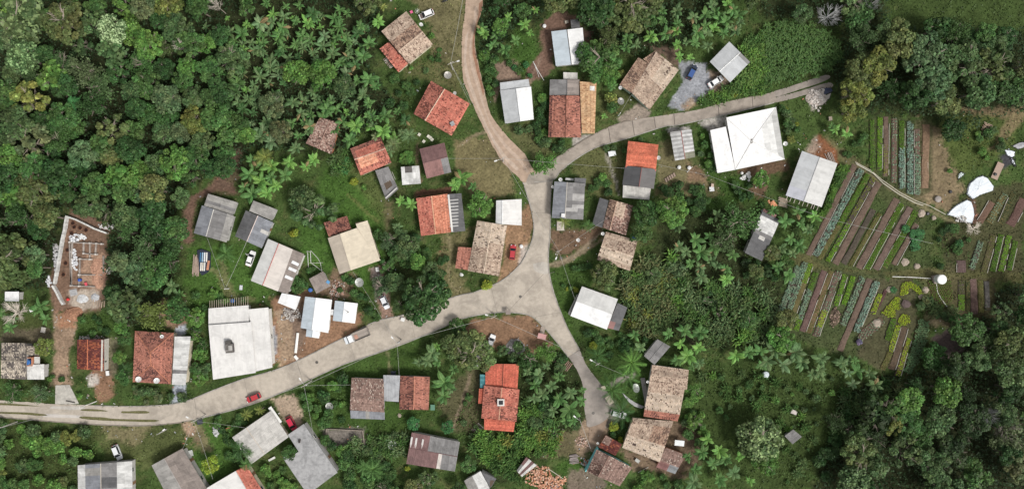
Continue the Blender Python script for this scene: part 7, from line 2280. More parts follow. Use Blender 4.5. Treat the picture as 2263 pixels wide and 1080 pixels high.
tree(252, 68, 37, 'C', 'flower', 10, label='tree with cream white blossom crown in the forest at upper left')
for (px_, py_, r_, sp_, fm_, h_, lab_) in (
    (330, 98, 36, 'B', 'dense', 9, 'light green round tree right of the cream flowering tree'),
    (55, 45, 70, 'P', 'pale', 10, 'broad pale dotted tree in the top left corner'),
    (62, 130, 45, 'P', 'pale', 9, 'pale dotted tree below the broad one in the top left corner'),
    (152, 50, 52, 'O', 'dense', 10, 'olive tree left of the cream flowering tree'),
    (72, 222, 46, 'Y', 'loose', 10, 'sparse yellow green tree with pale limbs near the left edge'),
    (75, 318, 54, 'T', 'loose', 10, 'tan olive tree with bare pale branches near the left edge'),
    (192, 158, 40, 'T', 'wispy', 9, 'wispy tan olive tree between the yellow green and the light green trees'),
    (86, 418, 52, 'O', 'dense', 10, 'round olive tree above the building site wall'),
    (30, 570, 72, 'O', 'dense', 10, 'wide olive tree at the left edge beside the building site'),
    (320, 22, 34, 'T', 'lumpy', 9, 'tan olive tree at the top edge above the light green tree'),
    (375, 8, 40, 'Y', 'round', 9, 'yellow green tree at the top edge'),
    (455, 96, 27, 'B', 'dense', 7, 'bright green tree left of the palm grove, upper one'),
    (418, 148, 26, 'B', 'dense', 7, 'bright green tree left of the palm grove, lower one'),
    (515, 138, 44, 'V', 'dense', 8, 'dull green tree left of the palm grove'),
    (662, 165, 36, 'B', 'round', 8, 'bright green bushy tree right of the palm grove'),
    (718, 168, 36, 'B', 'lumpy', 8, 'bright green bushy tree nearest the large weathered tan roof'),
    (765, 195, 30, 'V', 'round', 7, 'dull green tree above the pinkish brown hut'),
    (604, 233, 33, 'T', 'dense', 8, 'upper of two round grey brown trees beside the banana grove'),
    (622, 290, 28, 'T', 'dense', 8, 'lower of two round grey brown trees beside the banana grove'),
    (520, 290, 44, 'M', 'round', 8, 'mid green tree left of the round grey brown trees'),
    (548, 300, 22, 'B', 'round', 8, 'small bright green tree touching the lower round grey brown tree'),
    (700, 470, 50, 'V', 'loose', 7, 'open dull green tree on the lawn above the cream roofed house'),
    (668, 440, 34, 'V', 'round', 6, 'dull green tree beside the open one above the cream roofed house'),
    (1390, 18, 66, 'O', 'dense', 10, 'largest olive tree at the top edge above the spotted tan roof'),
    (1318, 30, 48, 'D', 'round', 9, 'dark green tree at the top edge left of the largest olive tree'),
    (1322, 132, 54, 'M', 'dense', 8, 'big leafy green tree leaning over the narrow white metal roof'),
    (1345, 165, 28, 'B', 'round', 6, 'bright green lower part tree beside the big leafy green tree'),
    (1106, 62, 22, 'B', 'dense', 5, 'round bright green tree right of the dirt road at the top'),
    (1200, 365, 29, 'B', 'wispy', 5, 'thin spindly tree growing in the road junction'),
    (1062, 452, 33, 'B', 'dense', 6, 'leafy light green tree left of the white sheet roofed building'),
    (1334, 606, 36, 'O', 'dense', 7, 'round olive tree covering a corner of the dotted tan roof'),
    (1484, 466, 38, 'B', 'dense', 9, 'light green tall tree right of the pinkish brown tiled house'),
    (1425, 470, 34, 'M', 'round', 7, 'mid green tree beside the light green tall tree'),
    (1418, 515, 28, 'M', 'lumpy', 6, 'mid green tree above the dotted tan roof corner'),
    (941, 655, 60, 'D', 'dense', 11, 'big dark tree overhanging the main road') , 
    (955, 600, 27, 'V', 'lumpy', 7, 'dull green tree behind the big dark tree at the road'),
    (900, 545, 32, 'V', 'round', 6, 'dull green tree below the orange tiled house with grey lean-to'),
    (860, 530, 24, 'G', 'wispy', 5, 'grey green small tree at the lawn edge right of the cream roof'),
    (925, 577, 22, 'B', 'round', 6, 'bright green small tree above the big dark tree'),
    (875, 620, 26, 'V', 'round', 5, 'dull green tree left of the big dark tree'),
    (846, 632, 28, 'G', 'wispy', 5, 'grey green tree over the driveway with the silver car'),
    (1045, 775, 52, 'O', 'dense', 8, 'wide olive tree hiding two white cars'),
    (1010, 760, 36, 'O', 'dense', 7, 'olive tree left of the wide one hiding the cars'),
    (1676, 965, 54, 'P', 'pale', 9, 'big tree with pale blossom dots on the meadow'),
    (1690, 1018, 34, 'B', 'dense', 7, 'light green tree below the pale dotted meadow tree'),
    (1628, 490, 48, 'M', 'wispy', 8, 'feathery green tree leaning over the long dark shed'),
    (1600, 530, 36, 'V', 'wispy', 7, 'feathery dull green tree left of the long dark shed'),
    (1706, 560, 20, 'O', 'dense', 4, 'round olive tree at the lower right of the long dark shed'),
    (1669, 598, 19, 'O', 'dense', 4, 'round olive tree below the long dark shed'),
    (1681, 397, 21, 'B', 'dense', 4, 'small bright green tree between the largest white roof and the barn'),
    (467, 1025, 22, 'L', 'dense', 5, 'lime green tree on the lawn beside the brownish grey gabled roof'),
    (100, 765, 23, 'Y', 'dense', 5, 'yellow green tree between the mottled roof and the dirt driveway'),
    (35, 865, 28, 'M', 'wispy', 5, 'feathery green tree below the mottled grey tiled house'),
    (95, 868, 24, 'G', 'wispy', 5, 'grey green tree left of the concrete driveway'),
    (1900, 165, 46, 'O', 'dense', 10, 'olive tree at the end of the east road'),
    (1885, 205, 44, 'Y', 'dense', 10, 'yellow green tree at the end of the east road'),
    (1935, 150, 42, 'Y', 'lumpy', 11, 'yellow green tall tree right of the east road end'),
    (1880, 245, 34, 'Y', 'lumpy', 8, 'lowest yellow green tree beside the sand pile'),
    (2035, 130, 58, 'G', 'dense', 11, 'grey green tall tree above the upright vegetable beds'),
    (2060, 185, 40, 'G', 'dense', 10, 'grey green tree just above the upright vegetable beds'),
    (2085, 225, 40, 'O', 'lumpy', 9, 'olive tree right of the upright vegetable beds'),
    (2015, 215, 42, 'D', 'lumpy', 9, 'dark green tree at the top of the upright vegetable beds'),
    (1985, 105, 44, 'O', 'lumpy', 10, 'olive tree above the yellow green tall tree'),
    (2130, 140, 56, 'V', 'dense', 11, 'dull green tall tree in the olive row'),
    (2190, 150, 52, 'O', 'loose', 11, 'loose olive tree with bare limbs at the right end of the row'),
    (2150, 205, 44, 'V', 'lumpy', 10, 'dull green tree below the dull green tall tree'),
    (2215, 195, 46, 'D', 'lumpy', 10, 'dark green tree at the right end of the olive row'),
    (2100, 290, 30, 'D', 'round', 6, 'dark green tree beside the cut branch heap'),
    (1970, 938, 27, 'Y', 'loose', 9, 'yellow green tree with a pale limb in the lower right forest'),
    (2085, 862, 38, 'B', 'round', 9, 'bright green tree below the bottom lettuce beds'),
    (2008, 880, 34, 'B', 'lumpy', 8, 'bright green tree left of another in the lower right forest'),
    (2075, 925, 40, 'V', 'round', 9, 'dull green tree with exposed white limb in the lower right forest'),
    (2062, 790, 34, 'M', 'dense', 5, 'mid green round tree between the bottom beds and the brown clearing'),
    (2235, 760, 50, 'O', 'dense', 11, 'olive tree at the right edge beside the brown clearing'),
    (2225, 820, 44, 'V', 'lumpy', 10, 'dull green tree at the right edge'),
    (2230, 955, 50, 'T', 'wispy', 10, 'thin grey tan tree at the right edge of the lower forest'),
    (2250, 1030, 40, 'T', 'dense', 10, 'tan olive tree in the lower right corner'),
    (1900, 1000, 46, 'O', 'dense', 9, 'olive tree at the bottom right of the meadow'),
    (1880, 1055, 42, 'P', 'pale', 8, 'pale dotted tree at the bottom edge right of the meadow'),
    (1725, 745, 36, 'B', 'dense', 6, 'bright green tree above the row of dark banana plants'),
    (1735, 705, 26, 'O', 'lumpy', 5, 'olive tree left of the lower slanted field'),
    (1170, 790, 34, 'M', 'wispy', 5, 'feathery tree right of the orange red house'),
    (1208, 775, 28, 'B', 'wispy', 5, 'bright feathery tree below the pink roofed stand'),
    (990, 942, 17, 'E', 'dense', 3.5, 'small round emerald tree above the maroon and grey roof'),
    (915, 935, 17, 'E', 'round', 3, 'emerald bushy tree on the lawn below the red tiled wing'),
    (1535, 860, 20, 'B', 'wispy', 4, 'light green tree right of the tall tan tiled house'),
    (1538, 930, 24, 'B', 'loose', 4, 'bright green tree on the meadow edge right of the tall tan house'),
    (432, 700, 22, 'B', 'dense', 4, 'bright green tree left of the row of rafters'),
    (640, 1000, 22, 'M', 'round', 4, 'green tree in the notch of the flat concrete roof'),
    (1010, 722, 24, 'M', 'dense', 4, 'green bushy tree at the kerb opposite the big dark tree')):
    tree(px_, py_, r_, sp_, fm_, h_, label=lab_)

bare(1826, 38, 34, 'leafless pale tree at the upper right above the maize field', BAREGREY, 7, 1.2)
bare(38, 690, 36, 'leafless tan tree at the left edge above the mottled roof', BARE[0], 5, 1.5)
bare(2175, 912, 24, 'leafless grey tree in the lower right forest', BAREGREY, 8)
bare(2215, 950, 28, 'leafless tan tree at the right edge of the lower forest', BARE[1], 9)
bare(402, 105, 16, 'leafless pale treetop beside the bright green trees left of the palm grove', BARE[1], 9, 1.5)
bare(1920, 12, 22, 'leafless grey tree at the top edge right of the maize field', BAREGREY, 7)
bare(2150, 505, 22, 'pale dry bush with bare twigs below the lower pond cover', BARE[1], 1.6, 1.6)
bare(1222, 958, 18, 'brown dry brush heap beside the lane end', BARE[0], 1.5, .8)
bare(480, 15, 18, 'leafless branch tree at the top edge', BARE[0], 8, 1.2)

# ------------------------------------------------------------------ plants that stand out
shrub(1356, 941, 14, 'L', 'dense', label='round lime green bush at the end of the lane')
shrub(1371, 970, 8, 'L', label='small bright lime bush below the round lime green one')
shrub(1076, 629, 14, 'L', 'dense', label='lime yellow bush at the road edge below the long tan house')
shrub(1311, 763, 11, 'L', 'dense', label='lime yellow bush beside the lower lane')
shrub(1623, 208, 8, 'L', label='small yellow bush at the edge of the tall leaf field by the east road')
shrub(1737, 242, 6, 'L', label='upper small yellow bush right of the largest white roof')
shrub(1760, 275, 6, 'L', label='lower small yellow bush right of the largest white roof')
shrub(1552, 300, 8, 'B', label='small bright green bush between the striped carport and the largest white roof')
shrub(899, 350, 19, 'B', 'dense', label='square vine covered mound of bright leaves above the small whitish shed', hk=.6)
shrub(783, 402, 12, 'L', label='lime yellow bush below the orange house with salmon middle')
shrub(805, 413, 8, 'B', label='small bright plant right of the lime yellow bush')
shrub(1254, 638, 6, 'L', label='small yellow bush on the lawn by the pale grey roof, left one')
shrub(1272, 640, 8, 'L', label='small yellow green bush on the lawn by the pale grey roof, right one')
shrub(1350, 220, 18, 'Y', 'small', label='yellow flecked bush beside the large mesh dish')
shrub(1352, 238, 18, 'M', 'small', label='green bush below the yellow flecked bush')
shrub(1372, 165, 12, 'Y', label='yellow green bush below the big leafy tree')
shrub(650, 515, 12, 'L', label='lime green bush on the lawn above the long pale roof')
shrub(660, 630, 24, 'M', 'dense', label='glossy green bush between the long pale roof and the square shed', hk=.9)
shrub(900, 1034, 8, 'L', label='yellow flowering bush left below the maroon roof')
shrub(2098, 378, 8, 'B', label='bright plant left of the upper pond cover')
shrub(1898, 755, 8, 'G', label='purple grey bush in the lower slanted field')
# lavender-like purple bush
PLANTS.pop()
for o in [x for x in COL.objects if x.get('label') == 'purple grey bush in the lower slanted field']:
    for c in o.children:
        c.color = (.17, .15, .24, 1)
shrub(2002, 505, 12, 'E', label='left green herb mass right of the upper slanted field', hk=.6)
shrub(2030, 520, 18, 'E', 'dense', label='wide green herb mass right of the shortest brown bed', hk=.5)
shrub(2023, 545, 14, 'E', 'dense', label='lower green herb mass beside the tan boulders', hk=.5)
shrub(1975, 640, 10, 'E', label='dark green round herb left of the curved lettuce patch', hk=.5)

many("575 400 34 B;548 385 28 M;600 365 30 B;560 425 26 M;610 412 26 B;640 358 26 B;625 385 24 M;583 350 26 M;655 325 22 V;560 355 24 M;590 430 24 B;540 410 24 M;596 392 26 M", banana)
many("1022 398 27 B;1000 410 18 B;1045 410 18 M;883 440 20 B;905 452 20 B;878 500 16 V", banana)
many("380 632 26 V;400 650 18 M;92 675 28 M;100 705 20 M;75 690 18 M;18 722 24 M;30 700 18 V;8 690 18 M", banana)
many("812 172 24 M;832 185 18 M;812 100 22 M;790 60 20 M;835 45 18 B;800 210 18 V;795 130 20 V;770 85 18 V;815 225 16 M;845 15 16 Y", banana)
many("710 255 18 M;738 245 20 M;760 270 22 M;790 275 22 B;815 285 20 B;770 305 20 M;845 290 20 B;873 305 22 B;860 330 16 V;830 300 18 T;890 290 18 V;745 290 18 M;700 235 18 V;690 255 16 M;880 250 14 M;900 265 18 D;855 260 20 M;825 255 18 M", banana)
many("665 250 18 V;680 280 20 V;660 300 18 M;645 270 16 M;700 215 18 V;665 225 18 V;720 225 18 M;690 200 16 V", banana)
many("1100 70 18 M;1075 75 20 B;1085 100 22 M;1118 108 24 M;1135 90 16 M;1068 60 16 M;1125 40 16 B;1180 25 18 B;1160 55 18 B;1175 70 14 B;1140 20 16 M", banana)
many("1388 80 22 M;1440 75 20 B;1475 70 22 M;1410 95 20 V;1380 105 18 M;1385 60 16 V;1460 45 18 M;1500 55 20 M;1535 95 18 M;1520 125 16 B;1495 95 20 B;1500 120 18 B;1545 70 22 M;1560 35 22 M;1585 25 20 M;1580 60 22 B;1610 45 22 M;1600 75 20 M;1635 30 22 M;1530 40 20 V;1500 20 20 V;1620 15 18 M;1350 190 15 M;1332 260 16 B", banana)
many("1530 530 30 M;1550 560 28 M;1500 500 20 V;1500 540 20 V;1605 590 18 M;1618 560 18 M;1605 620 20 B;1575 545 22 M;1545 590 20 V", banana)
many("1735 490 26 M;1760 475 24 M;1785 510 22 V;1745 525 22 M;1770 545 26 M;1725 545 18 V;1800 480 18 B;1715 470 18 M;1720 590 24 M;1740 605 22 M;1770 500 20 M;1755 560 18 V", banana)
many("1510 735 26 M;1500 760 22 B;1540 765 24 B;1520 790 26 B;1495 795 20 M;1550 740 24 M;1548 800 22 V;1478 735 18 M;1530 815 16 M;1405 742 22 M;1415 770 18 V", banana)
many("1550 1000 26 M;1575 1025 24 M;1540 1040 22 M;1605 1015 20 M;1590 990 24 B;1535 1065 24 V;1620 1045 22 V;1585 1060 22 M;1560 970 18 B;1632 1010 16 B;1660 1060 14 B;1525 1015 18 M", banana)
many("1655 780 22 M;1680 775 24 M;1715 775 28 V;1755 782 30 V;1775 800 26 V;1815 790 28 V;1810 815 24 V;1860 805 28 V;1875 795 18 V;1630 782 22 B;1938 850 26 V;1890 850 20 G;1925 825 18 V", banana)
many("1190 830 24 V;1215 850 26 V;1240 830 22 M;1200 870 26 V;1235 880 26 M;1260 865 24 V;1180 855 20 M;1260 900 26 M;1225 905 22 V;1175 880 22 V;1265 925 20 M;1285 885 16 M;1250 935 18 M;1160 820 18 V;1210 810 18 V;1285 860 16 M", banana)
many("985 840 30 M;1000 860 22 V;985 870 22 M;1005 820 18 M;942 795 26 V;955 780 22 V;930 805 18 V;965 760 20 B;960 800 18 M;1002 785 16 V", banana)
many("1850 285 24 B;1868 295 20 B;1840 275 16 M;690 350 22 B;675 365 16 B", banana)
many("575 905 12 Y;550 1000 14 M", palm)
def grovepalm(x, y, r, sp):
    banana(x, y, r, sp, n=rnd.randint(8, 10), wide=.72)
# palm grove
many("540 70 16 B;555 58 13 B;520 85 17 M;570 62 15 M;605 35 17 B;610 70 17 B;645 42 13 B;675 48 20 B;665 68 15 M;625 105 22 M;610 92 15 M;650 95 22 M;690 85 20 M;705 60 15 B;735 40 22 M;755 60 20 M;730 72 15 M;760 95 20 M;715 105 20 V;735 110 20 V;745 20 15 M;770 30 15 M;560 110 20 V;585 115 15 V;540 100 17 V;570 90 11 B;505 95 13 V;600 150 22 V;575 165 22 V;560 185 17 V;595 185 20 V;545 215 20 V;520 205 17 V;515 180 13 B;535 190 15 V;570 205 20 V;620 145 20 V;580 215 15 V;610 170 17 G;635 125 17 V;670 110 20 V;690 120 17 V;455 60 13 V;500 40 11 B;630 10 15 M;660 15 15 M;590 5 15 M", grovepalm)
palm(163, 228, 17, 'E', 'lone star shaped emerald palm in the dark forest', 6, 11, fat=1.7)
palm(588, 348, 26, 'Y', 'yellow green palm with thick fronds behind the banana clump', 4, 9, fat=1.2)
palm(1395, 800, 34, 'B', 'upper large palm with long thin fronds on the lawn of the tall tan house', 4.5, 11, fat=.6)
palm(1385, 830, 32, 'M', 'middle large palm with drooping fronds beside the curved path', 4.0, 10, fat=.6)
palm(1352, 860, 34, 'M', 'large palm leaning over the cream gate slab', 4.5, 11, fat=.65)
palm(1372, 908, 34, 'D', 'dark large palm over the silver car at the lane end', 5.0, 12, fat=.8)
palm(1320, 785, 26, 'D', 'dark palm beside the street lamp pole of the lower lane', 4, 10, fat=.7)
palm(280, 815, 20, 'D', 'dark bushy palm left of the hipped red roof', 2, 12, fat=1.3)
palm(1246, 490, 16, 'Y', 'yellow brown palm below the grey roof at the bend', 2.5, 9, fat=.9)
palm(1300, 498, 15, 'M', 'green palm on the lawn between the grey roof and the pinkish brown tiles', 2.5, 10, fat=.9)
palm(500, 560, 24, 'M', 'green palm bush on the lawn beside the white sedan', 1.6, 12, fat=1.1)
palm(532, 990, 26, 'D', 'dark palm left of the broken pale grey roof', 2.5, 11, fat=1.0)
palm(545, 915, 15, 'Y', 'yellow tinged palm in the garden at the kerb', 2.0, 9)
many("870 320 20 T;905 300 20 G;545 1025 18 M;825 1035 26 M;805 1030 20 M;", palm, h=2.6)

# ------------------------------------------------------------------ filling the wooded and planted zones
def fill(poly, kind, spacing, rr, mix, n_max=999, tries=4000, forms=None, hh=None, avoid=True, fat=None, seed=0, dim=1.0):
    g = random.Random(int(poly[0][0] * 13 + poly[0][1] * 7 + seed + len(poly)))
    xs, ys = [p[0] for p in poly], [p[1] for p in poly]
    pts = []
    near = [(q[1], q[2], q[3]) for q in PLANTS if min(xs) - 60 < q[1] < max(xs) + 60 and min(ys) - 60 < q[2] < max(ys) + 60]
    kinds = ''.join(k * int(n) for k, n in (t.split(':') for t in mix.split()))
    for _ in range(tries):
        if len(pts) >= n_max:
            break
        x, y = g.uniform(min(xs), max(xs)), g.uniform(min(ys), max(ys))
        if not pt_in(poly, x, y):
            continue
        r = g.uniform(*rr)
        if avoid and not free(x, y, r * .8):
            continue
        if any((x - a) ** 2 + (y - b) ** 2 < (spacing * (r + c) * .5) ** 2 for a, b, c in near):
            continue
        near.append((x, y, r))
        pts.append((x, y))
        sp = g.choice(kinds)
        if kind == 'tree':
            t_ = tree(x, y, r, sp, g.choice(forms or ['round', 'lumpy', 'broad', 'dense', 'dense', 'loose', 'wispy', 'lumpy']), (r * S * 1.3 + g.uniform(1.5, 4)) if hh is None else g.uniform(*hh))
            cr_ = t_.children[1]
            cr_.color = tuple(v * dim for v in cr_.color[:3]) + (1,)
        elif kind == 'shrub':
            shrub(x, y, r, sp, g.choice(forms or ['small', 'small', 'round', 'lumpy']))
        elif kind == 'banana':
            banana(x, y, r, sp)
        elif kind == 'palm':
            palm(x, y, r, sp, h=g.uniform(2, 3.5), fat=fat or 1.2)
        elif kind == 'cane':
            cane(x, y, r, sp)
    return len(pts)

_f = []
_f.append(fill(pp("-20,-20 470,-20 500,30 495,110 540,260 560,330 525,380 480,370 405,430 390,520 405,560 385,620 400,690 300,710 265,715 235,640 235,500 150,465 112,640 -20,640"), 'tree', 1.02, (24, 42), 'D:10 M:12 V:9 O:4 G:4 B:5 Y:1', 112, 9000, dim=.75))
_f.append(fill(pp("480,-30 840,-30 830,40 800,40 780,0 700,-8 620,-12 540,20 490,25"), 'tree', 1.0, (18, 34), 'O:5 M:4 V:4 Y:3', 8))
_f.append(fill(pp("265,690 290,700 292,740 275,760 290,850 262,850 262,720"), 'tree', 1.0, (12, 20), 'M:4 D:2 B:1', 6))
_f.append(fill(pp("410,690 455,690 460,830 425,850 412,800"), 'tree', .95, (12, 20), 'M:4 B:3 V:2', 7, hh=(2.5, 4)))
_f.append(fill(pp("1195,-20 1330,-20 1460,-20 1480,30 1380,90 1290,80 1300,20 1240,15"), 'tree', 1.0, (20, 36), 'D:5 O:4 M:3', 6))
_f.append(fill(pp("1050,-20 1200,-20 1190,20 1120,45 1068,40"), 'tree', 1.0, (12, 22), 'D:4 M:4', 6, hh=(3, 5)))
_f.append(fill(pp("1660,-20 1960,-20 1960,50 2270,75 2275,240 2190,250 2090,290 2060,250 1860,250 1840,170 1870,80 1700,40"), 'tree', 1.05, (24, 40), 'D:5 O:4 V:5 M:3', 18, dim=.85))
_f.append(fill(pp("1850,880 1950,850 2050,840 2130,700 2180,650 2280,620 2280,1100 1780,1100 1830,960"), 'tree', 1.02, (22, 44), 'D:10 K:6 V:5 O:2 M:4', 38, 6000, dim=.72))  # leaf colours dimmed to paint a forest lying unlit
_f.append(fill(pp("1500,440 1640,420 1650,560 1720,600 1720,740 1560,760 1480,720 1430,700 1400,640 1430,540"), 'tree', 1.1, (16, 28), 'M:4 V:3 G:2 B:1', 5, hh=(2.5, 4)))
_f.append(fill(pp("780,490 850,500 900,520 880,690 855,640"), 'tree', 1.0, (13, 22), 'D:4 M:3 V:3', 5, hh=(3, 5)))
_f.append(fill(pp("1065,770 1080,1060 1000,1090 850,1090 830,1040 900,1045 1010,1050 1060,960"), 'tree', 1.2, (16, 28), 'D:4 M:4 V:3 O:2', 6, hh=(3, 5)))
NTREE = sum(1 for q in PLANTS if q[0].get('category') == 'tree')
# shrubs and bushes
SHR = [
 ("-20,940 200,945 215,1000 172,1030 172,1090 -20,1090", (13, 24), 'B:7 M:5 V:4 Y:2 O:1', 34),
 ("640,870 720,850 770,830 765,925 720,940 660,900", (9, 18), 'M:5 B:3 D:3', 14),
 ("690,960 830,990 890,1040 900,1090 750,1090 730,990", (11, 20), 'D:3 M:4 V:4 B:2', 18),
 ("460,905 545,890 560,920 500,960 470,940", (8, 14), 'M:4 D:3 B:1', 8),
 ("560,1030 640,1010 680,1090 600,1090", (10, 17), 'M:5 V:3 B:2', 9),
 ("500,960 560,1020 540,1030 500,1000", (9, 15), 'M:4 D:3', 6),
 ("640,580 780,600 770,660 700,640", (7, 13), 'M:4 D:3', 5),
 ("750,640 830,650 840,700 800,710 790,660", (8, 14), 'D:4 M:3', 6),
 ("850,520 990,530 1000,640 900,700", (9, 16), 'D:4 M:4 B:1', 12),
 ("1090,270 1210,290 1290,320 1210,340 1180,300", (8, 14), 'M:4 V:4 D:2', 10),
 ("1180,205 1215,215 1210,300 1180,300 1170,270", (9, 16), 'M:3 D:3 B:2', 8),
 ("1040,100 1100,130 1100,180 1090,240 1070,200 1062,150", (9, 16), 'M:5 D:4 B:1', 9),
 ("1110,110 1200,100 1170,180 1130,150", (7, 12), 'E:3 M:4', 6),
 ("1300,390 1330,380 1350,430 1300,440", (9, 15), 'M:4 D:3 B:1', 6),
 ("1450,390 1560,420 1600,450 1520,480 1440,430", (10, 17), 'D:5 M:4', 12),
 ("1540,290 1575,300 1590,390 1550,370", (8, 13), 'M:4 G:2 B:2', 6),
 ("1710,240 1740,235 1765,280 1745,320 1735,290", (8, 14), 'V:4 Y:1 M:3 T:2', 8),
 ("1600,400 1690,410 1690,460 1640,440", (8, 14), 'D:4 M:3', 6),
 ("1280,720 1440,740 1430,800 1330,790", (8, 15), 'M:4 D:4', 14),
 ("1500,820 1545,830 1560,980 1530,1000 1500,930", (10, 16), 'B:4 M:4 V:2', 10),
 ("1090,760 1230,770 1290,850 1290,950 1180,950 1160,850", (11, 19), 'M:3 D:5 V:4', 16),
 ("430,640 560,660 560,700 440,690", (9, 14), 'M:4 B:2 V:2', 8),
 ("300,850 420,850 400,890 280,890", (8, 15), 'T:2 V:3 M:3', 10),
 ("170,690 260,700 230,745 170,740", (8, 13), 'M:4 D:2', 6),
 ("120,800 190,880 170,890 100,860", (7, 11), 'M:3 B:2', 4),
 ("1400,380 1440,300 1310,300 1320,340", (6, 10), 'V:3 M:3', 4),
 ("1990,640 2100,640 2110,720 2040,700", (8, 14), 'V:4 T:2 M:2', 9),
 ("2070,500 2150,500 2140,600 2060,590", (8, 13), 'D:3 M:4 E:1', 9),
 ("2120,300 2240,260 2240,310 2150,380", (8, 15), 'B:3 M:3 V:2', 8),
 ("1850,330 1910,300 1920,350 1880,355", (7, 12), 'M:3 V:3', 5),
 ("1560,800 1860,820 1860,950 1780,1080 1650,1060", (5, 9), 'V:4 M:3', 9),
 ("840,40 930,10 960,60 1000,180 900,170", (6, 11), 'M:3 V:3 B:1', 7),
 ("870,170 940,170 910,250 860,230", (9, 15), 'D:4 M:3', 7),
 ("1000,930 1050,850 1060,960 1020,1000", (6, 11), 'M:3 V:3', 5),
 ("1230,600 1320,570 1300,620 1240,650", (7, 12), 'D:3 M:4', 6),
 ("1410,940 1400,1000 1340,950 1380,930", (6, 9), 'D:3 M:2', 4),
 ("1400,1040 1530,1060 1530,1100 1400,1100", (9, 15), 'M:4 B:3', 10),
 ("1640,470 1700,600 1730,620 1650,640", (9, 15), 'D:4 M:3 K:2', 8),
 ("1800,1000 1860,900 1880,900 1830,1080", (12, 20), 'D:4 V:3 K:2', 8)]
for s_, r_, mix_, n_ in SHR:
    _f.append(fill(pp(s_), 'shrub', .92, r_, mix_, n_, 900))
# tall arching grass, cane and reed thickets
for s_, r_, mix_, n_ in (
    ("1385,600 1440,570 1500,620 1490,700 1440,740 1390,730 1375,660", (12, 20), 'T:5 V:5 Y:2 B:1', 60),
    ("1480,560 1540,620 1680,640 1720,680 1700,760 1560,760 1490,700", (12, 19), 'M:4 G:4 V:3 B:1', 60),
    ("1060,960 1140,950 1230,930 1240,990 1190,1010 1080,1020 1040,990", (11, 18), 'B:5 M:4 Y:2', 40),
    ("1600,170 1660,150 1700,110 1700,200 1620,225 1540,240", (10, 15), 'B:5 M:4', 40),
    ("1640,90 1690,75 1700,110 1650,140", (10, 15), 'B:4 M:4', 14),
    ("1815,420 1850,370 1885,365 1850,430 1815,480 1800,470", (8, 12), 'B:4 M:4', 18),
    ("810,960 900,960 880,1010 770,1060 740,1000", (10, 16), 'G:4 M:4 V:2', 22),
    ("1140,860 1200,900 1190,950 1150,940", (9, 14), 'M:4 B:2', 10),
    ("1080,1020 1160,1010 1150,1060 1090,1040", (10, 15), 'D:4 M:3', 9),
    ("1850,400 1760,560 1745,600 1700,640 1720,560 1800,440", (8, 13), 'M:4 V:3', 12),
    ("1830,1000 1870,860 1950,830 1990,870 1900,960", (12, 18), 'V:4 G:3 D:3', 18),
    ("750,330 800,320 780,360 745,400 730,350", (9, 14), 'E:3 M:3 V:3', 12),
    ("2040,660 2090,650 2110,690 2060,700", (9, 14), 'T:4 V:4', 9)):
    _f.append(fill(pp(s_), 'cane', .85, r_, mix_, n_, 1500))
_f.append(fill(pp("505,60 700,20 820,60 820,120 780,150 640,120 630,180 560,240 510,215"), 'banana', .56, (10, 24), 'V:5 M:4 D:2 G:1 B:1', 66, 3000, avoid=False, seed=5))
_f.append(fill(pp("540,200 640,190 650,240 600,330 560,320 500,260"), 'banana', .6, (12, 24), 'V:4 D:4 G:2', 22, 1200, avoid=False, seed=6))
_f.append(fill(pp("640,205 700,200 830,240 870,300 850,325 780,330 700,260 650,330 640,260"), 'banana', .72, (12, 20), 'V:4 M:5 B:1', 18, 900, seed=7))
_f.append(fill(pp("1540,830 1840,830 1850,930 1720,940 1640,900 1560,960"), 'shrub', 2.2, (6, 13), 'M:4 V:4 B:2', 16, 500, seed=8))
_f.append(fill(pp("1640,770 1880,780 1930,830 1860,850 1640,800"), 'banana', .8, (16, 26), 'V:5 M:3 G:2', 8, 500, seed=9))
_f.append(fill(pp("1545,825 1850,825 1850,940 1760,1060 1700,900 1600,900"), 'cane', 1.7, (8, 14), 'M:4 V:4 B:1', 22, 600, seed=11))
# more palms/bananas where the photograph is thick with them
_f.append(fill(pp("700,100 760,110 790,150 800,230 760,250 700,240 720,200 690,130"), 'banana', .85, (14, 20), 'V:4 M:4 G:1', 10))
_f.append(fill(pp("1450,20 1640,0 1640,70 1560,110 1480,90"), 'banana', .8, (16, 22), 'M:4 V:4 B:2', 12))
_f.append(fill(pp("1480,480 1600,470 1620,620 1540,620"), 'banana', .9, (16, 22), 'V:4 M:4', 8))
print('FILL', _f, 'trees', NTREE, 'plants', len(PLANTS))

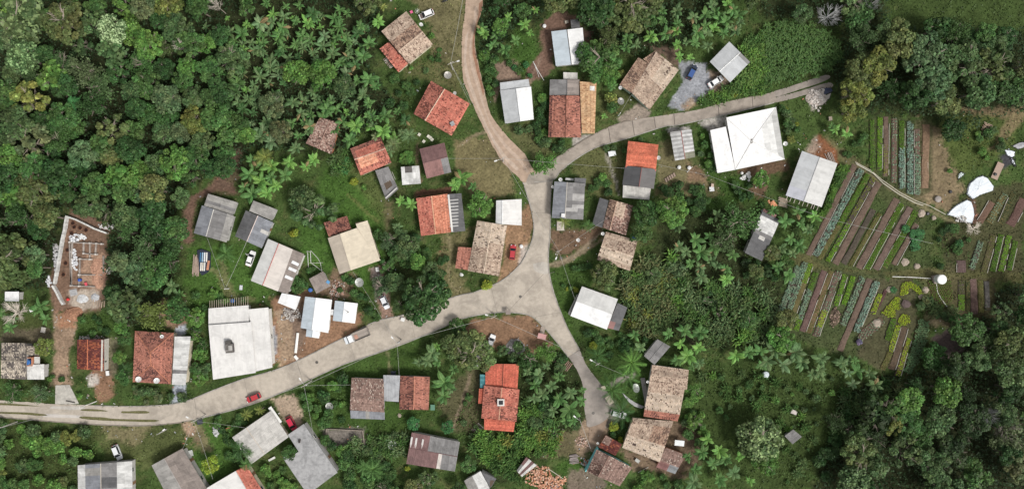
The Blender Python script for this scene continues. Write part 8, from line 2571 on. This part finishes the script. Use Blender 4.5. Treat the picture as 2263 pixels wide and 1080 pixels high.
# ------------------------------------------------------------------ labels of the plants: look, then what stands beside them
LM = [(1, 'h1', 'the large weathered tan roof'), (1, 'h2', 'the orange square house'), (1, 'h3', 'the salmon patched orange roof'), (1, 'h4', 'the purple brown roof'), (1, 'h6', 'the pinkish brown hut'), (1, 'h7', 'the narrow white metal roof'),
      (1, 'h8', 'the stepped white roof'), (1, 'h9', 'the three strip roof'), (1, 'h10', 'the spotted tan roof'), (1, 'h11', 'the light grey carport'), (1, 'h12', 'the largest white roof'), (1, 'h13', 'the striped carport'), (1, 'h14', 'the orange and black roof'),
      (1, 'h15', 'the grey roof at the bend'), (1, 'h17', 'the dotted tan roof'), (1, 'h18', 'the pale grey slotted roof'), (1, 'h19', 'the orange roof with striped lean-to'), (1, 'h21', 'the long pale tan roof'), (1, 'h22', 'the cream sheet roof'),
      (1, 'h23', 'the grey roof by the red cutting'), (1, 'h24', 'the patched dark grey roof'), (1, 'h25', 'the long pale red ridged roof'), (1, 'h28', 'the bright white gabled roofs'), (1, 'h29', 'the biggest off-white roof'), (1, 'h30', 'the hipped red roof'), (1, 'h31', 'the small dark red roof'),
      (1, 'h32', 'the mottled grey roof'), (1, 'h34', 'the patchy grey white roof'), (1, 'h35', 'the brownish grey gabled roof'), (1, 'h37', 'the broken pale grey roof'), (1, 'h38', 'the flat concrete roof'), (1, 'h39', 'the brown and red tiled house'), (1, 'h40', 'the maroon and grey roof'),
      (1, 'h41', 'the orange red stepped roof'), (1, 'h42', 'the tall tan tiled house'), (1, 'h44', 'the brown shed with pink strip'), (1, 'h45', 'the turquoise walled house'), (1, 'h48', 'the dark shed among bananas'), (1, 'h49', 'the lone meadow shed'), (1, 'h50', 'the long dark shed'), (1, 'h51', 'the barn'),
      (0, (252, 68), 'the cream flowering tree'), (0, (55, 45), 'the broad pale corner tree'), (0, (72, 222), 'the sparse yellow green tree'), (0, (163, 228), 'the lone star palm'), (0, (86, 418), 'the round olive tree'), (0, (190, 590), 'the building site'), (0, (330, 98), 'the light green round tree'),
      (0, (604, 233), 'the round grey brown trees'), (0, (455, 96), 'the bright green pair of trees'), (0, (625, 105), 'the palm grove centre'), (0, (420, 470), 'the red earth cutting'), (0, (935, 660), 'the big dark tree'), (0, (1390, 18), 'the largest olive tree'), (0, (1322, 132), 'the big leafy tree'),
      (0, (1770, 110), 'the maize field'), (0, (1900, 190), 'the yellow green row trees'), (0, (2130, 140), 'the dull green tall tree'), (0, (2167, 430), 'the white pond covers'), (0, (2068, 616), 'the round white tank'), (0, (2098, 760), 'the brown clearing'), (0, (1676, 965), 'the pale dotted meadow tree'),
      (0, (1690, 826), 'the pale blue tank'), (0, (1970, 938), 'the yellow tree with pale limb'), (0, (2175, 912), 'the leafless grey tree'), (0, (2230, 955), 'the thin grey tan tree'), (0, (1826, 38), 'the leafless pale tree'), (0, (1430, 660), 'the tan cane thicket'), (0, (1139, 768), 'the gravel mound'), (0, (990, 0), 'the black motorcycle'),
      (0, (1960, 500), 'the slanted beds'), (0, (1800, 670), 'the lower slanted field'), (0, (275, 330), 'the middle of the left forest'), (0, (230, 420), 'the forest above the building site'), (0, (400, 250), 'the forest left of the banana grove'), (0, (2000, 1060), 'the bottom of the right forest')]
LMP = []
for is_h, k, nm in LM:
    LMP.append((HOUSES[k][1], HOUSES[k][2], nm) if is_h else (k[0], k[1], nm))
def size_word(r, noun):
    return 'small' if r < 12 else 'large' if r > 33 else 'medium' if noun == 'tree' else ''
cells = {}
for root, px, py, r, word, noun in PLANTS:
    if root.get('label'):
        continue
    d = sorted((math.hypot(px - x, py - y), nm, x, y) for x, y, nm in LMP)
    d0, n0, x0, y0 = d[0]
    side = ('right of' if px > x0 else 'left of') if abs(px - x0) > abs(py - y0) else ('below' if py > y0 else 'above')
    cells.setdefault((size_word(r, noun), word, noun, side, n0), []).append((d0, root))
ORDW = ['nearest', 'second nearest', 'third nearest', 'fourth nearest', 'fifth nearest']
for (sz, word, noun, side, n0), lst in cells.items():
    lst.sort(key=lambda t: t[0])
    for k, (d0, root) in enumerate(lst):
        base_ = ' '.join(x for x in (sz, word, noun) if x)
        if len(lst) == 1:
            lab = f'{base_} {side} {n0}'
        elif k < 5:
            lab = f'{ORDW[k]} {base_} {side} {n0}'
        else:
            lab = (f'{ORDW[k - 5]} outer ' if k < 10 else f'{ORDW[k - 10]} outermost ' if k < 15 else 'farthest ') + f'{base_} {side} {n0}'
        root['label'] = lab

# ------------------------------------------------------------------ maize field and ground cover (nobody could count these)
def blades(name, poly, spacing, L, col, nb, label=None, w=.07, hgt=1.2):
    xs, ys = [p[0] for p in poly], [p[1] for p in poly]
    st = spacing / S
    gx_, gy_ = np.meshgrid(np.arange(min(xs), max(xs), st), np.arange(min(ys), max(ys), st))
    gx_ = gx_ + nrng.uniform(-.4, .4, gx_.shape) * st
    gy_ = gy_ + nrng.uniform(-.4, .4, gy_.shape) * st
    k = inside(poly, gx_ + (fnoise(gx_ / 9, gy_ / 9, 5, 3) - .5) * 34, gy_ + (fnoise(gx_ / 9, gy_ / 9, 15, 3) - .5) * 34) & (fnoise(gx_ / 11, gy_ / 11, 33, 3) > .34)
    x, y = gx_[k], gy_[k]
    n = len(x)
    kk = (H - 1.0) / H
    X, Y = np.repeat((x - CXP) * S * kk, nb), np.repeat((CYP - y) * S * kk, nb)
    m_ = n * nb
    a = nrng.uniform(0, 2 * np.pi, m_)
    D = np.stack([np.cos(a), np.sin(a), np.zeros(m_)], 1)
    Sd = np.stack([-np.sin(a), np.cos(a), np.zeros(m_)], 1)
    l = L * nrng.uniform(.6, 1.1, m_)
    z0 = hgt * nrng.uniform(.55, 1.0, m_)
    O = np.stack([X, Y, z0], 1)
    C = colvar(m_, col, .3) * np.repeat(.75 + .5 * fnoise(x / 12, y / 12, 8), nb)[:, None]
    segs, cols = [], []
    T = (0, .35, .7, 1.0)
    Wd = (w * .6, w, w * .75, .005)
    pt = [O + D * (l * t)[:, None] + np.array([0, 0, 1.0]) * (l * (.7 * t - 1.0 * t * t))[:, None] for t in T]
    for i in range(3):
        segs.append(np.stack([pt[i] - Sd * Wd[i], pt[i + 1] - Sd * Wd[i + 1], pt[i + 1] + Sd * Wd[i + 1], pt[i] + Sd * Wd[i]], 1))
        cols.append(C)
    me = quads_mesh(name, np.concatenate(segs), np.concatenate(cols), M_LEAF)
    o = link(name, me)
    o['kind'] = 'stuff'
    if label:
        o['label'] = label
        o['category'] = 'crop'
    return o
blades('maize_leaves', pp("1690,60 1715,45 1750,52 1790,60 1840,75 1860,110 1850,150 1800,165 1740,180 1690,185 1685,120"), .7, 1.3, (.075, .145, .04), 7, 'dense field of tall dark green maize leaves', .115, 1.8)
blades('maize_leaves', pp("1640,120 1685,80 1690,185 1640,200 1600,215 1630,170"), .7, 1.2, (.12, .205, .05), 6, 'paler tall leaf crop beside the maize field', .13, 1.5)

GROVE = pp("500,30 620,0 800,40 830,110 790,190 740,140 660,130 640,180 560,230 505,215 510,100")
def groundcover(n, name, zones, zr, size, base, dens=None, spread=.3):
    """loose leaves over the free green ground"""
    x = nrng.uniform(-40, 2303, n)
    y = nrng.uniform(-40, 1120, n)
    ix = np.clip(((x + 60) / 2).astype(int), 0, OW - 1)
    iy = np.clip(((y + 60) / 2).astype(int), 0, OH - 1)
    ok = ~OCC[iy, ix]
    # how bare the ground is here
    ci = np.clip(np.searchsorted(GX, (x - CXP) * S), 0, len(GX) - 1)
    cj = np.clip(np.searchsorted(GY, (CYP - y) * S), 0, len(GY) - 1)
    bare_ = gdirt[cj, ci]
    gc = gcol[cj, ci]
    clump = fnoise(x / 10, y / 10, 61, 3)
    z_in = np.zeros(n, bool)
    for p in zones or ():
        z_in |= inside(p, x, y)
    if zones:
        ok &= z_in
        ok &= ~(inside(GROVE, x, y) & (zr[1] > 2))
    ok &= nrng.random(n) < np.clip(1.15 - bare_ * 1.1, 0, 1) * np.clip((clump - .28) * 3.2, .08, 1)
    x, y, gc, clump = x[ok], y[ok], gc[ok], clump[ok]
    m_ = len(x)
    zz = zr[0] + (zr[1] - zr[0]) * nrng.random(m_) * np.clip((clump - .3) * 2.6, .1, 1.3)
    C = np.stack([(x - CXP) * S, (CYP - y) * S, zz], 1)
    N = np.stack([nrng.normal(size=m_) * .6, nrng.normal(size=m_) * .6, np.ones(m_)], 1)
    if base is None:
        col = gc * nrng.uniform(.65, 1.6, (m_, 1)) * np.array([1.0, 1.08, .9])
        col = np.clip(col, .012, .3)
    else:
        tone = fnoise(x / 30, y / 30, 88, 3)[:, None]
        col = np.array(base)[None] * (1.05 - tone) + np.array(base)[None] * np.array([1.3, 1.2, 1.0]) * tone
        col = col * nrng.uniform(.75, 1.25, (m_, 1))
    V = leafcloud(C, N, size * nrng.uniform(.6, 1.4, m_), None, .8)
    o = link(name, quads_mesh(name, V, col, M_LEAF))
    o['kind'] = 'stuff'
    o['label'] = {'grass': 'short grass and weeds covering the open ground', 'undergrowth': 'low leafy undergrowth below the trees and bushes'}[name]
    o['category'] = name
groundcover(150000, 'grass', None, (.03, .30), .42, None)
WOODS = [pp(t[0]) for t in PAINT if t[1] == FLOOR]
LOW = WOODS[5:]
WOODS = WOODS[:5]
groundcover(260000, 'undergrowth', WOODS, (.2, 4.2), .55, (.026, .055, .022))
groundcover(60000, 'undergrowth', LOW + [GROVE], (.1, .9), .45, (.048, .090, .028))
groundcover(90000, 'undergrowth', [pp(t[0]) for t in SHR], (.1, 1.1), .40, (.056, .105, .028))

# small litter, stones and scraps in the yards (nobody could count them)
m = MB()
LZ = [pp(t[0]) for t in PAINT if t[1] in (DIRT, REDD, PALE) or (t[1][0] > .12 and t[1] != GRAV and t[1] != CONC)]
k = 0
while k < 700:
    z_ = rnd.choice(LZ)
    xs, ys = [p[0] for p in z_], [p[1] for p in z_]
    x, y = rnd.uniform(min(xs) - 12, max(xs) + 12), rnd.uniform(min(ys) - 12, max(ys) + 12)
    k += 1
    if not free(x, y, 2):
        continue
    s_ = rnd.uniform(.08, .26)
    c_ = rnd.choice([(.6, .6, .58), (.5, .48, .44), (.36, .3, .25), (.2, .14, .1), (.42, .4, .38), (.3, .33, .36), (.45, .2, .13)])
    m.box(P(x, y, s_ * .3), (s_ * rnd.uniform(1, 2.6), s_, s_ * .8), rnd.uniform(0, 3.1), jc(c_, .2))
o = m.build('litter', M_STONE)
tag(o, 'small stones, boards and scraps lying about the yards', 'litter', None, 'stuff')
